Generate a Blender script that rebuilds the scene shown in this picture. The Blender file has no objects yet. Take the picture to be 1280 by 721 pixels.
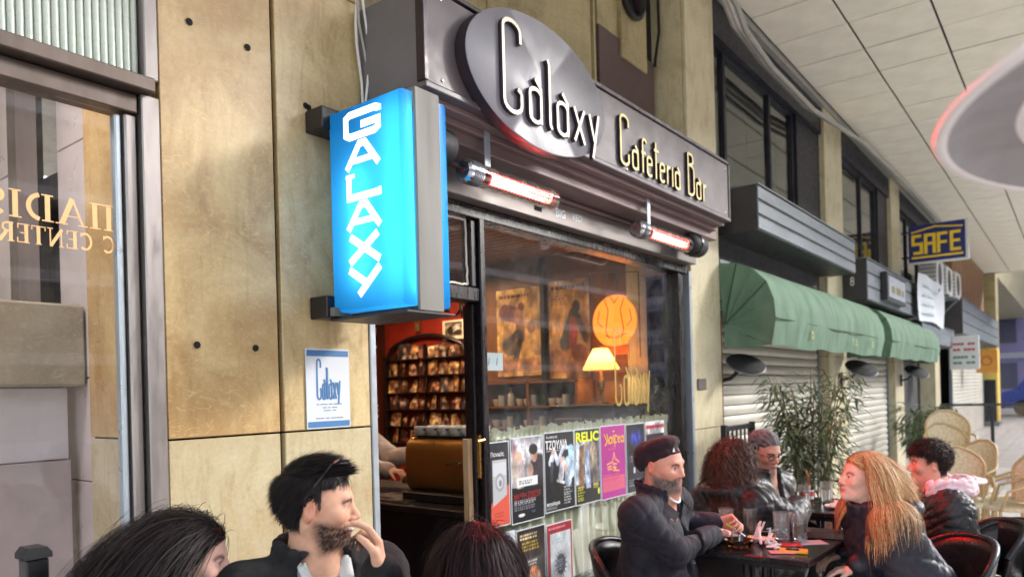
import bpy, bmesh, math, random
import numpy as np
from mathutils import Matrix, Vector

SC = bpy.context.scene
COL = SC.collection
PI = math.pi
rnd = random.Random(7)

# ------------------------------------------------------------------ camera
FACADE_ANGLE = math.atan(709 / 920.0)          # facade runs 37.6 deg to the right of the view axis
cam_data = bpy.data.cameras.new("camera")
cam = bpy.data.objects.new("camera", cam_data)
COL.objects.link(cam)
SC.camera = cam
_f = Vector((math.cos(FACADE_ANGLE), math.sin(FACADE_ANGLE), 0))
_r0 = Vector((math.sin(FACADE_ANGLE), -math.cos(FACADE_ANGLE), 0))
_u0 = Vector((0, 0, 1))
_roll = math.radians(1.5)
_R = _r0 * math.cos(_roll) - _u0 * math.sin(_roll)
_U = _r0 * math.sin(_roll) + _u0 * math.cos(_roll)
cam.matrix_world = Matrix(((_R.x, _U.x, -_f.x, 0.0), (_R.y, _U.y, -_f.y, -2.5), (_R.z, _U.z, -_f.z, 1.55), (0, 0, 0, 1)))
cam_data.sensor_width = 36.0
cam_data.lens = 36.0 * 920 / 1280
cam_data.shift_y = 0.1012
cam_data.clip_start = 0.05
cam_data.clip_end = 2000
cam_data.dof.use_dof = True
cam_data.dof.focus_distance = 2.7
cam_data.dof.aperture_fstop = 2.6

# ------------------------------------------------------------------ world, sun, exposure
SUN = Vector((1.25, -1.0, 0.74)).normalized()
world = bpy.data.worlds.new("World")
SC.world = world
world.use_nodes = True
_nt = world.node_tree
_nt.nodes.clear()
_sky = _nt.nodes.new("ShaderNodeTexSky")
_sky.sky_type = 'NISHITA'
_sky.sun_disc = False
_sky.sun_elevation = math.asin(SUN.z)
_sky.sun_rotation = math.atan2(SUN.x, SUN.y)
_sky.air_density = 1.0
_sky.dust_density = 1.0
_hs = _nt.nodes.new("ShaderNodeHueSaturation")
_hs.inputs['Saturation'].default_value = 0.45
_bg = _nt.nodes.new("ShaderNodeBackground")
_bg.inputs['Strength'].default_value = 0.15
_wo = _nt.nodes.new("ShaderNodeOutputWorld")
_nt.links.new(_sky.outputs[0], _hs.inputs['Color'])
_nt.links.new(_hs.outputs[0], _bg.inputs['Color'])
_nt.links.new(_bg.outputs[0], _wo.inputs['Surface'])
sun_data = bpy.data.lights.new("sun", 'SUN')
sun_data.energy = 0.6
sun_data.angle = math.radians(8)
sun_data.color = (1.0, 0.97, 0.94)
sun = bpy.data.objects.new("sun", sun_data)
sun.rotation_euler = SUN.to_track_quat('Z', 'Y').to_euler()
COL.objects.link(sun)
vs = SC.view_settings
vs.view_transform = 'Standard'
vs.look = 'None'
vs.gamma = 1.0
vs.exposure = 2.2
vs.use_curve_mapping = False
SC.render.engine = 'CYCLES'
SC.cycles.max_bounces = 7
SC.cycles.diffuse_bounces = 4
SC.cycles.glossy_bounces = 3
SC.cycles.transmission_bounces = 6
SC.cycles.transparent_max_bounces = 16
SC.cycles.caustics_reflective = False
SC.cycles.caustics_refractive = False
SC.cycles.sample_clamp_indirect = 4.0
SC.cycles.use_denoising = True
SC.cycles.use_adaptive_sampling = True
SC.cycles.adaptive_threshold = 0.02


# ------------------------------------------------------------------ materials
def lin(c):
    """sRGB 0..255 tuple -> linear rgba"""
    out = []
    for v in c[:3]:
        v = v / 255.0
        out.append(v / 12.92 if v <= 0.04045 else ((v + 0.055) / 1.055) ** 2.4)
    return (out[0], out[1], out[2], 1.0)


MATS = {}


class NT:
    def __init__(self, name):
        self.m = bpy.data.materials.new(name)
        self.m.use_nodes = True
        self.t = self.m.node_tree
        self.b = self.t.nodes["Principled BSDF"]
        self.o = self.t.nodes["Material Output"]
        self.tc = None
        MATS[name] = self.m

    def n(self, kind, **kw):
        nd = self.t.nodes.new("ShaderNode" + kind)
        for k, v in kw.items():
            setattr(nd, k, v)
        return nd

    def l(self, a, b):
        self.t.links.new(a, b)

    def coords(self, which='Object', scale=(1, 1, 1)):
        if self.tc is None:
            self.tc = self.n('TexCoord')
        mp = self.n('Mapping')
        mp.inputs['Scale'].default_value = scale
        self.l(self.tc.outputs[which], mp.inputs['Vector'])
        return mp.outputs[0]

    def noise(self, scale, detail=4, rough=0.55, vec=None, dist=0.0):
        nd = self.n('TexNoise')
        nd.inputs['Scale'].default_value = scale
        nd.inputs['Detail'].default_value = detail
        nd.inputs['Roughness'].default_value = rough
        nd.inputs['Distortion'].default_value = dist
        self.l(vec if vec is not None else self.coords(), nd.inputs['Vector'])
        return nd.outputs['Fac']

    def ramp(self, fac, stops):
        r = self.n('ValToRGB')
        el = r.color_ramp.elements
        while len(el) > 1:
            el.remove(el[-1])
        el[0].position = stops[0][0]
        el[0].color = stops[0][1]
        for p, c in stops[1:]:
            e = el.new(p)
            e.color = c
        self.l(fac, r.inputs['Fac'])
        return r.outputs['Color']

    def mix(self, fac, a, b, mode='MIX'):
        mx = self.n('Mix', data_type='RGBA', blend_type=mode)
        for sock, v in ((mx.inputs[0], fac), (mx.inputs[6], a), (mx.inputs[7], b)):
            if hasattr(v, 'is_linked'):
                self.l(v, sock)
            elif isinstance(v, (int, float)):
                sock.default_value = v
            else:
                sock.default_value = v
        return mx.outputs[2]

    def bump(self, h, strength=0.3, dist=0.01):
        b = self.n('Bump')
        b.inputs['Strength'].default_value = strength
        b.inputs['Distance'].default_value = dist
        self.l(h, b.inputs['Height'])
        self.l(b.outputs[0], self.b.inputs['Normal'])

    def set(self, **kw):
        for k, v in kw.items():
            self.b.inputs[k].default_value = v


def g(v):
    return (v, v, v, 1)


def pm(name, col, rough=0.5, metal=0.0, var=0.15, vscale=6.0, bump=0.0, bscale=60.0, rvar=0.1, spec=0.5, coat=0.0, stretch=(1, 1, 1), sheen=0.0):
    """plain procedural material: base colour with cloudy variation, roughness variation and bump"""
    t = NT(name)
    c = col if len(col) == 4 else (*col, 1)
    v = t.coords('Object', stretch)
    n1 = t.noise(vscale, 5, 0.6, v)
    lo = tuple(x * (1 - var) for x in c[:3]) + (1,)
    hi = tuple(min(1, x * (1 + var)) for x in c[:3]) + (1,)
    t.l(t.ramp(n1, [(0.3, lo), (0.7, hi)]), t.b.inputs['Base Color'])
    if rvar:
        t.l(t.ramp(t.noise(vscale * 2.7, 4, 0.6, v), [(0.3, g(max(0.02, rough - rvar))), (0.7, g(min(1, rough + rvar)))]), t.b.inputs['Roughness'])
    else:
        t.set(Roughness=rough)
    t.set(Metallic=metal)
    t.b.inputs['Specular IOR Level'].default_value = spec
    if coat:
        t.b.inputs['Coat Weight'].default_value = coat
        t.b.inputs['Coat Roughness'].default_value = 0.15
    if sheen:
        t.b.inputs['Sheen Weight'].default_value = sheen
    if bump:
        t.bump(t.noise(bscale, 4, 0.6, v), bump, 0.01)
    return t.m


def emis(name, col, strength, base=(0.8, 0.8, 0.8, 1)):
    t = NT(name)
    t.set(**{'Base Color': base, 'Emission Color': col if len(col) == 4 else (*col, 1), 'Emission Strength': strength})
    return t.m


def glassmat(name, col=(1, 1, 1, 1), rough=0.0, ior=1.45):
    t = NT(name)
    t.set(**{'Base Color': col, 'Roughness': rough, 'Transmission Weight': 1.0, 'IOR': ior})
    return t.m


def panemat(name, tint=(0.92, 0.95, 0.94, 1), refl=1.0, dirt_gleam=0.04):
    """thin window pane: transparent with fresnel reflection and a little grime, or painted gleam on the drinking glasses"""
    t = NT(name)
    tr = t.n('BsdfTransparent')
    tr.inputs[0].default_value = tint
    gl = t.n('BsdfGlossy')
    gl.inputs['Roughness'].default_value = 0.015
    gl.inputs[0].default_value = (refl, refl, refl, 1)
    fr = t.n('Fresnel')
    ge = t.n('NewGeometry')
    mm = t.n('Math', operation='MULTIPLY_ADD')
    mm.inputs[1].default_value = -0.8333
    mm.inputs[2].default_value = 1.5
    t.l(ge.outputs['Backfacing'], mm.inputs[0])
    t.l(mm.outputs[0], fr.inputs[0])
    mx = t.n('MixShader')
    t.l(fr.outputs[0], mx.inputs[0])
    t.l(tr.outputs[0], mx.inputs[1])
    t.l(gl.outputs[0], mx.inputs[2])
    df = t.n('BsdfDiffuse')
    df.inputs[0].default_value = (0.7, 0.7, 0.68, 1)
    mx2 = t.n('MixShader')
    t.l(t.ramp(t.noise(7, 6, 0.7), [(0.35, g(0)), (0.8, g(dirt_gleam))]), mx2.inputs[0])
    t.l(mx.outputs[0], mx2.inputs[1])
    t.l(df.outputs[0], mx2.inputs[2])
    t.l(mx2.outputs[0], t.o.inputs['Surface'])
    return t.m


def vcol(name, rough=0.6, spec=0.4, metal=0.0, bump=0.0, bscale=300, coat=0.0, sss=0.0, attr='Col'):
    """colour read from the mesh's own colour attribute (print, skin, hair)"""
    t = NT(name)
    a = t.n('VertexColor', layer_name=attr)
    t.l(a.outputs['Color'], t.b.inputs['Base Color'])
    t.set(Roughness=rough, Metallic=metal)
    t.b.inputs['Specular IOR Level'].default_value = spec
    if coat:
        t.b.inputs['Coat Weight'].default_value = coat
        t.b.inputs['Coat Roughness'].default_value = 0.08
    if sss:
        t.b.inputs['Subsurface Weight'].default_value = sss
        t.b.inputs['Subsurface Radius'].default_value = (0.008, 0.003, 0.0015)
        t.b.inputs['Subsurface Scale'].default_value = 1.0
    if bump:
        t.bump(t.noise(bscale, 3, 0.6), bump, 0.002)
    return t.m


# ------------------------------------------------------------------ mesh building
class MB:
    def __init__(self):
        self.v = []
        self.f = []
        self.mi = []

    def add(self, vs_, fs, mi=0):
        o = len(self.v)
        self.v.extend([tuple(p) for p in vs_])
        for q in fs:
            self.f.append(tuple(i + o for i in q))
            self.mi.append(mi)
        return self

    def box(self, x0, x1, y0, y1, z0, z1, mi=0, bev=0.0):
        if bev > 0:
            b = min(bev, (x1 - x0) * 0.45, (y1 - y0) * 0.45, (z1 - z0) * 0.45)
            vs_ = []
            for sx in (0, 1):
                for sy in (0, 1):
                    for sz in (0, 1):
                        X = (x0, x1)[sx]; Y = (y0, y1)[sy]; Z = (z0, z1)[sz]
                        dx = b if sx == 0 else -b; dy = b if sy == 0 else -b; dz = b if sz == 0 else -b
                        vs_ += [(X, Y + dy, Z + dz), (X + dx, Y, Z + dz), (X + dx, Y + dy, Z)]
            def I(sx, sy, sz, k): return ((sx * 2 + sy) * 2 + sz) * 3 + k
            fs = []
            for s in (0, 1):
                q = [I(s, 0, 0, 0), I(s, 0, 1, 0), I(s, 1, 1, 0), I(s, 1, 0, 0)]; fs.append(q if s == 0 else q[::-1])
                q = [I(0, s, 0, 1), I(1, s, 0, 1), I(1, s, 1, 1), I(0, s, 1, 1)]; fs.append(q if s == 0 else q[::-1])
                q = [I(0, 0, s, 2), I(0, 1, s, 2), I(1, 1, s, 2), I(1, 0, s, 2)]; fs.append(q if s == 0 else q[::-1])
            for a in (0, 1):
                for c in (0, 1):
                    fs.append([I(a, c, 0, 0), I(a, c, 1, 0), I(a, c, 1, 1), I(a, c, 0, 1)][::1 if (a ^ c) else -1])
                    fs.append([I(a, 0, c, 0), I(a, 1, c, 0), I(a, 1, c, 2), I(a, 0, c, 2)][::-1 if (a ^ c) else 1])
                    fs.append([I(0, a, c, 1), I(1, a, c, 1), I(1, a, c, 2), I(0, a, c, 2)][::1 if (a ^ c) else -1])
            for sx in (0, 1):
                for sy in (0, 1):
                    for sz in (0, 1):
                        t3 = [I(sx, sy, sz, 0), I(sx, sy, sz, 1), I(sx, sy, sz, 2)]
                        fs.append(t3 if (sx + sy + sz) % 2 else t3[::-1])
            return self.add(vs_, fs, mi)
        vs_ = [(x, y, z) for x in (x0, x1) for y in (y0, y1) for z in (z0, z1)]
        fs = [(0, 1, 3, 2), (4, 6, 7, 5), (0, 4, 5, 1), (2, 3, 7, 6), (0, 2, 6, 4), (1, 5, 7, 3)]
        return self.add(vs_, fs, mi)

    def bar(self, p, q, w, h=None, mi=0, up=(0, 0, 1)):
        """square bar between two points"""
        h = w if h is None else h
        p = Vector(p); q = Vector(q); d = (q - p).normalized()
        u = Vector(up)
        if abs(d.dot(u)) > 0.95:
            u = Vector((1, 0, 0))
        s = d.cross(u).normalized(); u = s.cross(d)
        vs_ = []
        for c in (p, q):
            for a, b in ((-1, -1), (1, -1), (1, 1), (-1, 1)):
                vs_.append(c + s * (a * w / 2) + u * (b * h / 2))
        return self.add(vs_, [(3, 2, 1, 0), (4, 5, 6, 7), (0, 1, 5, 4), (1, 2, 6, 5), (2, 3, 7, 6), (3, 0, 4, 7)], mi)

    def tube(self, pts, r, n=8, mi=0, cap=True):
        pts = [Vector(p) for p in pts]
        rs = r if isinstance(r, (list, tuple)) else [r] * len(pts)
        prev = None; vs_ = []; fs = []
        for i, p in enumerate(pts):
            d = (pts[min(i + 1, len(pts) - 1)] - pts[max(i - 1, 0)]).normalized()
            if prev is None:
                u = Vector((0, 0, 1)) if abs(d.z) < 0.9 else Vector((1, 0, 0))
            else:
                u = prev
            s = d.cross(u).normalized(); u = s.cross(d).normalized(); prev = u
            for k in range(n):
                a = 2 * PI * k / n
                vs_.append(p + (s * math.cos(a) + u * math.sin(a)) * rs[i])
        for i in range(len(pts) - 1):
            for k in range(n):
                a = i * n + k; b = i * n + (k + 1) % n
                fs.append((a, b, b + n, a + n))
        if cap:
            fs.append(tuple(range(n))[::-1]); fs.append(tuple(range((len(pts) - 1) * n, len(pts) * n)))
        return self.add(vs_, fs, mi)

    def lathe(self, prof, n=20, mi=0, c=(0, 0, 0), axis='z', close=False):
        vs_ = []; fs = []
        m = len(prof)
        for k in range(n):
            a = 2 * PI * k / n; ca = math.cos(a); sa = math.sin(a)
            for r, z in prof:
                p = (r * ca, r * sa, z)
                if axis == 'x': p = (z, r * ca, r * sa)
                elif axis == 'y': p = (r * sa, z, r * ca)
                vs_.append((p[0] + c[0], p[1] + c[1], p[2] + c[2]))
        for k in range(n):
            for i in range(m - 1):
                a = k * m + i; b = ((k + 1) % n) * m + i
                fs.append((a, b, b + 1, a + 1))
            if close:
                fs.append((k * m + m - 1, ((k + 1) % n) * m + m - 1, ((k + 1) % n) * m, k * m))
        return self.add(vs_, fs, mi)

    def prism(self, poly, a0, a1, axis='y', mi=0):
        """extrude a polygon given in the two other axes (x,z for axis y; y,z for axis x; x,y for axis z)"""
        n = len(poly)
        def P(u, w, a):
            return {'y': (u, a, w), 'x': (a, u, w), 'z': (u, w, a)}[axis]
        vs_ = [P(u, w, a0) for u, w in poly] + [P(u, w, a1) for u, w in poly]
        fs = [tuple(range(n)), tuple(range(2 * n - 1, n - 1, -1))]
        for i in range(n):
            j = (i + 1) % n
            fs.append((i, i + n, j + n, j))
        return self.add(vs_, fs, mi)

    def grid(self, fn, nu, nv, mi=0, closeu=False):
        vs_ = [fn(i / nu, j / nv) for i in range(nu + 1) for j in range(nv + 1)]
        fs = [(i * (nv + 1) + j, (i + 1) * (nv + 1) + j, (i + 1) * (nv + 1) + j + 1, i * (nv + 1) + j + 1) for i in range(nu) for j in range(nv)]
        return self.add(vs_, fs, mi)

    def mesh(self, name, mats, smooth=False, recalc=True):
        me = bpy.data.meshes.new(name)
        me.from_pydata(self.v, [], self.f)
        if not isinstance(mats, (list, tuple)):
            mats = [mats]
        for m in mats:
            me.materials.append(m)
        if len(mats) > 1:
            me.polygons.foreach_set('material_index', self.mi)
        if recalc:
            bm = bmesh.new(); bm.from_mesh(me)
            bmesh.ops.recalc_face_normals(bm, faces=bm.faces)
            bm.to_mesh(me); bm.free()
        if smooth:
            me.polygons.foreach_set('use_smooth', [True] * len(me.polygons))
            if smooth != 'all':
                me.set_sharp_from_angle(angle=math.radians(40))
        me.update()
        return me

    def build(self, name, mats, parent=None, smooth=False, **kw):
        return link(name, self.mesh(name, mats, smooth), parent, **kw)


def link(name, data, parent=None, loc=None, rot=None):
    o = bpy.data.objects.new(name, data)
    COL.objects.link(o)
    if parent is not None:
        o.parent = parent
    if loc is not None:
        o.location = loc
    if rot is not None:
        o.rotation_euler = rot
    return o


def tag(o, label=None, cat=None, group=None, kind=None):
    if label: o['label'] = label
    if cat: o['category'] = cat
    if group: o['group'] = group
    if kind: o['kind'] = kind
    return o


def thing(name, label, cat, loc=(0, 0, 0), rz=0.0, group=None):
    o = bpy.data.objects.new(name, None)
    o.empty_display_size = 0.1
    COL.objects.link(o)
    o.location = loc
    o.rotation_euler = (0, 0, rz)
    return tag(o, label, cat, group)


KIDS = {}


def copy_tree(o, parent=None):
    c = o.copy()
    COL.objects.link(c)
    if parent is not None:
        c.parent = parent
    for ch in [k for k in bpy.data.objects if k.parent == o]:
        copy_tree(ch, c)
    return c


def B(name, x0, x1, y0, y1, z0, z1, m, parent=None, bev=0.0):
    return MB().box(x0, x1, y0, y1, z0, z1, bev=bev).build(name, m, parent)


# ------------------------------------------------------------------ lettering
def text_mesh(s, size, extr=0.0, shear=0.0, bold=0.0, align='LEFT', space=1.0):
    cu = bpy.data.curves.new('txt', 'FONT')
    cu.body = s
    cu.size = size
    cu.extrude = extr
    cu.shear = shear
    cu.offset = bold
    cu.align_x = align
    cu.space_character = space
    cu.resolution_u = 3
    o = bpy.data.objects.new('txt', cu)
    COL.objects.link(o)
    dg = bpy.context.evaluated_depsgraph_get()
    me = bpy.data.meshes.new_from_object(o.evaluated_get(dg))
    bpy.data.objects.remove(o)
    bpy.data.curves.remove(cu)
    return me


def text_fit(name, s, w, h, m, parent, mat4, extr=0.0, bold=0.0, shear=0.0):
    """lettering stretched to the rectangle w x h in the XY plane of mat4 (a Matrix), origin lower left"""
    me = text_mesh(s, 1.0, extr, shear, bold)
    n = len(me.vertices)
    co = np.empty(n * 3, np.float32); me.vertices.foreach_get('co', co); co = co.reshape(-1, 3)
    mn = co.min(0); mx = co.max(0)
    co[:, 0] = (co[:, 0] - mn[0]) / max(1e-6, mx[0] - mn[0]) * w
    co[:, 1] = (co[:, 1] - mn[1]) / max(1e-6, mx[1] - mn[1]) * h
    me.vertices.foreach_set('co', co.ravel())
    me.transform(mat4)
    me.materials.clear(); me.materials.append(m)
    me.name = name
    return link(name, me, parent)


def wallmat(x, y, z):
    """XY plane of the text stands on a wall that faces -y (x right, z up)"""
    return Matrix.Translation((x, y, z)) @ Matrix(((1, 0, 0, 0), (0, 0, -1, 0), (0, 1, 0, 0), (0, 0, 0, 1)))


def arc(cx, cy, rx, ry, a0, a1, n=10):
    return [(cx + rx * math.cos(math.radians(a0 + (a1 - a0) * i / n)), cy + ry * math.sin(math.radians(a0 + (a1 - a0) * i / n))) for i in range(n + 1)]


def stroke(mb, pts, w, P, d0, d1, mi_face=0, mi_side=1, closed=False):
    """a flat ribbon of width w along a 2D path, extruded from depth d0 (back) to d1 (face); P maps (u,v,d) to 3D"""
    pts = [Vector((p[0], p[1])) for p in pts]
    n = len(pts); L = []; Rr = []
    for i in range(n):
        if closed:
            a = pts[(i - 1) % n]; b = pts[(i + 1) % n]
        else:
            a = pts[max(i - 1, 0)]; b = pts[min(i + 1, n - 1)]
        d1v = (pts[i] - a); d2v = (b - pts[i])
        if d1v.length < 1e-9: d1v = d2v
        if d2v.length < 1e-9: d2v = d1v
        d1v = d1v.normalized(); d2v = d2v.normalized()
        nrm = Vector((-d1v.y - d2v.y, d1v.x + d2v.x))
        nrm = nrm.normalized() if nrm.length > 1e-6 else Vector((-d1v.y, d1v.x))
        k = 1.0 / max(0.5, abs(nrm.dot(Vector((-d1v.y, d1v.x)))))
        L.append(pts[i] + nrm * (w / 2 * k)); Rr.append(pts[i] - nrm * (w / 2 * k))
    vs_ = []
    for q in L: vs_.append(P(q.x, q.y, d1))
    for q in Rr: vs_.append(P(q.x, q.y, d1))
    for q in L: vs_.append(P(q.x, q.y, d0))
    for q in Rr: vs_.append(P(q.x, q.y, d0))
    face = []; side = []
    m = n if closed else n - 1
    for i in range(m):
        j = (i + 1) % n
        face.append((i, j, n + j, n + i))
        side.append((i, 2 * n + i, 2 * n + j, j)); side.append((n + i, n + j, 3 * n + j, 3 * n + i))
    if not closed:
        side.append((0, n, 3 * n, 2 * n)); side.append((n - 1, 3 * n - 1, 4 * n - 1, 2 * n - 1))
    o = len(mb.v)
    mb.v.extend([tuple(p) for p in vs_])
    for q in face: mb.f.append(tuple(i + o for i in q)); mb.mi.append(mi_face)
    for q in side: mb.f.append(tuple(i + o for i in q)); mb.mi.append(mi_side)


# narrow art-deco letters, unit = height of a capital
def deco(ch):
    a = arc
    if ch in 'GC':
        p = [(0.20, 0.79)] + a(0.10, 0.90, 0.10, 0.10, 0, 180, 8) + a(0.10, 0.10, 0.10, 0.10, 180, 360, 8) + [(0.20, 0.24)]
        s = [p]
        if ch == 'G': s.append([(0.20, 0.24), (0.155, 0.27)])
        return s, 0.30
    if ch == 'a':
        s = [[(0.14, 0.30)] + a(0.07, 0.31, 0.07, 0.07, 10, 180, 6) + a(0.07, 0.07, 0.07, 0.07, 180, 350, 6) + [(0.14, 0.12)], [(0.07, 0.50), (0.14, 0.40), (0.14, 0.0)]]
        return s, 0.235
    if ch == 'l': return [[(0.0, 0.80), (0.02, 0.74), (0.02, 0.05), (0.045, 0.0)]], 0.125
    if ch == 'x': return [[(0.0, 0.42), (0.15, 0.0)], [(0.15, 0.42), (0.0, 0.0)]], 0.225
    if ch == 'y': return [[(0.0, 0.42), (0.075, 0.10)], [(0.15, 0.46), (0.075, 0.02), (0.05, -0.12)]], 0.2
    if ch == 'f': return [[(0.14, 0.66)] + a(0.09, 0.67, 0.05, 0.06, 10, 180, 5) + [(0.04, 0.0)], [(0.0, 0.43), (0.12, 0.43)]], 0.17
    if ch == 't': return [[(0.05, 0.80), (0.05, 0.0)], [(0.0, 0.62), (0.13, 0.62)]], 0.17
    if ch == 'e': return [[(0.0, 0.22), (0.13, 0.26), (0.13, 0.32)] + a(0.065, 0.33, 0.065, 0.07, 0, 180, 6) + a(0.065, 0.07, 0.065, 0.07, 180, 340, 6)], 0.20
    if ch == 'r': return [[(0.02, 0.42), (0.02, 0.0)], [(0.02, 0.30), (0.06, 0.39), (0.12, 0.40)]], 0.165
    if ch == 'i': return [[(0.02, 0.44), (0.02, 0.0)]], 0.11
    if ch == 'B':
        return [[(0.0, 1.0), (0.0, 0.0)], [(0.0, 0.98), (0.08, 0.98)] + a(0.09, 0.86, 0.08, 0.12, 80, -80, 8) + [(0.08, 0.74), (0.0, 0.70)],
                [(0.03, 0.71)] + a(0.09, 0.58, 0.10, 0.13, 80, 0, 4) + a(0.09, 0.14, 0.10, 0.13, 0, -90, 4) + [(0.0, 0.012)]], 0.28
    return [], 0.22


def deco_word(mb, word, h, w, P, d0, d1, total=None):
    adv = sum(deco(c)[1] for c in word) - 0.08
    kx = 1.0 if total is None else total / (adv * h)
    x = 0.0; k = 0
    for c in word:
        ss, ad = deco(c)
        for s in ss:
            stroke(mb, [((x + u) * h * kx, v * h) for u, v in s], w, P, d0, d1 + 0.0004 * (k % 5)); k += 1
        x += ad


# ------------------------------------------------------------------ printed pictures
class Cv:
    """a small painted picture: colours per grid point, used for prints (posters, photographs)"""
    def __init__(s, w, h, col):
        s.w, s.h = w, h
        s.a = np.empty((h, w, 3), np.float32); s.a[:] = np.array(col[:3]) / 255.0
        s.x, s.y = np.meshgrid(np.linspace(0, 1, w), np.linspace(0, 1, h))      # y up
        s.asp = h / w

    def put(s, m, col, al=1.0):
        m = (np.clip(m, 0, 1) * al)[..., None]
        s.a = s.a * (1 - m) + np.array(col[:3]) / 255.0 * m
        return s

    def rect(s, x0, x1, y0, y1, col, al=1.0):
        return s.put(((s.x >= x0) & (s.x <= x1) & (s.y >= y0) & (s.y <= y1)).astype(np.float32), col, al)

    def ell(s, cx, cy, rx, ry, col, al=1.0, ang=0.0, soft=0.15):
        dx = s.x - cx; dy = s.y - cy
        c, n = math.cos(ang), math.sin(ang)
        u = (dx * c + dy * n) / rx; v = (-dx * n + dy * c) / ry
        return s.put((1.0 - np.sqrt(u * u + v * v)) / soft, col, al)

    def seg(s, x0, y0, x1, y1, r, col, al=1.0):
        dx, dy = x1 - x0, (y1 - y0) * s.asp
        px, py = s.x - x0, (s.y - y0) * s.asp
        t = np.clip((px * dx + py * dy) / (dx * dx + dy * dy + 1e-9), 0, 1)
        d = np.hypot(px - t * dx, py - t * dy)
        return s.put((r - d) * s.w * 0.8 + 0.5, col, al)

    def noise(s, amt, seed, n=6):
        r = np.random.RandomState(seed)
        for k in range(4):
            m = n * 2 ** k
            gr = r.rand(m + 2, m + 2).astype(np.float32)
            fx = s.x * m; fy = s.y * m
            ix = fx.astype(int); iy = fy.astype(int); tx = fx - ix; ty = fy - iy
            v = gr[iy, ix] * (1 - tx) * (1 - ty) + gr[iy, ix + 1] * tx * (1 - ty) + gr[iy + 1, ix] * (1 - tx) * ty + gr[iy + 1, ix + 1] * tx * ty
            s.a = np.clip(s.a * (1 + amt * (v[..., None] - 0.5) / (k + 1) * 2), 0, 1)
        return s

    def lines(s, x0, x1, y0, y1, rows, col, al=0.8, seed=1, fill=0.75):
        """rows of small print"""
        r = np.random.RandomState(seed)
        for i in range(rows):
            yy = y1 - (i + 0.5) * (y1 - y0) / rows
            xx = x0
            end = x0 + (x1 - x0) * (0.6 + 0.4 * r.rand())
            while xx < end:
                L = 0.03 + 0.07 * r.rand()
                s.rect(xx, min(end, xx + L), yy - fill * (y1 - y0) / rows * 0.35, yy + fill * (y1 - y0) / rows * 0.35, col, al)
                xx += L + 0.025
        return s

    def mesh(s, name, P, mat):
        """P(u, v) -> 3D point, u v in 0..1"""
        me = bpy.data.meshes.new(name)
        w, h = s.w, s.h
        vs_ = [P(i / (w - 1), j / (h - 1)) for j in range(h) for i in range(w)]
        fs = [(j * w + i, j * w + i + 1, (j + 1) * w + i + 1, (j + 1) * w + i) for j in range(h - 1) for i in range(w - 1)]
        me.from_pydata(vs_, [], fs)
        at = me.color_attributes.new('Col', 'FLOAT_COLOR', 'POINT')
        c = s.a.reshape(-1, 3)
        c = np.where(c <= 0.04045, c / 12.92, ((c + 0.055) / 1.055) ** 2.4)
        at.data.foreach_set('color', np.concatenate([c, np.ones((len(c), 1))], 1).astype(np.float32).ravel())
        me.materials.append(mat)
        me.update()
        return me
# ================================================================== materials of the place
def stone(name, pale, brown, amount, streak=0.5, fleck=0.75):
    """honey-coloured onyx slab: cloudy veins, vertical rust streaks; amount = how brown the slab itself is"""
    t = NT(name)
    v = t.coords('Object', (1, 1, 1))
    vv = t.coords('Object', (4.5, 4.5, 1.1))
    vd = t.coords('Object', (2.2, 2.2, 4.5))
    cloud = t.noise(2.6, 8, 0.62, v, 0.9)
    fine = t.noise(9, 8, 0.7, vd, 1.6)
    st = t.noise(2.2, 8, 0.68, vv, 1.4)
    base = t.ramp(cloud, [(0.25, pale), (0.75, tuple(a * 0.78 for a in pale[:3]) + (1,))])
    lo = max(0.0, 0.62 - amount)
    c1 = t.mix(t.ramp(t.mix(0.35, cloud, fine), [(lo, g(0)), (min(1, lo + 0.3), g(1))]), base, brown)
    c2 = t.mix(t.ramp(st, [(0.50, g(0)), (0.76, g(streak))]), c1, tuple(a * 0.62 for a in brown[:3]) + (1,))
    c3 = t.mix(t.ramp(fine, [(0.52, g(0)), (0.68, g(fleck))]), c2, tuple(min(1, a * 1.25) for a in pale[:3]) + (1,))
    c4 = t.mix(t.ramp(t.noise(55, 4, 0.7, v), [(0.35, g(0.0)), (0.75, g(0.22))]), c3, tuple(a * 0.5 for a in brown[:3]) + (1,))
    t.l(c4, t.b.inputs['Base Color'])
    t.l(t.ramp(fine, [(0.3, g(0.22)), (0.7, g(0.45))]), t.b.inputs['Roughness'])
    t.bump(t.noise(30, 5, 0.6, v), 0.06, 0.01)
    return t.m


PALE = lin((214, 203, 160)); BROWN = lin((158, 126, 74))
M_stone_brown = stone('brown_onyx', lin((222, 194, 140)), lin((164, 120, 64)), 0.26, 0.5, 0.5)
M_stone_brown2 = stone('brown_onyx_streaked', lin((224, 202, 152)), lin((166, 124, 70)), 0.20, 0.6, 0.45)
M_stone_pale = stone('pale_onyx', lin((206, 193, 156)), lin((178, 142, 92)), 0.14, 0.55, 0.3)
M_stone_cream = stone('cream_onyx', lin((228, 218, 182)), lin((176, 150, 104)), 0.10, 0.5, 0.25)
M_stone_wall = stone('dull_onyx', lin((196, 182, 138)), lin((120, 100, 62)), 0.14, 0.35)
M_marble = pm('grey_marble', lin((206, 194, 190)), 0.35, var=0.16, vscale=3, bump=0.05)
M_marble_white = pm('white_marble', lin((246, 244, 244)), 0.3, var=0.05, vscale=3)
M_marble_beam = stone('beam_marble', lin((184, 174, 146)), lin((140, 126, 98)), 0.2, 0.3)
M_gap = pm('dark_joint', (0.012, 0.011, 0.010), 0.9, var=0.2)
M_alu = pm('worn_aluminium', lin((150, 142, 138)), 0.38, 0.75, var=0.12, vscale=14, bump=0.03, stretch=(1, 1, 0.2))
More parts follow.
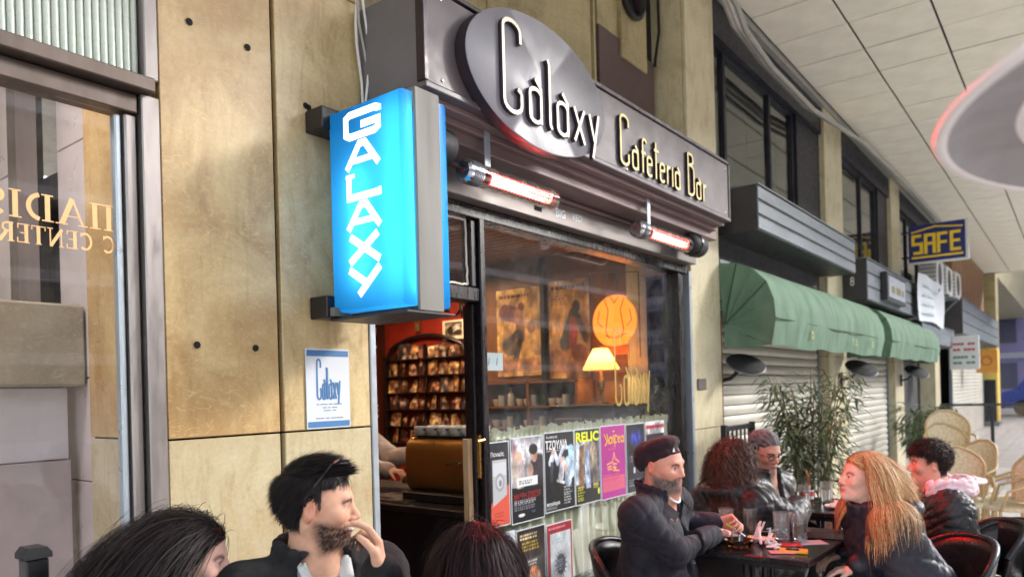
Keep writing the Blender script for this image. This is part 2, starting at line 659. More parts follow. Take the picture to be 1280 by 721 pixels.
M_alu_b = pm('bronze_aluminium', lin((104, 92, 84)), 0.42, 0.7, var=0.2, vscale=10, bump=0.04, stretch=(1, 1, 0.2))
M_alu_l = pm('pale_door_frame', lin((176, 184, 190)), 0.35, 0.4, var=0.08)
M_rib = pm('ribbed_translucent_panel', lin((206, 214, 200)), 0.3, 0.0, var=0.08, vscale=3, coat=0.2)
M_gold = pm('gold_leaf_letters', lin((226, 176, 122)), 0.45, 0.25, var=0.08)
M_pane = panemat('shop_glass')
M_pane_left = panemat('neighbour_glass', (0.93, 0.91, 0.92, 1))
M_pane_dark = panemat('upper_window_glass', (0.55, 0.58, 0.55, 1), 1.0, 0.05)
M_black = pm('black_paint', (0.012, 0.011, 0.012), 0.38, var=0.3, bump=0.04, bscale=40)
M_blackm = pm('matt_black', (0.010, 0.010, 0.011), 0.65, var=0.3)
M_frame = pm('dark_brown_frame', (0.012, 0.008, 0.009), 0.30, var=0.35, vscale=20, bump=0.06, bscale=30, stretch=(1, 1, 0.15))
M_sign = pm('sign_metal', lin((98, 90, 92)), 0.48, 0.05, var=0.16, vscale=2.5, rvar=0.08, bump=0.02, bscale=8)
M_sign_side = pm('sign_side_metal', lin((110, 108, 112)), 0.45, 0.1, var=0.12, vscale=4)
M_sign_dark = pm('sign_trim', lin((62, 52, 58)), 0.4, 0.4, var=0.2)
M_oval = pm('oval_metal', lin((126, 124, 131)), 0.42, 0.05, var=0.10, vscale=3)
M_soffit = pm('canopy_soffit', lin((128, 108, 106)), 0.45, 0.15, var=0.15, vscale=6, stretch=(0.2, 1, 1))
M_shutbox = pm('shutter_casing', lin((120, 112, 108)), 0.4, 0.4, var=0.15, vscale=5, stretch=(0.3, 1, 1))
M_cream = pm('cream_letter_face', lin((250, 242, 220)), 0.45, var=0.05)
M_yellowface = pm('brass_letter_face', lin((244, 224, 150)), 0.5, 0.0, var=0.06)
M_chrome = pm('chrome', lin((190, 190, 192)), 0.18, 0.95, var=0.05)
M_galv = pm('grey_metal_box', lin((128, 136, 142)), 0.4, 0.5, var=0.12, vscale=4, stretch=(0.3, 1, 1))
M_galv_d = pm('dark_grey_box', lin((60, 58, 60)), 0.5, 0.2, var=0.15)
M_tile = pm('ceiling_tile', lin((247, 240, 224)), 0.75, var=0.08, vscale=3, bump=0.04, bscale=90)
M_tbar = pm('ceiling_grid', lin((58, 54, 48)), 0.6, var=0.1)
M_pvc = pm('grey_cable', lin((170, 168, 160)), 0.5, var=0.1)
M_white = pm('white_paint', lin((222, 222, 220)), 0.5, var=0.06)
M_shut = pm('shutter_slat', lin((196, 192, 178)), 0.45, 0.1, var=0.08, vscale=5, stretch=(0.4, 1, 1), bump=0.03)
M_red = pm('red_lacquer_wall', lin((150, 48, 32)), 0.4, var=0.25, vscale=4)
M_wood = pm('dark_wood', lin((66, 34, 20)), 0.4, var=0.3, vscale=9, stretch=(1, 1, 0.12), bump=0.05)
M_woodm = pm('warm_wood', lin((128, 84, 46)), 0.45, var=0.25, vscale=9, stretch=(1, 1, 0.15), bump=0.05)
M_floor = pm('cafe_floor', lin((70, 52, 40)), 0.4, var=0.2)
M_print = vcol('printed_paper', 0.45, 0.45, coat=0.12)
M_mprint = vcol('old_print', 0.6, 0.3)
M_pinkbrown = pm('mauve_brown_panel', lin((96, 78, 76)), 0.55, var=0.1, vscale=3)
M_curtain = pm('cream_curtain', lin((222, 216, 188)), 0.9, var=0.06, vscale=12, bump=0.15, bscale=200)
M_paper = pm('white_paper', lin((208, 214, 220)), 0.6, var=0.02)
M_blueprint = pm('blue_print', lin((66, 118, 170)), 0.55, var=0.05)

# ------------------------------------------------------------------ ground and ceiling
tg = NT('pavement_slabs')
_v = tg.coords('Object', (1, 1, 1))
_bk = tg.n('TexBrick')
_bk.offset = 0.0
_bk.inputs['Scale'].default_value = 2.5
_bk.inputs['Color1'].default_value = lin((218, 214, 206)); _bk.inputs['Color2'].default_value = lin((206, 200, 192)); _bk.inputs['Mortar'].default_value = lin((96, 90, 84))
_bk.inputs['Mortar Size'].default_value = 0.012; _bk.inputs['Brick Width'].default_value = 1.0; _bk.inputs['Row Height'].default_value = 1.0
tg.l(_v, _bk.inputs['Vector'])
tg.l(tg.mix(tg.ramp(tg.noise(3, 8, 0.7, _v), [(0.35, g(0)), (0.8, g(0.5))]), _bk.outputs[0], lin((92, 84, 78))), tg.b.inputs['Base Color'])
tg.set(Roughness=0.42)
ground = MB().box(-60, 300, -80, 60, -0.4, 0.0).build('pavement', MATS['pavement_slabs'])
tag(ground, 'pale slab pavement under the arcade', None, None, 'structure')

CZ = 5.1
ceil = MB().box(-4.0, 29.3, -2.9, -0.03, CZ + 0.03, CZ + 0.5).build('ceiling', M_tbar)
tag(ceil, 'suspended arcade ceiling of cream square tiles', None, None, 'structure')
S_ = 0.715
tile_me = MB().box(-S_ / 2 + 0.011, S_ / 2 - 0.011, -S_ / 2 + 0.011, S_ / 2 - 0.011, 0, 0.024, bev=0.004).mesh('ceiling_tile', M_tile)
for j in range(4):
    yc = -0.045 - S_ / 2 - S_ * j + (0 if j else 0)
    for i in range(46):
        xc = -3.6 + S_ * (i + 0.5)
        link('ceiling_tile', tile_me, ceil, (xc, yc, CZ + rnd.uniform(-0.004, 0.004)), (rnd.uniform(-0.004, 0.004), rnd.uniform(-0.004, 0.004), 0))
B('ceiling_edge_trim', -4, 29.3, -0.03, 0.05, CZ - 0.05, CZ + 0.35, M_pvc, ceil)
B('ceiling_fascia', -4, 29.3, -3.02, -2.91, CZ - 0.25, CZ + 0.5, M_galv, ceil)
B('ceiling_end_fascia', 29.3, 29.5, -2.9, -0.03, CZ - 0.02, CZ + 0.5, M_white, ceil)

# building mass behind the facade, so that no sky shows through
mass = MB()
mass.box(-8, 1.88, 2.6, 3.0, 0, 9)
mass.box(-8, 60, -0.02, 12, CZ + 0.51, 14)
mass.box(6.2, 40, 2.8, 3.2, 0, 5.5)
mo = mass.build('arcade_building', M_stone_wall)
ob = thing('sky_blocking_building', 'unseen long building added across the street to darken the shop glass reflections', 'building', (-40, -32, 0))  # out of view; added and sized to keep bright sky off the glass
M_opp = pm('opposite_facade', lin((128, 112, 98)), 0.8, var=0.15, vscale=0.3)
B('wall', 0, 180, -10, 0, 0, 15, M_opp, ob)
for k in range(4):
    B('floor_band', 0, 180, 0.001, 0.5, 3.2 + 3.5 * k, 3.7 + 3.5 * k, M_marble, ob)
for k in range(45):
    B('window', 1.0 + 4 * k, 3.6 + 4 * k, 0.001, 0.06, 4.4, 6.4, M_gap, ob); B('window', 1.0 + 4 * k, 3.6 + 4 * k, 0.001, 0.06, 7.9, 9.9, M_gap, ob)
tag(mo, 'stone clad office block standing over the arcade', 'building')


# ------------------------------------------------------------------ stone pillars
def pillar(label, cols, rows, depth, mats, back=(0.045, 0.6), dowels=(), x_side=True):
    """cols: list of (x0,x1); rows: list of (z0,z1); a slab for each cell, proud of a dark core"""
    x0 = cols[0][0]; x1 = cols[-1][1]
    t = thing('stone_pillar', label, 'pillar', (x0, depth, 0))
    B('core', 0.012, x1 - x0 - 0.012, 0.03, back[1], 0, 5.1, M_gap, t)
    for i, (a, b) in enumerate(cols):
        for j, (c, d) in enumerate(rows):
            B('stone_panel', a - x0, b - x0, rnd.uniform(-0.002, 0.002), 0.03, c, d, mats[(i, j)] if isinstance(mats, dict) else mats, t, bev=0.003)
    if x_side:
        for j, (c, d) in enumerate(rows):
            B('side_panel', -0.004, 0.012, 0.034, back[1], c, d, mats[(0, j)] if isinstance(mats, dict) else mats, t, bev=0.002)
    for (hx, hz) in dowels:
        MB().lathe([(0.0001, -0.006), (0.012, -0.006), (0.013, -0.003), (0.0085, -0.0025), (0.008, 0.0), (0.0001, 0.0)], 12, axis='y').build('fixing_hole', [M_gap], t, True, loc=(hx - x0, 0, hz))
    return t


pillar('brown and cream onyx pillar carrying the blue light box', [(1.290, 1.742), (1.762, 2.208)], [(0.0, 1.411), (1.418, 3.28), (3.287, 5.1)], 0.0,
       {(0, 0): M_stone_pale, (1, 0): M_stone_pale, (0, 1): M_stone_brown, (1, 1): M_stone_brown2, (0, 2): M_stone_brown, (1, 2): M_stone_brown2},
       dowels=[(1.404, 2.905), (1.637, 2.896), (1.402, 1.749), (1.638, 1.745), (1.9, 2.75), (1.915, 2.746)])
pr_ = pillar('cream onyx pillar between the cafe window and the green awning', [(5.69, 6.29)], [(0.0, 1.20), (1.206, 3.2), (3.206, 5.1)], 0.0, M_stone_cream)
# small plates and a worn strip on that pillar
B('junction_plate', 0.06, 0.22, -0.016, -0.002, 1.53, 1.62, M_shutbox, pr_, bev=0.003)
B('corner_strip', 0.60, 0.625, 0.0, 0.03, 0, 2.2, pm('rusty_strip', lin((120, 84, 56)), 0.6, var=0.3), pr_)
pillar('cream onyx pillar between the two roller shutters', [(9.86, 10.72)], [(0.0, 1.9), (1.906, 3.4), (3.406, 5.1)], 0.0, M_stone_cream)
pillar('cream onyx pillar beside the yellow and blue sign', [(14.05, 14.80)], [(0.0, 1.9), (1.906, 3.4), (3.406, 5.1)], 0.0, M_stone_cream)
pillar('narrow cream pillar beyond the hanging banner', [(18.5, 19.2)], [(0.0, 2.4), (2.41, 5.1)], 0.0, M_stone_cream)

# ------------------------------------------------------------------ neighbouring glass shopfront on the left
sf = thing('glass_shopfront', 'aluminium framed shopfront with gold reversed lettering and ribbed panel above', 'shopfront', (0, 0, 0))
B('outer_jamb', 1.222, 1.284, -0.01, 0.09, 0, 2.592, M_alu, sf, bev=0.004)
B('outer_jamb', 1.236, 1.284, -0.01, 0.09, 2.648, 5.0, M_alu, sf, bev=0.004)
B('inner_stile', 1.176, 1.216, 0.015, 0.08, 0, 2.52, M_alu, sf, bev=0.006)
B('glazing_bead', 1.150, 1.171, 0.03, 0.07, 0, 2.515, M_alu_l, sf, bev=0.005)
B('header', -2.0, 1.216, 0.005, 0.10, 2.525, 2.588, M_alu_b, sf, bev=0.004)
B('header_ledge', -2.0, 1.255, -0.045, 0.10, 2.594, 2.642, M_alu_b, sf, bev=0.004)
B('panel_backing', -2.0, 1.232, 0.045, 0.06, 2.646, 5.0, M_alu_l, sf)
rib_me = MB().lathe([(0.0001, 0), (0.0115, 0), (0.0115, 2.3), (0.0001, 2.3)], 10).mesh('rib', M_rib, True)
for i in range(52):
    link('rib', rib_me, sf, (1.222 - 0.0245 * i, 0.034, 2.648))
MB().box(-2.0, 1.148, 0.046, 0.052, 0.02, 2.524).build('pane', M_pane_left, sf)


def serif(ch):
    """(strokes as (path, width)), advance; cap height 1"""
    a = arc
    hb = lambda x0, x1, y: ([(x0, y), (x1, y)], 0.05)
    if ch == 'I': return [([(0.17, 0), (0.17, 1)], 0.19), hb(0, 0.34, 0.025), hb(0, 0.34, 0.975)], 0.44
    if ch == 'P': return [([(0.17, 0), (0.17, 1)], 0.19), ([(0.62, 0), (0.62, 1)], 0.19), hb(0, 0.34, 0.025), hb(0.45, 0.79, 0.025), hb(0, 0.79, 0.97)], 0.9
    if ch == 'A': return [([(0.1, 0), (0.42, 1)], 0.08), ([(0.42, 1.0), (0.76, 0)], 0.2), hb(0.2, 0.62, 0.33), hb(-0.04, 0.26, 0.025), hb(0.58, 0.94, 0.025)], 1.0
    if ch == 'D': return [([(0.17, 0), (0.17, 1)], 0.19), ([(0.0, 0.97), (0.34, 0.97)], 0.055), (a(0.36, 0.5, 0.36, 0.44, 82, -82, 14), 0.17), ([(0.0, 0.03), (0.34, 0.03)], 0.055)], 0.92
    if ch == 'S': return [(a(0.29, 0.73, 0.22, 0.21, 20, 225, 10) + a(0.29, 0.27, 0.22, 0.21, 45, -160, 10), 0.14)], 0.66
    if ch == 'C': return [(a(0.40, 0.5, 0.33, 0.44, 50, 310, 16), 0.13), ([(0.64, 0.98), (0.64, 0.72)], 0.05)], 0.82
    if ch == 'E': return [([(0.17, 0), (0.17, 1)], 0.19), hb(0, 0.62, 0.03), hb(0, 0.62, 0.97), hb(0.2, 0.5, 0.52), ([(0.62, 0), (0.62, 0.26)], 0.05), ([(0.6, 1), (0.6, 0.76)], 0.05)], 0.78
    if ch == 'N': return [([(0.14, 0), (0.14, 1)], 0.07), ([(0.1, 0.97), (0.72, 0.03)], 0.18), ([(0.74, 0), (0.74, 1)], 0.07), hb(0, 0.28, 0.025), hb(0.6, 0.9, 0.975)], 0.98
    if ch == 'T': return [([(0.38, 0), (0.38, 1)], 0.19), hb(0.02, 0.74, 0.97), hb(0.22, 0.54, 0.025), ([(0.03, 1), (0.03, 0.76)], 0.05), ([(0.73, 1), (0.73, 0.76)], 0.05)], 0.84
    if ch == 'R': return [([(0.17, 0), (0.17, 1)], 0.19), hb(0, 0.34, 0.025), ([(0.05, 0.97), (0.34, 0.97)] + a(0.38, 0.745, 0.2, 0.2, 70, -90, 8) + [(0.26, 0.53)], 0.1), ([(0.4, 0.5), (0.74, 0.0)], 0.18)], 0.84
    return [], 0.5


def serif_word(word, x_right, z0, h, total):
    """written right to left: the lettering faces into the shop, so it reads mirrored from outside"""
    adv = sum(serif(c)[1] for c in word)
    kx = total / adv
    x = 0.0
    for c in word:
        ss, ad = serif(c)
        mb = MB(); k = 0
        for s, w in ss:
            k += 1
            stroke(mb, [((x_right - (x + u * 1.0) * kx), z0 + v * h) for u, v in s], w * h * 0.9, lambda u, v, d: (u, d, v), 0.0455, 0.0445 - 0.0003 * k, 0, 0)
        if ss:
            mb.build('gold_letter', M_gold, sf)
        x += ad


serif_word('PADIS', 1.146, 2.120, 0.085, 0.378)
serif_word('C CENTERS', 1.146, 2.045, 0.058, 0.372)
# what stands behind that glass
inn = thing('entrance_hall_wall', 'grey marble clad entrance hall behind the left glass', 'wall', (0, 0, 0))
for (z0, z1, mm) in ((0, 1.20, M_marble), (1.205, 1.66, M_marble), (1.665, 2.72, M_marble), (2.725, 4.0, M_marble)):
    B('marble_panel', 1.44, 1.50, 0.12, 1.25, z0, z1, mm, inn, bev=0.003)
B('marble_beam', -2.0, 1.432, 0.98, 1.25, 1.628, 1.985, M_marble_beam, inn, bev=0.01)
for (xa, xb) in ((-0.6, 0.62), (0.625, 1.10), (1.105, 1.40)):
    B('marble_panel', xa, xb, 1.10, 1.16, 1.305, 1.622, M_marble_white, inn, bev=0.003)
    B('marble_panel', xa, xb, 1.08, 1.16, 0.0, 1.300, M_marble_white if xa < 0.7 else M_marble, inn, bev=0.003)
B('post', 1.275, 1.36, 1.26, 1.36, 1.99, 4.0, M_alu, inn)
for (z0, z1) in ((1.99, 2.60), (2.605, 4.0)):
    B('marble_panel', 1.28, 1.34, 1.37, 2.58, z0, z1, M_marble, inn, bev=0.003)
B('hall_ceiling', -2.0, 1.43, 0.11, 2.59, 3.3, 3.36, M_white, inn)
hl = thing('added_hall_light', 'added round ceiling light brightening the entrance hall behind the left glass', 'lamp', (0.55, 0.60, 3.29))  # unseen disc light, added to whiten the hall marble
MB().lathe([(0.0001, 0.0), (0.15, 0.0), (0.16, -0.03), (0.15, -0.05)], 24).build('rim', M_alu, hl, True)
MB().lathe([(0.0001, -0.055), (0.12, -0.055), (0.148, -0.04)], 24).build('diffuser', emis('hall_fill_glow', (1.0, 0.97, 0.95), 30.0), hl, True)

# ------------------------------------------------------------------ wall above the cafe canopy
uw = thing('upper_wall', 'dull stone wall with round vent above the cafe canopy', 'wall', (0, 0, 0))
B('wall_core', 2.21, 5.685, 0.30, 0.6, 2.75, 5.1, M_gap, uw)
for (a, b) in ((2.212, 3.42), (3.426, 4.615)):
    B('stone_panel', a, b, 0.25, 0.30, 2.8, 5.09, M_stone_wall, uw, bev=0.003)
B('groove_batten', 4.64, 4.665, 0.24, 0.30, 2.8, 5.09, M_stone_wall, uw)
B('mauve_panel', 4.715, 5.60, 0.24, 0.30, 2.8, 4.24, M_pinkbrown, uw, bev=0.004)
for (a, b) in ((4.715, 5.02), (5.026, 5.44)):
    B('stone_panel', a, b, 0.22, 0.29, 4.10 if a > 5 else 4.246, 5.09, M_stone_wall, uw, bev=0.004) if a > 5 else B('stone_panel', a, b, 0.25, 0.30, 4.246, 5.09, M_stone_wall, uw, bev=0.004)
vent = MB().lathe([(0.13, 0.0), (0.185, 0.0), (0.19, -0.03), (0.16, -0.04), (0.135, -0.02)], 28, axis='y', close=True).build('vent_ring', M_black, uw, True, loc=(5.18, 0.215, 4.62))
MB().lathe([(0.0001, 0), (0.15, 0)], 24, axis='y').build('vent_hole', M_gap, uw, loc=(5.18, 0.214, 4.62))
for k in range(4):
    a = k * PI / 2 + 0.5
    MB().bar((0, 0, 0), (0.13 * math.cos(a), -0.01, 0.13 * math.sin(a)), 0.05, 0.004).build('vent_blade', M_sign_dark, uw, loc=(5.18, 0.20, 4.62))
MB().tube([(5.62, 0.2, 5.0), (5.63, 0.2, 4.5), (5.55, 0.2, 4.25), (5.58, 0.22, 4.2)], 0.012, 8).build('vent_cable', M_black, uw, True)
# ================================================================== the cafe front
cf = thing('cafe_shopfront', 'dark framed cafe doorway and wide shop window', 'shopfront', (0, 0, 0))
B('door_jamb', 2.214, 2.250, -0.004, 0.10, 0, 2.50, M_alu_l, cf, bev=0.004)
B('mullion', 2.985, 3.030, -0.01, 0.11, 0, 2.50, M_frame, cf, bev=0.006)
B('mullion_edge', 2.958, 2.980, 0.03, 0.10, 0, 2.02, M_frame, cf, bev=0.004)
B('transom_bar', 2.254, 2.980, -0.005, 0.10, 2.030, 2.105, M_frame, cf, bev=0.006)
tw = B('transom_stile', 2.938, 2.976, 0.01, 0.08, 2.110, 2.46, M_frame, cf, bev=0.004)
B('transom_stile', 2.70, 2.735, 0.01, 0.08, 2.110, 2.46, M_frame, cf, bev=0.004)
MB().box(2.255, 2.699, 0.04, 0.046, 2.11, 2.46).build('transom_pane', M_pane, cf)
MB().box(2.736, 2.937, 0.04, 0.046, 2.11, 2.46).build('transom_pane', M_pane, cf)
# ragged cream putty round the transom pane
for (a, b) in (((2.745, 0.034, 2.455), (2.925, 0.034, 2.46)), ((2.925, 0.034, 2.46), (2.928, 0.034, 2.12)), ((2.745, 0.034, 2.12), (2.928, 0.034, 2.12))):
    n = 9
    pts = [tuple(a[i] + (b[i] - a[i]) * k / n + (rnd.uniform(-0.004, 0.004) if i != 1 else 0) for i in range(3)) for k in range(n + 1)]
    MB().tube(pts, 0.006, 6).build('putty_bead', M_cream, cf)
B('head_frame', 2.254, 5.60, -0.012, 0.11, 2.465, 2.53, M_frame, cf, bev=0.006)
B('window_stile', 5.415, 5.47, -0.01, 0.10, 0, 2.46, M_frame, cf, bev=0.006)
B('window_stile', 5.50, 5.55, 0.01, 0.11, 0, 2.46, M_frame, cf, bev=0.006)
B('reveal', 5.47, 5.62, 0.06, 0.30, 0, 2.46, M_frame, cf)
B('corner_strip', 5.635, 5.682, -0.006, 0.10, 0, 2.50, M_alu_l, cf, bev=0.004)
B('window_sill', 3.034, 5.41, -0.01, 0.10, 0.30, 0.36, M_frame, cf, bev=0.004)
B('plinth', 3.034, 5.41, 0.0, 0.12, 0.0, 0.295, M_wood, cf)
wpane = MB().box(3.032, 5.413, 0.045, 0.052, 0.365, 2.463).build('window_pane', M_pane, cf)
# beige inner edge of the open door and its brass latch
B('door_edge', 2.918, 2.953, 0.05, 0.09, 0.02, 1.31, pm('beige_door_edge', lin((178, 146, 110)), 0.5, var=0.12), cf, bev=0.003)
M_brass = pm('brass', lin((190, 146, 78)), 0.25, 0.9, var=0.12)
hp = B('latch_plate', 2.962, 2.978, 0.006, 0.028, 1.10, 1.33, M_brass, cf, bev=0.003)
MB().tube([(2.97, 0.0, 1.30), (2.955, -0.03, 1.305), (2.90, -0.03, 1.30)], 0.009, 8).build('latch_handle', M_brass, cf, True)

# gold "Galaxy" on the glass
mb = MB()
deco_word(mb, 'Galaxy', 0.53, 0.019, lambda u, v, d: (4.47 + u, 0.0405 - d, 1.442 + v), 0.0, 0.0015, total=0.50)
M_gold_glass = pm('olive_gold_glass_letters', lin((160, 140, 70)), 0.45, 0.2, var=0.08)
mb.build('window_lettering', [M_gold_glass, M_gold_glass], wpane)

# shutter casing, rails and canopy
B('guide_rail', 2.26, 5.60, -0.085, 0.0, 2.535, 2.665, M_shutbox, cf, bev=0.004)
B('guide_rail_lip', 2.26, 5.60, -0.10, -0.02, 2.668, 2.69, M_soffit, cf, bev=0.003)
B('rail_socket', 3.385, 3.455, -0.088, -0.08, 2.575, 2.64, M_gap, cf)
text_fit('rail_scribble', 'BIG', 0.10, 0.05, M_alu_l, cf, wallmat(3.60, -0.0865, 2.575), bold=0.01)
text_fit('rail_scribble', 'VED', 0.11, 0.04, M_alu_l, cf, wallmat(3.78, -0.0865, 2.585), shear=0.3)
B('shutter_casing', 2.22, 5.60, -0.26, 0.24, 2.70, 2.795, M_soffit, cf, bev=0.005)

cs = thing('canopy_sign', 'long grey metal sign box with raised oval and deco letters over the cafe', 'sign', (0, 0, 0))
B('box', 2.195, 5.515, -0.385, 0.24, 2.835, 3.255, M_sign_side, cs, bev=0.004)
B('face_panel', 2.215, 5.500, -0.399, -0.386, 2.842, 3.240, M_sign, cs, bev=0.003)
B('top_trim', 2.190, 5.522, -0.410, -0.36, 3.243, 3.268, M_sign_dark, cs, bev=0.004)
B('bottom_trim', 2.190, 5.522, -0.410, -0.30, 2.812, 2.838, M_sign, cs, bev=0.004)
B('end_trim', 2.186, 2.212, -0.408, -0.36, 2.84, 3.241, M_sign_dark, cs, bev=0.003)
B('end_trim', 5.503, 5.524, -0.408, -0.36, 2.84, 3.241, M_sign, cs, bev=0.003)
B('soffit_step', 2.20, 5.51, -0.36, -0.262, 2.785, 2.811, M_soffit, cs, bev=0.003)
B('soffit_step', 2.20, 5.51, -0.30, -0.262, 2.755, 2.784, M_soffit, cs, bev=0.003)
ov = MB().lathe([(0.0001, -0.466), (0.57, -0.466), (0.578, -0.462), (0.578, -0.402), (0.0001, -0.402)], 72, axis='y')
ov.v = [(x + 2.96, y, z * 0.545 + 3.03) for x, y, z in ov.v]
oo = MB(); oo.v = ov.v; oo.f = ov.f
oo.mi = [0 if all(abs(oo.v[i][1] + 0.466) < 0.005 for i in f) else 1 for f in oo.f]
oval = oo.build('oval_plate', [M_oval, M_sign_dark], cs, True)
mb = MB()
deco_word(mb, 'Galaxy', 0.415, 0.019, lambda u, v, d: (2.615 + u, -0.466 - d, 2.825 + v), 0.0, 0.022, total=0.80)
M_cream_lit = M_cream
mb.build('lettering', [M_cream, M_sign_dark], oval)
mb = MB()
deco_word(mb, 'Cafeteria', 0.285, 0.017, lambda u, v, d: (3.80 + u, -0.399 - d, 2.868 + v), 0.0, 0.02, total=0.80)
deco_word(mb, 'Bar', 0.285, 0.017, lambda u, v, d: (4.735 + u, -0.399 - d, 2.868 + v), 0.0, 0.02, total=0.285)
mb.build('lettering', [M_yellowface, M_sign_dark], cs)
for (bx_, bz) in ((2.3, 2.87), (2.3, 3.21), (3.9, 2.852), (5.44, 2.87), (5.44, 3.2)):
    MB().lathe([(0.0001, -0.006), (0.006, -0.005), (0.008, 0)], 8, axis='y').build('screw', M_chrome, cs, True, loc=(bx_, -0.399, bz))

# ------------------------------------------------------------------ blue light box
t = NT('blue_acrylic')
_tr = t.n('BsdfTranslucent'); _tr.inputs[0].default_value = (0.040, 0.40, 0.76, 1)
_mx = t.n('MixShader'); _mx.inputs[0].default_value = 0.82
t.set(**{'Base Color': (0.01, 0.20, 0.55, 1), 'Roughness': 0.2})
t.l(t.b.outputs[0], _mx.inputs[1]); t.l(_tr.outputs[0], _mx.inputs[2]); t.l(_mx.outputs[0], t.o.inputs['Surface'])
M_acryl = t.m
M_tubelight = emis('fluorescent_tube', (0.84, 0.97, 1.0), 3.6)
M_lit_letter = emis('backlit_white_letter', (0.92, 0.97, 1.0), 0.45)
lb = thing('light_box_sign', 'glowing blue projecting light box with white GALAXY letters', 'sign', (1.93, -0.1, 1.89))
# local frame: x along the facade from the lettered face, y from wall outwards is negative
tray = MB()
def tray_part(mb, xf, xb, y0, y1, z0, z1, r=0.022):
    """acrylic tray: a face at xf with rounded edges turning back to xb"""
    rings = []
    s = 1 if xb > xf else -1
    for (ins, xx) in ((r, xf), (r * 0.3, xf + s * r * 0.3), (0.0, xf + s * r), (0.0, xb)):
        rings.append([(xx, y0 + ins, z0 + ins), (xx, y1 - ins, z0 + ins), (xx, y1 - ins, z1 - ins), (xx, y0 + ins, z1 - ins)])
    vs_ = [p for rg in rings for p in rg]
    fs = [(0, 1, 2, 3)]
    for i in range(3):
        for k in range(4):
            a = i * 4 + k; b = i * 4 + (k + 1) % 4
            fs.append((a, b, b + 4, a + 4))
    mb.add(vs_, fs)
tray_part(tray, 0.0, 0.068, -0.415, 0.0, 0.0, 0.81)
face_ob = tray.build('acrylic_face', M_acryl, lb, 'soft')
tray2 = MB(); tray_part(tray2, 0.270, 0.205, -0.415, 0.0, 0.0, 0.81); tray2.build('acrylic_face', M_acryl, lb, 'soft')
M_steel = pm('brushed_steel', lin((116, 114, 108)), 0.65, 0.05, var=0.1, vscale=6, stretch=(1, 1, 0.1))
B('metal_edge', 0.069, 0.204, -0.432, -0.418, -0.02, 0.83, M_steel, lb, bev=0.003)
B('metal_top', 0.069, 0.204, -0.417, 0.01, 0.812, 0.83, M_steel, lb, bev=0.003)
B('metal_bottom', 0.0, 0.27, -0.432, 0.012, -0.032, -0.021, M_galv_d, lb, bev=0.003)
B('metal_bottom_edge', 0.069, 0.204, -0.417, 0.01, -0.0205, -0.002, M_galv_d, lb)
B('metal_back', 0.069, 0.204, 0.0, 0.012, -0.0, 0.811, M_steel, lb)
for yy in (-0.17, -0.370):
    MB().tube([(0.062 if yy > -0.3 else 0.090, yy, 0.10 if yy > -0.3 else 0.04), (0.062 if yy > -0.3 else 0.090, yy, 0.56 if yy > -0.3 else 0.77)], 0.014, 10).build('lamp_tube', M_tubelight, lb, True)
for zz in (0.035, 0.80):
    br = B('bracket', -0.035, 0.10, -0.012, 0.098, zz - 0.055, zz + 0.035, M_black, lb, bev=0.004)
MB().box(-0.02, 0.08, -0.04, -0.013, -0.015, 0.02).build('bracket_bolt', M_steel, lb)
# wide block letters of the light box, top to bottom
LBL = {
    'G': [([(0.98, 0.74), (0.98, 0.84), (0.88, 0.92), (0.16, 0.92), (0.05, 0.82), (0.05, 0.20), (0.16, 0.09), (0.86, 0.09), (0.96, 0.19), (0.96, 0.46), (0.48, 0.46)], 0.17)],
    'A': [([(0.05, 0.0), (0.42, 0.97), (0.58, 0.97), (0.95, 0.0)], 0.17), ([(0.24, 0.31), (0.78, 0.31)], 0.14)],
    'L': [([(0.10, 1.0), (0.10, 0.085), (1.0, 0.085)], 0.17), ([(0.02, 0.95), (0.26, 0.95)], 0.10), ([(0.97, 0.0), (0.97, 0.26)], 0.08)],
    'X': [([(0.10, 1.0), (0.92, 0.0)], 0.18), ([(0.88, 1.0), (0.08, 0.0)], 0.18)],
    'Y': [([(0.06, 1.0), (0.50, 0.46)], 0.18), ([(0.92, 1.0), (0.32, 0.0)], 0.18)],
}
zt = 0.775
for i, ch in enumerate('GALAXY'):
    hh = (0.104, 0.096, 0.098, 0.096, 0.102, 0.102)[i]
    mb = MB(); k = 0
    for s, w in LBL[ch]:
        k += 1
        # the lettered face looks towards -x: u runs from the wall outwards (image left to right)
        stroke(mb, [(-0.105 - u * 0.205, zt - hh + v * hh) for u, v in s], w * 0.165, lambda u, v, d: (-d, u, v), 0.0006, 0.0012 + 0.0004 * k, 0, 0)
    mb.build('letter', M_lit_letter, face_ob)
    zt -= hh + (0.022 if i < 3 else 0.027)
# cables above the light box
for k, (dx, am) in enumerate(((0.0, 0.03), (0.02, 0.05), (0.035, 0.035))):
    pts = [(2.17 + dx * 0.6 + am * 0.5 * math.sin(j * 0.9 + k), -0.03 - 0.012 * k, 3.6 - j * 0.085) for j in range(11)]
    o = MB().tube(pts, 0.006, 6).build('cable', M_white if k != 1 else M_pvc, None, True)
    tag(o, ('leftmost white cable dropping to the top of the blue light box', 'grey middle cable looping down to the blue light box', 'white cable nearest the sign box above the blue light box')[k], 'cable', 'cables above the light box')


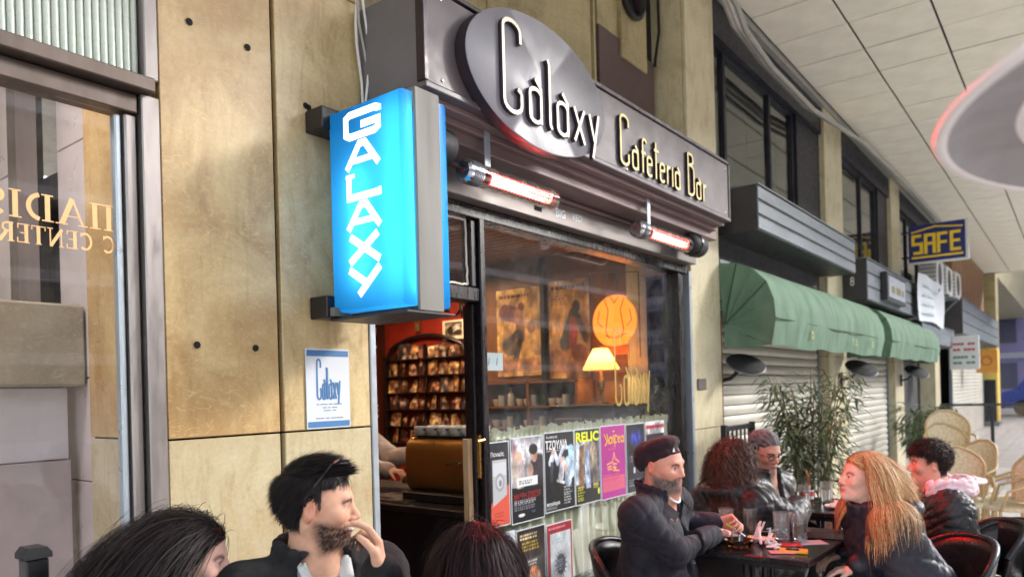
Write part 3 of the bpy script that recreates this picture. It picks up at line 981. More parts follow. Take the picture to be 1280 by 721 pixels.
# ------------------------------------------------------------------ infrared heaters
M_hot = emis('glowing_heater_element', (1.0, 0.0026, 0.0020), 220.0)
M_refl = pm('heater_reflector', lin((200, 196, 192)), 0.25, 0.9, var=0.05)
M_tubeglass = panemat('heater_glass', (1.0, 0.93, 0.91, 1), 1.0, 0.002)
def heater(label, x0, L):
    h = thing('tube_heater', label, 'heater', (x0, -0.30, 2.565), 0, 'infrared heaters under the canopy')
    ec = MB().lathe([(0.0001, 0.0), (0.040, 0.0), (0.053, 0.012), (0.055, 0.10), (0.0001, 0.10)], 28, axis='x').build('end_cap', M_chrome, h, True)
    MB().lathe([(0.0001, -0.002), (0.012, -0.002), (0.012, 0.004)], 12, axis='x').build('cap_screw', M_red, ec, True)
    for k in range(6):
        MB().lathe([(0.0552, 0.030 + k * 0.011), (0.0566, 0.033 + k * 0.011), (0.0552, 0.036 + k * 0.011)], 28, axis='x').build('cap_groove', M_galv, ec, True)
    MB().lathe([(0.0001, L), (0.048, L), (0.053, L - 0.012), (0.053, L - 0.03)], 28, axis='x').build('far_cap', M_tubeglass, h, True)
    def rf(u, v):      # half-round reflector, open forward and down
        a = math.radians(-127 + 293 * u)
        return (0.10 + (L - 0.12) * v, 0.050 * math.cos(a), 0.050 * math.sin(a))
    MB().grid(rf, 14, 2).build('reflector', M_refl, h, True)
    MB().lathe([(0.0535, 0.101), (0.0535, L - 0.02)], 28, axis='x').build('glass_tube', M_tubeglass, h, True)
    for k in range(3):
        a = math.radians(88 + 46 * k)
        MB().tube([(0.17, -0.026 * math.sin(a), 0.026 * math.cos(a)), (L - 0.09, -0.026 * math.sin(a), 0.026 * math.cos(a))], 0.0062, 10).build('element', M_hot, h, True)
    for xx in (0.155, L - 0.08):
        MB().lathe([(0.0001, xx), (0.046, xx), (0.046, xx + 0.008), (0.0001, xx + 0.008)], 20, axis='x').build('element_holder', M_refl, h, True)
    B('bracket', 0.16, 0.20, -0.004, 0.002, 0.054, 0.25, M_alu_l, h)
    return h
heater('red glowing tube heater nearer to the blue light box', 2.53, 0.73)
heater('red glowing tube heater under the far end of the canopy', 4.18, 0.77)
o = MB().tube([(2.27, -0.2, 2.64), (2.36, -0.26, 2.60), (2.45, -0.30, 2.585), (2.53, -0.30, 2.57)], 0.005, 6).build('heater_cable', M_black, None, True)
tag(o, 'thin black cable feeding the near tube heater', 'cable')

def speaker(label, x, y, z, ax):
    s = thing('loudspeaker', label, 'speaker', (x, y, z), 0, 'loudspeakers under the canopy')
    MB().lathe([(0.0001, -0.11), (0.055, -0.11), (0.075, -0.09), (0.085, 0.02), (0.082, 0.09), (0.06, 0.11), (0.0001, 0.115)], 24, axis='x').build('cabinet', M_blackm, s, True)
    MB().lathe([(0.086, -0.03), (0.089, -0.02), (0.089, -0.01), (0.086, 0.0)], 24, axis='x').build('ring', M_black, s, True)
    B('mount', -0.02, 0.02, -0.02, 0.02, 0.08, 0.19, M_black, s)
    return s
speaker('black loudspeaker at the light box end of the canopy', 2.37, -0.26, 2.65, 1)
speaker('black loudspeaker at the pillar end of the canopy', 5.25, -0.22, 2.62, 1)

# ------------------------------------------------------------------ notice on the stone
nt_ = thing('notice', 'white and blue notice fixed to the onyx pillar below the light box', 'notice', (1.862, -0.004, 1.42))
B('sheet', 0, 0.226, -0.004, 0.0, 0, 0.332, M_paper, nt_, bev=0.001)
B('blue_band', 0.006, 0.220, -0.0055, -0.0045, 0.300, 0.325, M_blueprint, nt_)
B('blue_band', 0.006, 0.220, -0.0055, -0.0045, 0.006, 0.030, M_blueprint, nt_)
mb = MB()
deco_word(mb, 'Galaxy', 0.165, 0.008, lambda u, v, d: (0.055 + u, -0.0045 - d, 0.122 + v), 0.0, 0.0008, total=0.115)
mb.build('lettering', [M_blueprint, M_blueprint], nt_)
M_greyink = pm('grey_ink', lin((110, 130, 150)), 0.6, var=0.05)
for (tx, z, w, x) in (('-- ------ --- -------', 0.098, 0.13, 0.05), ('--- -- ----', 0.084, 0.075, 0.08), ('----- ---', 0.072, 0.065, 0.085), ('------ --- ---------', 0.040, 0.14, 0.045)):
    text_fit('small_print', tx, w, 0.005, M_greyink, nt_, wallmat(x, -0.0046, z))

# ------------------------------------------------------------------ posters on the window
Y0 = 0.030
def poster(label, x0, x1, z0, z1, cv, tilt=0.0, border=True):
    p = thing('poster', label, 'poster', (x0, Y0, z0), 0, 'posters taped to the cafe window')
    w = x1 - x0; h = z1 - z0
    sheet = MB().box(0, w, 0, 0.002, 0, h).build('sheet', M_paper, p)
    b = 0.006 if border else 0.0
    me = cv.mesh('print', lambda u, v: (b + u * (w - 2 * b), -0.0008 - 0.0012 * math.sin(u * 3.1) * math.sin(v * 3.1), b + v * (h - 2 * b)), M_print)
    link('print', me, sheet)
    return sheet, w, h
inks = {}
def ink(c):
    if c not in inks:
        inks[c] = pm('ink_%02x%02x%02x' % c, lin(c), 0.45, var=0.03)
    return inks[c]
def ptext(p, s, x, z, w, h, c, bold=0.0, shear=0.0):
    return text_fit('lettering', s, w, h, ink(c), p, wallmat(x, -0.0030, z), bold=bold, shear=shear)
CH, CW = 110, 76
# 1
c = Cv(44, CH, (34, 35, 40)); c.noise(0.15, 1)
c.put(((c.y < 0.27 + 0.22 * c.x)).astype(np.float32), (206, 86, 66))
c.rect(0.12, 0.88, 0.22, 0.79, (178, 180, 182)); c.rect(0.16, 0.84, 0.60, 0.76, (200, 203, 205))
c.ell(0.5, 0.52, 0.26, 0.12, (150, 152, 156)); c.ell(0.5, 0.52, 0.17, 0.08, (196, 198, 200)); c.ell(0.52, 0.51, 0.08, 0.045, (120, 122, 128))
c.put(((c.y < 0.22 + 0.16 * c.x)).astype(np.float32), (206, 86, 66)); c.lines(0.2, 0.8, 0.10, 0.17, 2, (160, 50, 40))
p, w, h = poster('dark and coral poster with a grey device beside the door', 3.062, 3.240, 0.815, 1.282, c)
ptext(p, 'Πανικός', 0.015, h - 0.085, 0.115, 0.030, (236, 236, 236), 0.01)
# 2
c = Cv(CW, CH, (168, 166, 170)); c.noise(0.5, 3, 5)
c.rect(0, 1, 0, 0.42, (20, 18, 20))
c.ell(0.20, 0.62, 0.20, 0.26, (176, 160, 150), 1, 0.3); c.ell(0.24, 0.78, 0.09, 0.07, (196, 150, 130)); c.ell(0.32, 0.55, 0.10, 0.2, (150, 140, 142), 0.8)
c.ell(0.86, 0.55, 0.34, 0.26, (54, 46, 50)); c.ell(0.72, 0.77, 0.10, 0.085, (190, 146, 122)); c.ell(0.69, 0.85, 0.15, 0.07, (34, 26, 28)); c.ell(0.58, 0.6, 0.10, 0.10, (190, 150, 132), 0.8)
c.ell(0.06, 0.85, 0.05, 0.1, (190, 120, 120), 0.7); c.noise(0.25, 5, 9)
c.rect(0.16, 0.80, 0.42, 0.53, (226, 226, 224)); c.lines(0.22, 0.75, 0.435, 0.50, 2, (70, 70, 80))
c.rect(0, 1, 0, 0.40, (18, 16, 18)); c.lines(0.06, 0.95, 0.20, 0.27, 3, (200, 200, 205)); c.lines(0.06, 0.9, 0.14, 0.19, 2, (140, 140, 150))
c.ell(0.28, 0.08, 0.11, 0.022, (220, 220, 224)); c.ell(0.66, 0.10, 0.07, 0.02, (60, 70, 110))
p, w, h = poster('white bordered poster of two people with red brush title', 3.252, 3.570, 0.805, 1.294, c)
ptext(p, 'ΜΑΥΡΗ ΖΩΡΖΕΤ', 0.02, 0.135, 0.26, 0.036, (170, 40, 44), 0.008, 0.15)
# 3
c = Cv(CW, CH, (24, 24, 26)); c.noise(0.3, 4)
for (x0, y0, x1, y1, r, col) in ((0.18, 0.62, 0.30, 0.75, 0.07, (186, 190, 204)), (0.30, 0.75, 0.42, 0.62, 0.06, (196, 196, 210)), (0.42, 0.60, 0.62, 0.80, 0.05, (176, 182, 196)), (0.62, 0.80, 0.90, 0.78, 0.035, (170, 190, 215)),
                                 (0.90, 0.76, 0.92, 0.45, 0.10, (150, 190, 220)), (0.78, 0.36, 0.80, 0.60, 0.12, (170, 186, 204)), (0.52, 0.42, 0.60, 0.62, 0.09, (200, 196, 204)), (0.22, 0.60, 0.20, 0.40, 0.05, (70, 70, 78))):
    c.seg(x0, y0, x1, y1, r, col)
for (a, b, r) in ((0.28, 0.76, 0.06), (0.55, 0.63, 0.06), (0.70, 0.52, 0.07)):
    c.ell(a, b, r, r * 0.75, (206, 172, 156))
c.seg(0.40, 0.38, 0.62, 0.34, 0.03, (210, 210, 214)); c.noise(0.35, 8, 10)
c.rect(0, 1, 0, 0.22, (26, 26, 26)); c.lines(0.62, 0.97, 0.05, 0.30, 7, (206, 206, 206)); c.lines(0.04, 0.5, 0.02, 0.07, 2, (180, 180, 180)); c.rect(0.05, 0.9, 0.765, 0.772, (170, 170, 170))
p, w, h = poster('black theatre poster with tumbling pale figures', 3.580, 3.908, 0.822, 1.303, c)
ptext(p, 'ΤΖΟΥΛΙΑ', 0.012, h - 0.105, 0.235, 0.055, (240, 240, 240), 0.02)
ptext(p, 'δεσποινίς', 0.02, h - 0.040, 0.12, 0.02, (220, 220, 220), 0.01)
ptext(p, 'παγκόσμια', 0.012, 0.035, 0.14, 0.028, (240, 240, 240), 0.02)
# 4
c = Cv(CW, CH, (92, 94, 104)); c.noise(0.5, 6)
c.rect(0, 1, 0, 0.26, (26, 26, 26)); c.rect(0, 1, 0.86, 1.0, (40, 42, 40))
c.seg(0.20, 0.20, 0.26, 0.70, 0.10, (136, 104, 70)); c.seg(0.5, 0.18, 0.44, 0.72, 0.10, (160, 172, 196)); c.seg(0.80, 0.22, 0.76, 0.70, 0.11, (110, 100, 92)); c.seg(0.66, 0.5, 0.68, 0.74, 0.07, (160, 138, 110))
c.ell(0.42, 0.77, 0.08, 0.06, (190, 150, 126)); c.ell(0.25, 0.62, 0.07, 0.06, (120, 90, 64)); c.seg(0.10, 0.78, 0.42, 0.84, 0.03, (190, 196, 206)); c.ell(0.75, 0.76, 0.09, 0.07, (150, 130, 108)); c.seg(0.06, 0.3, 0.1, 0.8, 0.06, (170, 176, 190)); c.noise(0.4, 12, 10)
c.rect(0, 1, 0, 0.2, (24, 24, 24)); c.lines(0.06, 0.40, 0.03, 0.24, 6, (214, 216, 60)); c.ell(0.93, 0.13, 0.05, 0.05, (220, 222, 60)); c.lines(0.72, 0.97, 0.17, 0.25, 2, (214, 216, 60))
p, w, h = poster('dark poster with big yellow RELIC title', 3.914, 4.222, 0.820, 1.304, c)
ptext(p, 'RELIC', 0.012, h - 0.085, 0.28, 0.065, (226, 228, 50), 0.035)
# 5
c = Cv(CW, CH, (168, 44, 132)); c.noise(0.06, 7)
c.rect(0.05, 0.95, 0.10, 0.30, (206, 96, 120)); c.lines(0.08, 0.92, 0.12, 0.29, 9, (186, 60, 110), 0.6)
c.lines(0.08, 0.9, 0.305, 0.335, 1, (230, 140, 80), 0.8); c.lines(0.3, 0.7, 0.67, 0.69, 1, (230, 150, 90))
for (x0, y0, x1, y1) in ((0.46, 0.52, 0.52, 0.62), (0.52, 0.62, 0.56, 0.54), (0.56, 0.54, 0.72, 0.48), (0.22, 0.47, 0.46, 0.50), (0.24, 0.43, 0.40, 0.44), (0.26, 0.40, 0.42, 0.40), (0.46, 0.47, 0.62, 0.46), (0.47, 0.42, 0.60, 0.41), (0.46, 0.38, 0.72, 0.36), (0.50, 0.44, 0.58, 0.37)):
    c.seg(x0, y0, x1, y1, 0.012, (240, 196, 70))
p, w, h = poster('magenta poster with yellow handwritten title', 4.230, 4.568, 0.812, 1.309, c)
for s in ([(0.06, 0.44), (0.10, 0.39), (0.07, 0.36)], [(0.10, 0.44), (0.12, 0.37)], arc(0.145, 0.395, 0.018, 0.022, 0, 330, 10), [(0.165, 0.42), (0.17, 0.375)], [(0.185, 0.43), (0.19, 0.375)], [(0.175, 0.455), (0.20, 0.452)], arc(0.22, 0.40, 0.02, 0.025, 20, 300, 10), [(0.205, 0.43), (0.20, 0.345)], arc(0.262, 0.395, 0.016, 0.02, 40, 320, 10), [(0.247, 0.395), (0.275, 0.402)], arc(0.305, 0.395, 0.017, 0.02, 0, 330, 10), [(0.322, 0.42), (0.327, 0.37)]):
    mb = MB(); stroke(mb, s, 0.0085, lambda u, v, d: (u - 0.015, -d, v), 0.0022, 0.003 + 0.0004 * rnd.random(), 0, 0); mb.build('lettering', ink((240, 190, 50)), p)
# 6
c = Cv(60, CH, (24, 26, 34)); c.noise(0.3, 9); c.ell(0.5, 0.80, 0.5, 0.18, (40, 44, 150), 0.9, 0, 0.8); c.ell(0.3, 0.78, 0.1, 0.10, (80, 90, 220), 0.9, 0, 0.6); c.ell(0.65, 0.82, 0.12, 0.12, (70, 80, 210), 0.9, 0, 0.6); c.noise(0.6, 10, 10)
c.lines(0.2, 0.9, 0.44, 0.54, 4, (170, 176, 190), 0.7); c.rect(0.34, 0.44, 0.28, 0.36, (210, 210, 214)); c.rect(0.55, 0.62, 0.30, 0.35, (190, 60, 60)); c.lines(0.1, 0.9, 0.08, 0.2, 3, (150, 150, 160))
p, w, h = poster('black poster with blue night picture behind the man in the beret', 4.580, 4.862, 0.812, 1.304, c)
# 7
c = Cv(60, CH, (34, 30, 34)); c.rect(0, 1, 0.82, 1, (206, 200, 204)); c.rect(0, 1, 0.90, 0.96, (190, 40, 60)); c.ell(0.5, 0.5, 0.4, 0.25, (110, 100, 60)); c.noise(0.5, 11)
p, w, h = poster('dark poster with red and white strip at the end of the row', 4.878, 5.180, 0.812, 1.306, c)
# lower row
c = Cv(CW, CH, (44, 30, 24)); c.noise(0.5, 13); c.lines(0.1, 0.9, 0.86, 0.95, 2, (240, 220, 170)); c.lines(0.15, 0.9, 0.70, 0.84, 3, (210, 180, 60)); c.rect(0.30, 0.86, 0.20, 0.60, (70, 66, 66)); c.ell(0.58, 0.30, 0.26, 0.2, (200, 120, 80)); c.ell(0.5, 0.12, 0.4, 0.12, (216, 130, 80)); c.ell(0.4, 0.33, 0.1, 0.08, (230, 180, 150)); c.ell(0.7, 0.34, 0.1, 0.08, (230, 180, 150)); c.noise(0.4, 14, 9); c.lines(0.35, 0.8, 0.50, 0.58, 2, (230, 226, 220))
p, w, h = poster('brown cafe night poster in the lower row', 3.288, 3.568, 0.330, 0.768, c)
c = Cv(CW, CH, (158, 34, 48)); c.lines(0.06, 0.94, 0.92, 0.97, 1, (230, 180, 180)); c.rect(0.12, 0.94, 0.10, 0.88, (206, 212, 214)); c.ell(0.52, 0.42, 0.20, 0.16, (70, 74, 90)); c.noise(0.15, 15)
for k in range(16):
    a = k * 0.393; c.seg(0.52 + 0.19 * math.cos(a), 0.42 + 0.155 * math.sin(a), 0.52 + 0.24 * math.cos(a), 0.42 + 0.19 * math.sin(a), 0.012, (120, 70, 60))
c.lines(0.36, 0.68, 0.34, 0.50, 5, (170, 176, 190), 0.8); c.lines(0.3, 0.8, 0.72, 0.8, 2, (150, 170, 190), 0.6)
p, w, h = poster('red bordered poster with dark oval badge in the lower row', 3.582, 3.862, 0.310, 0.752, c)
c = Cv(30, 60, (206, 214, 220)); c.lines(0.1, 0.9, 0.3, 0.9, 8, (150, 160, 170))
p, w, h = poster('small white sheet taped low beside the door', 3.10, 3.280, 0.50, 0.778, c)
# small white notice on the glass
nn = thing('notice', 'small white paper notice stuck inside the window beside the mullion', 'notice', (3.062, 0.056, 1.672))
B('sheet', 0, 0.178, 0, 0.002, 0, 0.098, M_paper, nn)
for k in (0.05, 0.12):
    MB().bar((k, -0.001, 0.03), (k + 0.008, -0.001, 0.07), 0.003).build('ink_mark', ink((90, 110, 140)), nn)

# curtain with gathered header behind the posters
cu = thing('curtain', 'cream gathered half curtain on a rod inside the cafe window', 'curtain', (3.04, 0.10, 0.30))
def cfold(u, v):
    x = u * 2.33
    a = 0.018 * math.sin(x * 62 + 2.2 * math.sin(x * 5.3)) + 0.010 * math.sin(x * 27 + 1.0)
    return (x, a * (1.0 - 0.25 * v) + 0.004 * math.sin(v * 9 + x * 4), 1.005 * v)
MB().grid(cfold, 420, 6).build('drape', M_curtain, cu, 'all')
def chead(u, v):
    x = u * 2.33
    a = 0.020 * math.sin(x * 130 + 2 * math.sin(x * 9)) + 0.008 * math.sin(x * 45)
    return (x, a * v - 0.012, 0.985 + 0.055 * v + 0.010 * v * math.sin(x * 71 + 3 * math.sin(x * 13)) + 0.006 * v * math.sin(x * 173))
MB().grid(chead, 620, 3).build('ruffle', M_curtain, cu, 'all')
MB().tube([(0, 0.02, 0.99), (2.33, 0.02, 0.99)], 0.008, 8).build('rod', M_brass, cu, True)
# ================================================================== inside the cafe
room = thing('cafe_room', 'dim red and brown interior of the cafe', 'room', (0, 0, 0))
B('back_wall', 1.9, 5.9, 4.30, 4.4, 0, 2.9, M_red, room)
B('far_wall', 5.80, 5.9, 2.36, 4.29, 0, 2.9, M_red, room)
B('far_wall', 5.80, 5.9, 0.12, 2.355, 0, 2.9, M_woodm, room)
B('near_wall', 1.80, 1.9, 0.62, 4.4, 0, 2.9, M_wood, room)
B('side_return', 1.9, 2.20, 0.61, 0.70, 0, 2.9, M_wood, room)
B('floor', 1.9, 5.8, 0.13, 4.29, 0.0, 0.02, M_floor, room)
B('ceiling', 1.9, 5.8, 0.62, 4.29, 2.86, 2.9, M_wood, room)
slat_me = MB().box(0, 0.085, 0.63, 4.28, 2.825, 2.85, bev=0.004).mesh('ceiling_slat', M_woodm)
for i in range(38):
    link('ceiling_slat', slat_me, room, (1.95 + 0.1 * i, 0, 0))
B('wainscot_post', 5.74, 5.795, 1.515, 1.560, 0.9, 2.82, M_black, room)
B('wainscot_post', 5.74, 5.795, 2.30, 2.40, 0.0, 2.82, M_wood, room)
B('wainscot_post', 5.74, 5.795, 3.78, 3.86, 0.0, 2.82, M_wood, room)
# carved frieze of dark rings high on the red wall
for k in range(7):
    yy = 2.50 + 0.205 * k
    MB().lathe([(0.082, -0.012), (0.098, -0.02), (0.104, 0.0), (0.082, 0.0)], 18, axis='x', close=True).build('frieze_ring', M_black, room, True, loc=(5.795, yy, 2.47))
    B('frieze_drop', 5.775, 5.799, yy + 0.095, yy + 0.112, 2.36, 2.58, M_black, room)

M_bulb = emis('warm_spot_lamp', (1.0, 0.64, 0.38), 230.0)
for i, (x, y) in enumerate(((2.72, 0.95), (4.9, 3.0), (4.9, 1.7), (3.5, 2.9), (5.2, 2.3))):
    s = thing('ceiling_spot', ('warm ceiling spot above the coffee machine', 'warm ceiling spot before the photograph rack', 'warm ceiling spot before the large old posters', 'warm ceiling spot deep inside the cafe', 'warm ceiling spot between the rack and the old posters')[i], 'lamp', (x, y, 2.82), 0, 'ceiling spots inside the cafe')
    MB().lathe([(0.0001, 0.0), (0.045, 0.0), (0.05, -0.02), (0.05, -0.09), (0.042, -0.09), (0.040, -0.03), (0.0001, -0.025)], 18).build('housing', M_black, s, True)
    MB().lathe([(0.0001, -0.086), (0.038, -0.086), (0.038, -0.08), (0.0001, -0.08)], 16).build('lens', M_bulb, s)


def xprint(cv, name, parent, x, yl, yr, z0, z1, mat):
    """a print on a wall that faces -x; yl is the end seen on the left"""
    me = cv.mesh(name, lambda u, v: (x, yl + (yr - yl) * u, z0 + (z1 - z0) * v), mat)
    return link(name, me, parent)


def photo_cv(seed, w=10, h=12, warm=True):
    r = np.random.RandomState(seed)
    base = [(150, 108, 66), (96, 62, 42), (182, 140, 96), (70, 46, 34), (120, 80, 60), (60, 50, 52)][seed % 6]
    c = Cv(w, h, base); c.noise(0.9, seed, 3)
    for k in range(r.randint(1, 4)):
        c.ell(0.2 + 0.6 * r.rand(), 0.4 + 0.45 * r.rand(), 0.16 + 0.1 * r.rand(), 0.16 + 0.1 * r.rand(), [(230, 190, 150), (210, 160, 120), (236, 222, 200), (160, 110, 80)][r.randint(4)], 0.9, 0, 0.5)
        c.ell(0.2 + 0.6 * r.rand(), 0.25 * r.rand(), 0.2, 0.3, [(40, 30, 30), (80, 40, 36), (52, 52, 60), (190, 180, 170)][r.randint(4)], 0.85, 0, 0.5)
    return c.noise(0.5, seed + 40, 4)


# arched rack full of small photographs
rk = thing('photograph_rack', 'dark arched rack crowded with small photographs on the red wall', 'rack', (5.80, 0, 0))
B('back_board', -0.03, -0.001, 2.50, 3.72, 1.02, 2.02, M_wood, rk)
def archline(y):
    return 2.03 + 0.16 * max(0.0, 1 - ((y - 3.11) / 0.62) ** 2)
MB().tube([(-0.045, 2.50 + 1.22 * k / 16, archline(2.50 + 1.22 * k / 16) - (0.10 if k in (0, 16) else 0)) for k in range(17)], 0.022, 8).build('arch', M_black, rk, True)
for yy in (2.49, 3.73):
    B('upright', -0.07, -0.001, yy - 0.02, yy + 0.02, 0.9, 1.98, M_black, rk)
B('upright', -0.06, -0.032, 3.10, 3.13, 1.0, 2.1, M_black, rk)
for k in range(6):
    z = 1.02 + 0.185 * k
    B('shelf', -0.085, -0.032, 2.52, 3.71, z - 0.012, z, M_black, rk)
    for c_ in range(8):
        y = 3.66 - 0.148 * c_ - (0.02 if c_ > 3 else 0)
        if k == 5 and (c_ in (0, 7)):
            continue
        cv = photo_cv(k * 8 + c_)
        ph = 0.150 + rnd.uniform(-0.03, 0.035); pw = 0.135 + rnd.uniform(-0.03, 0.025)
        me = cv.mesh('photograph', lambda u, v: (-0.045 + 0.02 * v, pw / 2 - pw * u, ph * v), M_print)
        link('photograph', me, rk, (rnd.uniform(-0.02, 0.0), y - 0.06, z + 0.002), (rnd.uniform(-0.16, 0.16), 0, rnd.uniform(-0.35, 0.35)))


def framed(label, x, yl, yr, z0, z1, seed, fr=M_cream, mono=True):
    p = thing('framed_picture', label, 'picture', (x, (yl + yr) / 2, z0), 0, 'pictures on the cafe walls')
    hw = abs(yl - yr) / 2; h = z1 - z0
    B('backing', 0.0, 0.008, -hw, hw, 0, h, M_wood, p)
    for (a, b, c, d) in ((-hw, hw, 0, 0.022), (-hw, hw, h - 0.022, h), (-hw, -hw + 0.022, 0.0225, h - 0.0225), (hw - 0.022, hw, 0.0225, h - 0.0225)):
        B('frame_bar', -0.016, -0.0005, a, b, c, d, fr, p)
    c = Cv(20, 16, (150, 140, 122)); c.noise(0.7, seed); c.ell(0.62, 0.55, 0.22, 0.28, (226, 220, 206)); c.ell(0.3, 0.45, 0.18, 0.3, (40, 34, 32)); c.ell(0.75, 0.3, 0.3, 0.2, (50, 44, 40)); c.noise(0.4, seed + 1)
    xprint(c, 'photograph', p, -0.002, hw - 0.02, -hw + 0.02, 0.02, h - 0.02, M_print)
    return p
framed('framed black and white photograph high on the red wall', 5.785, 2.855, 2.560, 2.125, 2.325, 3)
framed('small framed photograph at the left edge of the doorway', 5.785, 3.97, 3.80, 2.10, 2.33, 5)
framed('lower small framed photograph at the left edge of the doorway', 5.785, 3.98, 3.85, 1.30, 1.45, 7)
framed('little yellowed picture under the carved frieze', 5.785, 3.28, 3.20, 2.24, 2.36, 9, M_woodm)

# two large old posters and the shelves below them
def oldposter(label, yl, yr, z0, z1, var):
    p = thing('vintage_poster', label, 'poster', (5.785, 0, 0), 0, 'large old posters inside the cafe')
    B('mount', 0.0, 0.012, yr, yl, z0, z1, M_wood, p)
    c = Cv(60, 84, (186, 148, 92)); c.noise(0.25, 20 + var)
    c.rect(0.05, 0.95, 0.05, 0.95, (178, 138, 84), 0.6)
    if var == 0:
        c.lines(0.08, 0.92, 0.88, 0.95, 1, (60, 44, 34), 0.85, 3); c.seg(0.2, 0.74, 0.45, 0.7, 0.13, (104, 60, 60)); c.seg(0.52, 0.72, 0.56, 0.45, 0.10, (120, 84, 60)); c.ell(0.58, 0.79, 0.08, 0.05, (90, 58, 44))
        c.seg(0.56, 0.45, 0.44, 0.2, 0.06, (60, 54, 50)); c.seg(0.5, 0.5, 0.2, 0.35, 0.06, (74, 66, 58)); c.ell(0.3, 0.35, 0.2, 0.12, (80, 70, 60), 0.7); c.ell(0.8, 0.55, 0.1, 0.08, (110, 80, 58), 0.8); c.rect(0.05, 0.95, 0.06, 0.2, (150, 96, 56), 0.6)
    else:
        c.lines(0.08, 0.92, 0.89, 0.96, 1, (50, 38, 30), 0.9, 4); c.lines(0.08, 0.5, 0.74, 0.86, 4, (90, 66, 46), 0.7, 6); c.ell(0.68, 0.72, 0.10, 0.07, (50, 38, 34)); c.seg(0.62, 0.62, 0.4, 0.36, 0.13, (70, 72, 66)); c.seg(0.62, 0.55, 0.58, 0.36, 0.10, (150, 62, 44)); c.seg(0.72, 0.6, 0.9, 0.40, 0.07, (84, 76, 60)); c.rect(0.05, 0.95, 0.06, 0.30, (160, 96, 50), 0.5); c.ell(0.75, 0.25, 0.2, 0.1, (110, 70, 46), 0.8)
    c.noise(0.35, 30 + var, 8)
    xprint(c, 'print', p, -0.002, yl - 0.008, yr + 0.008, z0 + 0.008, z1 - 0.008, M_mprint)
    return p
oldposter('large yellowed poster of a rider, left of the dark post', 2.135, 1.585, 1.70, 2.575, 0)
oldposter('large yellowed poster of a couple, right of the dark post', 1.50, 1.030, 1.66, 2.595, 1)

bs = thing('back_shelf', 'wooden shelf unit with crockery seen through the window', 'shelf', (5.5, 0, 0))
for yy in (1.02, 1.56, 2.05, 2.28):
    B('upright', 0.0, 0.28, yy - 0.015, yy + 0.015, 0.0, 1.66, M_woodm, bs)
for z in (1.02, 1.22, 1.42, 1.65):
    B('shelf_board', 0.0, 0.28, 1.0, 2.30, z - 0.02, z, M_woodm, bs)
B('back_board', 0.27, 0.285, 1.0, 2.30, 0.0, 1.64, M_wood, bs)
M_china = pm('white_china', lin((224, 218, 204)), 0.25, var=0.05)
M_bot = [pm('brown_bottle', (0.10, 0.035, 0.012), 0.12, var=0.2), pm('green_bottle', (0.02, 0.05, 0.02), 0.12, var=0.2), pm('clear_bottle', lin((190, 186, 172)), 0.1, var=0.2)]
cup_me = MB().lathe([(0.0001, 0.0), (0.026, 0.0), (0.040, 0.03), (0.043, 0.065), (0.039, 0.065), (0.034, 0.03), (0.0001, 0.01)], 14).mesh('cup', M_china, True)
bot_mes = [MB().lathe([(0.0001, 0), (0.034, 0), (0.036, 0.01), (0.036, 0.10), (0.014, 0.135), (0.012, 0.175), (0.0001, 0.175)], 12).mesh('bottle', m, True) for m in M_bot]
gl_me = MB().lathe([(0.0001, 0), (0.03, 0), (0.034, 0.10), (0.031, 0.10), (0.027, 0.008), (0.0001, 0.008)], 12).mesh('tumbler', M_bot[2], True)
for zi, z in enumerate((1.02, 1.22, 1.42)):
    rown = ('bottom', 'middle', 'top')[zi]
    for k in range(13):
        y = 1.07 + 0.093 * k + rnd.uniform(-0.012, 0.012)
        kind = (k * 5 + zi * 3) % 4
        if kind in (0, 1):
            o = link('cup', cup_me, None, (5.56 + rnd.uniform(0, 0.05), y, z + 0.001))
            tag(o, 'white cup on the %s back shelf behind the window' % rown, 'cup', 'white cups on the %s back shelf' % rown)
        elif kind == 2:
            o = link('bottle', bot_mes[k % 3], None, (5.57, y, z + 0.001))
            tag(o, '%s bottle on the %s back shelf behind the window' % (('brown', 'green', 'clear')[k % 3], rown), 'bottle', '%s bottles on the %s back shelf' % (('brown', 'green', 'clear')[k % 3], rown))
        else:
            o = link('tumbler', gl_me, None, (5.56, y, z + 0.001))
            tag(o, 'clear tumbler on the %s back shelf behind the window' % rown, 'glass', 'tumblers on the %s back shelf' % rown)

# lit orange disc with line drawing, lamp on a dark cabinet
M_orange = emis('lit_orange_disc', (1.0, 0.24, 0.015), 0.42, (0.6, 0.2, 0.03, 1))
od = thing('orange_disc_light', 'round lit orange panel with dark line drawing behind the window', 'lamp', (5.70, 0.72, 2.15))
MB().lathe([(0.0001, -0.02), (0.215, -0.02), (0.235, 0.0), (0.235, 0.02), (0.0001, 0.02)], 40, axis='x').build('disc', M_orange, od, True)
mb = MB()
for s in ([(-0.10, 0.20), (-0.06, 0.10), (-0.09, -0.08), (-0.06, -0.15)], [(0.10, 0.20), (0.06, 0.10), (0.09, -0.08), (0.06, -0.15)], [(-0.10, -0.12), (0.0, -0.15), (0.12, -0.11)], [(-0.15, 0.10), (-0.17, 0.0), (-0.12, -0.05)], [(0.15, 0.10), (0.17, 0.0), (0.12, -0.05)], [(-0.04, 0.22), (0.0, 0.16), (0.05, 0.22)]):
    stroke(mb, s, 0.007, lambda u, v, d: (-d, -u, v), 0.021, 0.023, 0, 0)
mb.build('line_drawing', ink((70, 30, 14)), od)
B('pedestal', -0.015, 0.02, -0.15, 0.15, -0.29, -0.21, pm('amber_base', lin((200, 110, 30)), 0.4), od)
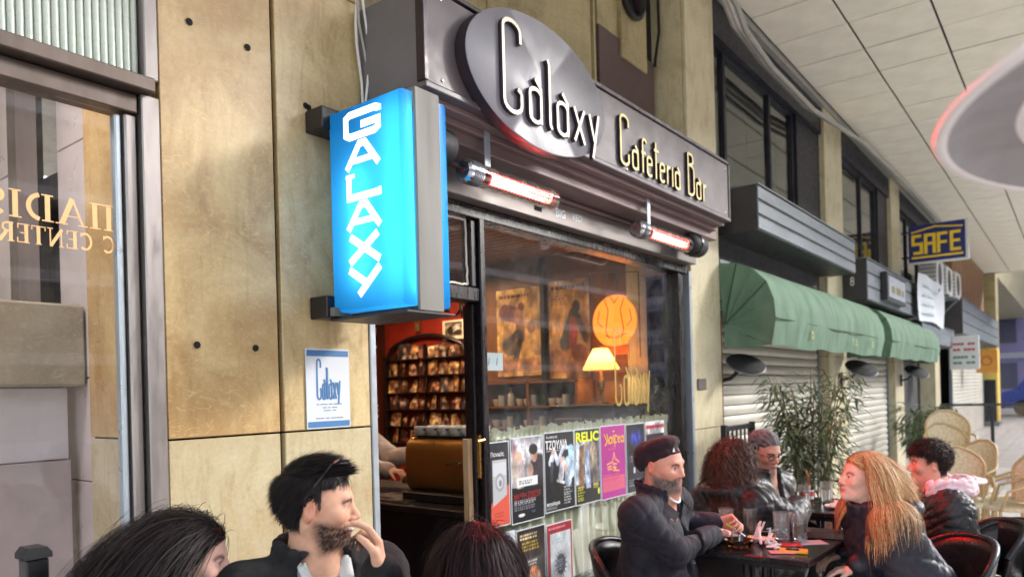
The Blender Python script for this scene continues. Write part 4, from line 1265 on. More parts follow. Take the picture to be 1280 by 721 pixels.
for (a, b) in (((-0.05, 0.235, 0.45), (-0.05, 0.235, -0.33)), ((-0.05, -0.26, 0.40), (-0.05, -0.26, -0.33)), ((-0.05, 0.235, 0.45), (-0.05, -0.26, 0.40)), ((-0.05, 0.08, 0.30), (-0.05, 0.04, 0.44)), ((-0.05, -0.03, 0.30), (-0.05, -0.06, 0.43))):
    MB().bar(a, b, 0.008).build('case_edge', M_sign_side, od)
cabt = thing('side_cabinet', 'dark wooden cabinet under the table lamp', 'cabinet', (5.15, 0.45, 0.02))
B('carcass', 0, 0.6, 0, 0.58, 0, 1.38, M_wood, cabt, bev=0.01)
B('top', -0.02, 0.62, -0.02, 0.60, 1.381, 1.41, M_black, cabt, bev=0.005)
B('door', -0.012, -0.001, 0.02, 0.28, 0.1, 1.3, M_wood, cabt, bev=0.004)
B('door', -0.012, -0.001, 0.30, 0.56, 0.1, 1.3, M_wood, cabt, bev=0.004)
t = NT('lamp_shade_cloth')
_tr = t.n('BsdfTranslucent'); _tr.inputs[0].default_value = (0.95, 0.50, 0.16, 1)
_mx = t.n('MixShader'); _mx.inputs[0].default_value = 0.7
t.set(**{'Base Color': lin((240, 180, 110)), 'Roughness': 0.9})
t.l(t.b.outputs[0], _mx.inputs[1]); t.l(_tr.outputs[0], _mx.inputs[2]); t.l(_mx.outputs[0], t.o.inputs['Surface'])
M_shade = t.m
tl = thing('table_lamp', 'lit table lamp with flared orange shade inside the window', 'lamp', (5.43, 0.72, 1.431))
MB().lathe([(0.0001, 0), (0.07, 0), (0.072, 0.012), (0.02, 0.03), (0.018, 0.10), (0.035, 0.16), (0.018, 0.21), (0.010, 0.30), (0.0001, 0.30)], 20).build('base', M_brass, tl, True)
MB().lathe([(0.160, 0.29), (0.062, 0.47)], 36).build('lamp_shade', M_shade, tl, 'all')
MB().lathe([(0.0001, 0.33), (0.022, 0.345), (0.028, 0.37), (0.018, 0.40), (0.0001, 0.41)], 14).build('bulb', emis('lamp_bulb', (1.0, 0.60, 0.26), 90.0), tl, True)

# counter and coffee machine by the door
ct = thing('bar_counter', 'black bar counter just inside the door', 'counter', (3.02, 0.16, 0.02))
B('front', 0.03, 0.8, 0.03, 2.5, 0, 0.84, M_black, ct)
B('top', 0, 0.85, 0, 2.54, 0.841, 0.885, M_black, ct, bev=0.006)
B('tray', 0.03, 0.12, 0.5, 0.75, 0.886, 0.90, M_chrome, ct)
cm = thing('coffee_machine', 'brass fronted espresso machine on the bar counter', 'coffee machine', (3.22, 0.27, 0.906))
M_brass_b = pm('brushed_brass', lin((196, 144, 76)), 0.32, 0.85, var=0.08, vscale=3, rvar=0.05)
prof = [(0.03, 0.06), (0.0, 0.10), (0.0, 0.30), (0.012, 0.345), (0.045, 0.372), (0.10, 0.38), (0.42, 0.38), (0.46, 0.35), (0.46, 0.0), (0.10, 0.0)]
mbm = MB(); n = len(prof)
vs_ = [(x, 0.0, z) for x, z in prof] + [(x, 0.56, z) for x, z in prof]
mbm.add(vs_, [tuple(range(n)), tuple(range(2 * n - 1, n - 1, -1))] + [(i, (i + 1) % n, (i + 1) % n + n, i + n) for i in range(n)])
mbm.build('body', M_brass_b, cm, True)
B('drip_tray', -0.06, 0.098, 0.03, 0.54, 0.0, 0.055, M_black, cm, bev=0.006)
MB().tube([(-0.004, 0.10, 0.235), (-0.012, 0.13, 0.24), (-0.012, 0.20, 0.228), (-0.004, 0.22, 0.222)], 0.006, 8).build('badge', M_chrome, cm, True)
B('cup_rail', 0.04, 0.44, 0.02, 0.54, 0.381, 0.389, M_black, cm)
MB().tube([(0.05, 0.03, 0.43), (0.05, 0.53, 0.43), (0.43, 0.53, 0.43)], 0.005, 8).build('rail', M_chrome, cm, True)
bigcup = MB().lathe([(0.0001, 0.0), (0.03, 0.0), (0.046, 0.02), (0.05, 0.055), (0.046, 0.055), (0.04, 0.02), (0.0001, 0.01)], 16).mesh('cup', M_china, True)
for k in range(10):
    o = link('cup', bigcup, None, (3.30 + 0.12 * (k // 5), 0.37 + 0.098 * (k % 5), 1.297))
    tag(o, 'white cup stacked on top of the espresso machine', 'cup', 'cups on the espresso machine')
o = MB().lathe([(0.0001, 0), (0.04, 0), (0.05, 0.02), (0.052, 0.10), (0.046, 0.10), (0.044, 0.015), (0.0001, 0.012)], 18).build('milk_jug', M_chrome, None, True, loc=(3.09, 1.10, 0.906))
tag(o, 'small steel jug on the counter left of the espresso machine', 'jug')
# ================================================================== the shops further along the arcade
M_green = pm('green_canvas', lin((98, 126, 104)), 0.9, var=0.28, vscale=2.6, bump=0.2, bscale=6, stretch=(1.6, 1, 0.5))
M_green_d = pm('green_canvas_binding', lin((58, 84, 66)), 0.8, var=0.1)
M_darkshop = pm('dark_shop_interior', (0.02, 0.02, 0.022), 0.7)
M_awnprint = pm('faded_awning_print', lin((168, 168, 96)), 0.8, var=0.1)
M_navy = pm('navy_trim', lin((26, 26, 38)), 0.5, var=0.2)


def shop_wall(label, x0, x1, z_open, mat=M_stone_wall):
    """the recessed wall of one bay: lintel zone and dark opening behind the shutter"""
    w = thing('shop_bay', label, 'shopfront', (x0, 0, 0))
    L = x1 - x0
    B('dark_opening', 0.0, L, 0.30, 0.34, 0, z_open, M_darkshop, w)
    B('lintel', 0.0, L, 0.10, 0.34, z_open + 0.002, 3.30, M_galv_d, w)
    B('window_back', 0.0, L, 0.9, 0.94, 3.30, 5.0, M_darkshop, w)
    B('window_sill', 0.0, L, 0.02, 0.34, 3.302, 3.36, M_galv, w, bev=0.004)
    B('head', 0.0, L, 0.03, 0.30, 4.72, 5.09, M_navy, w)
    return w, L


def upper_windows(w, xs, z0=3.362, z1=4.718):
    for i in range(len(xs) - 1):
        MB().box(xs[i] + 0.02, xs[i + 1] - 0.02, 0.12, 0.126, z0 + 0.03, z1 - 0.03).build('window_pane', M_pane_dark, w)
        B('pane_backing', xs[i] + 0.02, xs[i + 1] - 0.02, 0.35, 0.36, z0, z1, pm('grey_backing_%d' % rnd.randint(0, 99999), lin((112, 112, 104)), 0.8), w)  # flat grey sheet close behind each upper pane
    for x in xs:
        B('window_frame', x - 0.03, x + 0.03, 0.09, 0.16, z0, z1, M_navy, w, bev=0.004)
    B('window_frame', xs[0], xs[-1], 0.095, 0.155, z0, z0 + 0.035, M_navy, w)
    B('window_frame', xs[0], xs[-1], 0.095, 0.155, z1 - 0.035, z1, M_navy, w)


w, L = shop_wall('recessed shop bay with upper windows above the near green awning', 6.30, 9.85, 2.62)
upper_windows(w, [0.06, 0.46, 1.75, 2.55])
B('dark_infill', 2.6, 3.54, 0.06, 0.2, 3.362, 4.718, M_navy, w)
w, L = shop_wall('recessed shop bay with upper windows above the far green awning', 10.73, 14.04, 2.62)
upper_windows(w, [0.05, 1.5, 2.5])
B('dark_infill', 2.55, 3.30, 0.06, 0.2, 3.362, 4.718, M_navy, w)
w, L = shop_wall('recessed shop bay behind the white banner', 14.82, 18.48, 2.62)
upper_windows(w, [0.05, 1.2, 2.4, 3.6])
w, L = shop_wall('last dark shop bay before the end of the arcade', 19.22, 29.2, 2.62)


def shutter(label, x0, x1, z1, y=0.12):
    s = thing('roller_shutter', label, 'shutter', (x0, y, 0), 0, 'closed roller shutters')
    L = x1 - x0
    sl = 0.098
    prof = [(0.03, 0.0), (0.008, 0.004), (0.0, 0.03), (0.0, 0.065), (0.012, 0.090), (0.03, 0.094)]
    me = MB().prism([(a, b) for a, b in prof], 0.05, L - 0.05, 'x').mesh('slat', M_shut, True)
    for k in range(int(z1 / sl)):
        link('slat', me, s, (0, rnd.uniform(-0.002, 0.002), k * sl))
    B('guide', 0.0, 0.048, -0.02, 0.05, 0, z1, M_galv, s, bev=0.003)
    B('guide', L - 0.048, L, -0.02, 0.05, 0, z1, M_galv, s, bev=0.003)
    return s
shutter('cream roller shutter behind the bamboo plant', 6.36, 9.80, 2.55)
shutter('cream roller shutter between the two far pillars', 10.76, 14.0, 2.55)


def awning(label, x0, x1, group='green awnings'):
    a = thing('awning', label, 'awning', (x0, 0, 0), 0, group)
    L = x1 - x0
    prof = [(0.02, 2.64), (-0.15, 2.625), (-0.30, 2.555), (-0.41, 2.44), (-0.47, 2.28), (-0.48, 2.12), (-0.44, 1.89)]
    def skin(u, v):
        k = v * (len(prof) - 1); i = min(int(k), len(prof) - 2); f = k - i
        y = prof[i][0] + (prof[i + 1][0] - prof[i][0]) * f
        z = prof[i][1] + (prof[i + 1][1] - prof[i][1]) * f
        sag = 0.012 * math.sin(u * L * 2.1 + v * 3) + 0.006 * math.sin(u * L * 7 + v * 8)
        return (L * u, y + sag * (0.3 + v), z + (0.010 * math.sin(u * L * 5.2) if v > 0.99 else 0) + sag * 0.4)
    MB().grid(skin, 60, 18).build('canvas_front', M_green, a, 'all')
    hub = (-0.03, 2.09)
    for xx in (0.002, L - 0.002):
        for i in range(len(prof) - 1):
            p, q = prof[i], prof[i + 1]
            m = 6
            def gore(u, v, p=p, q=q):
                y = p[0] + (q[0] - p[0]) * u; z = p[1] + (q[1] - p[1]) * u
                yy = hub[0] + (y - hub[0]) * v; zz = hub[1] + (z - hub[1]) * v
                b = 0.022 * math.sin(u * PI) * math.sin(v * PI)
                return (xx + (b if xx < 1 else -b), yy, zz)
            if i in (1, 3) and True:
                MB().tube([(xx - 0.003 if xx < 1 else xx + 0.003, hub[0] + (p[0] - hub[0]) * k / 4, hub[1] + (p[1] - hub[1]) * k / 4) for k in range(5)], 0.007, 6).build('seam', M_green_d, a, True)
            MB().grid(gore, 5, 5).build('gore', M_green, a, 'all')
        # hanging side skirt
        MB().grid(lambda u, v: (xx + 0.01 * math.sin(u * 9), hub[0] + (-0.44 - hub[0]) * u, 1.89 + (hub[1] - 0.0 - 1.89) * v * (1 - u) + 0.012 * math.sin(u * 8)), 8, 4).build('side_skirt', M_green, a, 'all')
    MB().tube([(L * k / 12, -0.485, 2.12 + 0.004 * math.sin(k)) for k in range(13)], 0.006, 6).build('seam', M_green_d, a, True)
    B('wall_rail', 0, L, -0.005, 0.03, 2.645, 2.68, M_galv, a)
    return a
a1 = awning('green canvas awning nearest to the cafe', 6.30, 10.62)
for (x, s) in ((1.0, 'o'), (2.6, 'Y'), (2.75, 'Δ'), (3.6, 'o')):
    text_fit('faded_print', s, 0.09, 0.08, M_awnprint, a1, wallmat(x, -0.492, 1.98))
awning('green canvas awning further from the cafe', 11.22, 15.45)


def boxsign(label, x0, x1, z0, z1, yf, body=M_galv, grooves=True, name='shutter_box'):
    s = thing(name, label, 'canopy', (x0, 0, z0))
    L = x1 - x0; h = z1 - z0
    B('body', 0, L, yf, 0.09, 0, h, M_galv_d, s, bev=0.004)
    n = 3 if grooves else 1
    for k in range(n):
        B('face_strip', 0.0 if k else 0.0, L, yf - 0.014, yf - 0.001, h * k / n + 0.012, h * (k + 1) / n - 0.012, body, s, bev=0.005)
    B('top_flashing', -0.01, L + 0.01, yf - 0.02, 0.10, h + 0.001, h + 0.015, body, s, bev=0.003)
    return s
boxsign('grey ribbed metal shutter box above the near awning', 6.43, 9.95, 2.915, 3.312, -0.30)
b2 = boxsign('dark shutter box with a framed emblem above the far awning', 10.60, 14.35, 2.65, 3.20, -0.30)
B('emblem_frame', 0.8, 2.2, -0.40, -0.316, 0.06, 0.46, M_black, b2, bev=0.01)
B('emblem_panel', 0.88, 2.12, -0.408, -0.401, 0.11, 0.41, M_alu_l, b2)
text_fit('emblem_text', '-- --- -', 0.9, 0.10, ink((120, 110, 60)), b2, wallmat(1.05, -0.411, 0.18), bold=0.03)
text_fit('side_mark', '8', 0.05, 0.12, M_white, b2, Matrix.Translation((-0.004, -0.1, 0.2)) @ Matrix(((0, 0, -1, 0), (-1, 0, 0, 0), (0, 1, 0, 0), (0, 0, 0, 1))))
bn = thing('banner', 'white printed banner hanging under the air conditioners', 'banner', (13.85, -0.42, 2.56))
MB().grid(lambda u, v: (2.8 * u, 0.02 * math.sin(u * 9 + v * 3), 0.80 * v + 0.05 * math.sin(u * 3)), 20, 6).build('sheet', M_paper, bn, 'all')
for k in range(4):
    text_fit('faint_text', ('--- -----', '-- ----', '---- --', '-----')[k], 1.6 if k == 0 else 1.0, 0.05, ink((176, 196, 200)), bn, wallmat(0.4, -0.03, 0.60 - 0.15 * k))
boxsign('plain grey fascia box below the banner', 14.5, 18.6, 2.25, 2.62, -0.35, grooves=False, name='fascia_box')
boxsign('long dark grey ribbed canopy towards the arcade end', 19.3, 28.5, 2.6, 3.4, -0.45)

# yellow and blue projecting sign
sg = thing('projecting_sign', 'blue and yellow projecting SAFE sign above the shops', 'sign', (15.0, -0.10, 3.70))
M_sblue = pm('sign_blue', lin((28, 36, 110)), 0.4, var=0.05); M_syel = pm('sign_yellow', lin((244, 208, 48)), 0.4, var=0.06)
B('panel', 0, 0.10, -0.88, 0.0, 0, 0.66, M_sblue, sg, bev=0.01)
B('rim', 0.02, 0.14, -0.93, -0.881, -0.03, 0.68, M_white, sg, bev=0.005)
B('rim', 0.02, 0.14, -0.88, 0.0, -0.03, -0.001, M_white, sg)
def syz(u, v, d): return (-d, -u, v)
mb = MB()
LS = {'S': [(0.9, 0.92), (0.1, 0.92), (0.1, 0.52), (0.9, 0.52), (0.9, 0.08), (0.1, 0.08)], 'A': [(0.1, 0.0), (0.1, 0.92), (0.9, 0.92), (0.9, 0.0)], 'F': [(0.1, 0.0), (0.1, 0.92), (0.95, 0.92)], 'E': [(0.95, 0.92), (0.1, 0.92), (0.1, 0.08), (0.95, 0.08)]}
for i, ch in enumerate('SAFE'):
    k = i
    stroke(mb, [(0.06 + 0.20 * i + u * 0.165, 0.13 + v * 0.36) for u, v in LS[ch]], 0.052, syz, 0.0, 0.006 + 0.001 * k, 0, 0)
    if ch in 'AFE':
        stroke(mb, [(0.06 + 0.20 * i + u * 0.165, 0.13 + v * 0.36) for u, v in ((0.15, 0.5), (0.88, 0.5))], 0.048, syz, 0.0, 0.0055 + 0.001 * k, 0, 0)
stroke(mb, [(0.05, 0.075), (0.85, 0.075)], 0.035, syz, 0.0, 0.006, 0, 0)
stroke(mb, [(0.05, 0.53), (0.42, 0.60), (0.85, 0.55)], 0.025, syz, 0.0, 0.006, 0, 0)
mb.build('lettering', M_syel, sg)
for z in (0.1, 0.55):
    B('bracket', 0.03, 0.07, -0.001, 0.12, z - 0.015, z + 0.015, M_black, sg)


def aircon(label, x, y, z):
    a = thing('air_conditioner', label, 'air conditioner', (x, y, z), 0, 'air conditioners above the shops')
    B('casing', 0, 0.80, 0, 0.32, 0, 0.58, M_white, a, bev=0.015)
    MB().lathe([(0.0001, -0.008), (0.22, -0.008), (0.235, -0.001)], 20, axis='y').build('fan_guard', M_galv_d, a, True, loc=(0.3, 0, 0.29))
    for k in range(6):
        B('louvre', -0.006, 0.0, 0.03, 0.29, 0.06 + 0.08 * k, 0.10 + 0.08 * k, M_pvc, a)
    B('bracket', 0.05, 0.09, -0.02, 0.42, -0.05, -0.005, M_galv, a); B('bracket', 0.70, 0.74, -0.02, 0.42, -0.05, -0.005, M_galv, a)
    MB().bar((0.07, 0.0, -0.05), (0.07, 0.40, -0.45), 0.03).build('strut', M_galv, a)
    return a
aircon('white air conditioner just below the projecting sign', 16.0, -0.42, 3.30)
aircon('second white air conditioner further along the wall', 17.3, -0.42, 3.32)
aircon('third white air conditioner near the arcade end', 18.7, -0.42, 3.36)

# timber cladding and far signs
tb = thing('timber_cladding', 'vertical timber cladding above the far canopy', 'cladding', (21.0, 0.0, 3.45))
for k in range(28):
    B('board', 0.26 * k, 0.26 * k + 0.235, -0.10, 0.05, 0, 1.6, M_woodm if k % 3 else pm('pale_board_%d' % k, lin((168, 128, 78)), 0.6), tb)
gs = thing('projecting_sign', 'pale green and white projecting sign with red lines', 'sign', (18.3, -0.30, 1.78))
B('panel', 0, 0.08, -0.55, 0.0, 0, 0.72, M_white, gs, bev=0.01)
for k, (cc, zz) in enumerate((((190, 60, 60), 0.52), ((190, 60, 60), 0.40), ((90, 140, 110), 0.24), ((90, 140, 110), 0.12))):
    text_fit('lettering', ('--- --', '-- ---', '---- -', '-- --')[k], 0.4, 0.05, ink(cc), gs, Matrix.Translation((-0.004, -0.07, zz)) @ Matrix(((0, 0, -1, 0), (-1, 0, 0, 0), (0, 1, 0, 0), (0, 0, 0, 1))), bold=0.02)
B('arm', 0.02, 0.05, -0.001, 0.42, 0.6, 0.64, M_black, gs)
os_ = thing('projecting_sign', 'small orange square sign near the arcade end', 'sign', (24.0, -0.25, 1.75))
B('panel', 0, 0.06, -0.50, 0.0, 0, 0.62, pm('orange_sign', lin((206, 140, 50)), 0.5), os_, bev=0.01)
MB().lathe([(0.10, -0.004), (0.13, -0.004), (0.13, 0.0), (0.10, 0.0)], 20, axis='x', close=True).build('emblem', ink((150, 90, 40)), os_, loc=(-0.001, -0.25, 0.32))
B('arm', 0.02, 0.05, -0.001, 0.32, 0.5, 0.54, M_black, os_)
# end pillar painted yellow, pale shutter next to it
ep = thing('painted_pillar', 'bright yellow painted pillar at the arcade end', 'pillar', (29.3, -0.35, 0))
B('shaft', 0, 1.0, 0, 0.6, 0, 2.6, pm('yellow_paint', lin((232, 200, 100)), 0.5, var=0.06), ep)
B('upper_shaft', 0, 1.0, 0, 0.6, 2.602, 5.4, M_stone_wall, ep)
B('lower_door', -0.012, -0.001, 0.05, 0.5, 0, 1.55, M_navy, ep)
B('base', -0.02, 1.02, -0.02, 0.62, 0, 0.15, M_galv, ep)
shutter('pale far shutter beside the yellow pillar', 21.2, 28.8, 2.5, 0.02)

# cables and conduit along the ceiling edge
cp = [(5.9, 5.05), (6.311, 4.943), (6.525, 4.80), (7.236, 4.72), (8.663, 4.70), (11.0, 4.95), (14.7, 5.03), (18.1, 5.055), (22, 5.06)]
for k in range(3):
    pts = [(x + 0.03 * k, -0.10 - 0.045 * k, z - 0.03 * k + 0.012 * math.sin(x * 3 + k)) for x, z in cp]
    # smooth
    q = []
    for i in range(len(pts) - 1):
        for s in range(4):
            f = s / 4
            q.append(tuple(pts[i][j] + (pts[i + 1][j] - pts[i][j]) * f for j in range(3)))
    q.append(pts[-1])
    o = MB().tube(q, (0.030, 0.022, 0.026)[k], 8).build('conduit', (M_pvc, M_white, M_pvc)[k], None, True)
    tag(o, ('grey conduit lying against the wall under the ceiling', 'thin white conduit in the middle of the ceiling bundle', 'outermost grey conduit sagging below the ceiling edge')[k], 'conduit', 'conduits along the ceiling edge')

# wall fans
def wall_fan(label, x, y, z, r=0.17):
    f = thing('wall_fan', label, 'fan', (x, y, z), 0, 'dark wall fans along the shops')
    mb = MB().lathe([(0.0001, -0.045), (r * 0.5, -0.04), (r * 0.95, -0.012), (r, 0.0), (r * 0.95, 0.015), (r * 0.5, 0.03), (0.0001, 0.035)], 28)
    M3 = Matrix.Rotation(math.radians(-24), 3, 'Y') @ Matrix.Rotation(math.radians(24), 3, 'X')
    mb.v = [tuple(M3 @ Vector(p) + Vector((0, -0.24, 0.12))) for p in mb.v]
    mb.build('dish', M_blackm, f, True)
    ring = MB().lathe([(r * 0.99, -0.008), (r * 1.03, 0.0), (r * 0.99, 0.008)], 28); ring.v = [tuple(M3 @ Vector(p) + Vector((0, -0.24, 0.12))) for p in ring.v]
    ring.build('rim', M_sign_side, f, True)
    MB().tube([(0, 0.0, -0.02), (0, -0.10, 0.0), (0, -0.20, 0.09)], 0.018, 8).build('arm', M_black, f, True)
    B('wall_plate', -0.035, 0.035, -0.01, 0.02, -0.12, 0.08, M_black, f, bev=0.005)
    return f
wall_fan('dark dish wall fan beside the cream pillar', 6.36, 0.05, 1.62)
wall_fan('dark dish wall fan between the roller shutters', 10.3, -0.035, 1.62, 0.2)
wall_fan('dark dish wall fan under the end of the far awning', 14.4, -0.035, 1.60, 0.2)

# ------------------------------------------------------------------ foliage
M_leaf = pm('bamboo_leaf', (0.13, 0.18, 0.08), 0.5, var=0.35, vscale=30)
M_leaf2 = pm('grey_green_leaf', (0.26, 0.30, 0.19), 0.5, var=0.25, vscale=30)
M_leaf3 = pm('dark_leaf', (0.035, 0.06, 0.025), 0.5, var=0.4, vscale=30)
M_cane = pm('cane', lin((120, 104, 60)), 0.6, var=0.2)
M_pot = pm('terracotta_pot', lin((120, 78, 56)), 0.7, var=0.15)


def leaf(mb, p, d, L, wd, droop, mi):
    p = Vector(p); d = Vector(d).normalized()
    s = d.cross(Vector((0, 0, 1)))
    s = s.normalized() if s.length > 0.01 else Vector((1, 0, 0))
    c1 = p + d * L * 0.45 + Vector((0, 0, -droop * L * 0.15)); c2 = p + d * L * 0.95 + Vector((0, 0, -droop * L * 0.55))
    mb.add([p, c1 + s * wd / 2 + Vector((0, 0, wd * 0.2)), c1 - Vector((0, 0, wd * 0.1)), c1 - s * wd / 2 + Vector((0, 0, wd * 0.2)), c2], [(0, 1, 2), (0, 2, 3), (1, 4, 2), (2, 4, 3)], mi)


def cane_plant(label, x, y, h, spread, n, seed, leafL=0.19, cat='plant', z0=0.42, dense=46):
    r = random.Random(seed)
    t = thing('bamboo_plant', label, cat, (x, y, 0), 0, 'potted plants by the shutters')
    MB().lathe([(0.0001, 0), (0.15, 0), (0.20, 0.36), (0.215, 0.36), (0.215, 0.42), (0.19, 0.42), (0.18, 0.37), (0.0001, 0.37)], 24).build('pot', M_pot, t, True)
    lv = MB()
    for k in range(n):
        a = r.uniform(0, 2 * PI); q = r.uniform(0.2, 1.0) * spread; top = z0 + (h - z0) * r.uniform(0.62, 1.0)
        pts = []
        for i in range(6):
            f = i / 5
            pts.append((0.1 * math.cos(a) + q * math.cos(a) * f ** 1.7, 0.1 * math.sin(a) + q * math.sin(a) * f ** 1.7, 0.36 + (top - 0.36) * (f - 0.12 * f ** 3)))
        MB().tube(pts, [0.008, 0.007, 0.006, 0.005, 0.004, 0.002], 6).build('stem', M_cane, t, True)
        for j in range(dense):
            f = r.uniform(0.25, 1.0)
            i = min(4, int(f * 5)); ff = f * 5 - i
            p = [pts[i][m] + (pts[i + 1][m] - pts[i][m]) * ff for m in range(3)]
            b = r.uniform(0, 2 * PI); off = r.uniform(0.0, 0.13)
            p = (p[0] + off * math.cos(b), p[1] + off * math.sin(b), p[2] + r.uniform(-0.05, 0.05))
            leaf(lv, p, (math.cos(b), math.sin(b), r.uniform(-0.5, 0.7)), leafL * r.uniform(0.6, 1.2), leafL * 0.13 * r.uniform(0.8, 1.3), r.uniform(0.4, 1.4), r.choice([0, 0, 1, 2]))
    tag(lv.build('foliage', [M_leaf, M_leaf2, M_leaf3], t), None, None, None, 'stuff')
    return t
cane_plant('tall bamboo plant in front of the first roller shutter', 6.75, -0.62, 1.90, 0.36, 26, 12, 0.16, 'plant', 0.42, 70)
cane_plant('bushy dark plant in front of the far pillar', 13.0, -0.55, 1.35, 0.5, 14, 9, 0.22, 'plant', 0.4, 50)
# dark noticeboard behind the grey-haired man
bd = thing('menu_stand', 'black metal framed stand behind the grey haired man', 'stand', (5.55, -0.30, 0))
for xx in (0, 0.62):
    B('post', xx - 0.02, xx + 0.02, -0.02, 0.02, 0, 1.25, M_black, bd)
B('rail', 0.022, 0.598, -0.018, 0.018, 1.20, 1.235, M_black, bd)
for k in range(6):
    B('bar', 0.08 + 0.09 * k, 0.092 + 0.09 * k, -0.006, 0.006, 0.2, 1.199, M_black, bd)
B('foot', -0.05, 0.67, -0.12, 0.12, 0.0, 0.02, M_black, bd)

# ------------------------------------------------------------------ end of the arcade: glass screen, street, houses, trees
gsn = thing('glass_screen', 'low glass wind screen with dark top rail at the end of the terrace', 'screen', (14.5, -3.6, 0))
MB().box(0, 0.012, 0, 3.0, 0.1, 1.12).build('pane', M_pane_left, gsn)
B('top_rail', -0.02, 0.03, 0, 3.0, 1.121, 1.16, M_galv_d, gsn)
for yy in (0.0, 0.75, 1.5, 2.25, 3.0):
    B('post', -0.03, -0.001, yy - 0.025, yy + 0.025, 0, 1.12, M_black, gsn)
B('planter_panel', 0.06, 0.3, 0.2, 1.7, 0.0, 0.75, M_wood, gsn)
M_far = [pm('far_wall_mauve', lin((120, 112, 150)), 0.8, var=0.1), pm('far_wall_grey', lin((150, 146, 160)), 0.8, var=0.1), pm('far_wall_blue', lin((96, 104, 140)), 0.8, var=0.1)]
M_farwin = pm('far_window', lin((58, 58, 84)), 0.3, var=0.2)
for i, (x, y0, y1, h, m) in enumerate(((62, -14, 6, 17, 0), (66, -34, -15, 21, 1), (70, 7, 30, 15, 2))):
    b = thing('building', ('mauve office building closing the view beyond the arcade', 'grey office building at the far right beyond the street', 'blue grey building behind the arcade end')[i], 'building', (x, y0, 0))
    B('wall', 0, 8, 0, y1 - y0, 0, h, M_far[m], b)
    for fl in range(int(h / 3.2)):
        B('floor_band', -0.25, 0.0, 0, y1 - y0, 3.0 + 3.2 * fl, 3.4 + 3.2 * fl, M_far[(m + 1) % 3], b)
        for k in range(int((y1 - y0) / 2.4)):
            B('window', -0.06, -0.001, 0.5 + 2.4 * k, 2.2 + 2.4 * k, 0.9 + 3.2 * fl, 2.7 + 3.2 * fl, M_farwin, b)
def tree(label, x, y, h, r_, seed):
    q = random.Random(seed)
    t = thing('street_tree', label, 'tree', (x, y, 0), 0, 'street trees beyond the arcade')
    MB().tube([(0, 0, 0), (0.05, 0, h * 0.3), (0, 0.1, h * 0.55)], [0.16, 0.12, 0.08], 8).build('trunk', M_wood, t, True)
    for k in range(5):
        a = k * 1.3
        MB().tube([(0, 0.05, h * 0.4), (r_ * 0.4 * math.cos(a), r_ * 0.4 * math.sin(a), h * 0.62), (r_ * 0.7 * math.cos(a), r_ * 0.7 * math.sin(a), h * 0.8)], [0.06, 0.04, 0.015], 6).build('limb', M_wood, t, True)
    mb = MB()
    cl = [(q.gauss(0, 0.45) * r_, q.gauss(0, 0.45) * r_, h * 0.68 + q.gauss(0, 0.16) * h, q.uniform(0.35, 0.7)) for _ in range(26)]
    for (cx, cy, cz, cr) in cl:
        for _ in range(70):
            d = Vector((q.gauss(0, 1), q.gauss(0, 1), q.gauss(0, 1))).normalized() * cr * q.uniform(0.5, 1.0)
            leaf(mb, (cx + d.x, cy + d.y, cz + d.z), (q.uniform(-1, 1), q.uniform(-1, 1), q.uniform(-0.6, 0.6)), 0.24, 0.12, 0.6, q.choice([0, 2, 2]))
    tag(mb.build('crown', [M_leaf, M_leaf2, M_leaf3], t), None, None, None, 'stuff')
tree('dark green street tree nearest the arcade end', 40, -2.6, 4.6, 1.9, 3)
tree('street tree in front of the mauve building', 48, -5.5, 6.0, 2.4, 5)
tree('street tree at the far right beyond the parked van', 44, -9.5, 5.5, 2.2, 8)
# parked van
M_vanblue = pm('blue_van_paint', lin((52, 76, 160)), 0.3, var=0.05, coat=0.5)
vn = thing('parked_van', 'blue van parked on the street beyond the arcade', 'van', (37.5, -2.2, 0), math.radians(80))
def vanprof(u): return u
MB().prism([(-2.2, 0.35), (2.2, 0.35), (2.3, 0.95), (1.65, 1.15), (1.05, 1.95), (-2.15, 2.0), (-2.25, 0.8)], -0.9, 0.9, 'y').build('body', M_vanblue, vn)
for (a, b) in ((-1.9, -0.9), (-0.8, 0.1), (0.2, 1.1)):
    for s in (-0.905, 0.902):
        B('window', a, b, s - 0.004, s + 0.004, 1.2, 1.8, M_farwin, vn)
for (xw, yw) in ((-1.4, -0.92), (1.4, -0.92), (-1.4, 0.74), (1.4, 0.74)):
    wl = MB().lathe([(0.0001, 0), (0.33, 0), (0.35, 0.03), (0.35, 0.15), (0.33, 0.18), (0.0001, 0.18)], 20, axis='y').build('wheel', M_blackm, vn, True, loc=(xw, yw, 0.35))
    MB().lathe([(0.0001, -0.006), (0.2, -0.006), (0.21, 0.0)], 16, axis='y').build('rim', M_alu, wl, True)
for s in (-0.6, 0.6):
    B('headlight', 2.25, 2.31, s - 0.15, s + 0.15, 0.75, 0.92, M_white, vn)

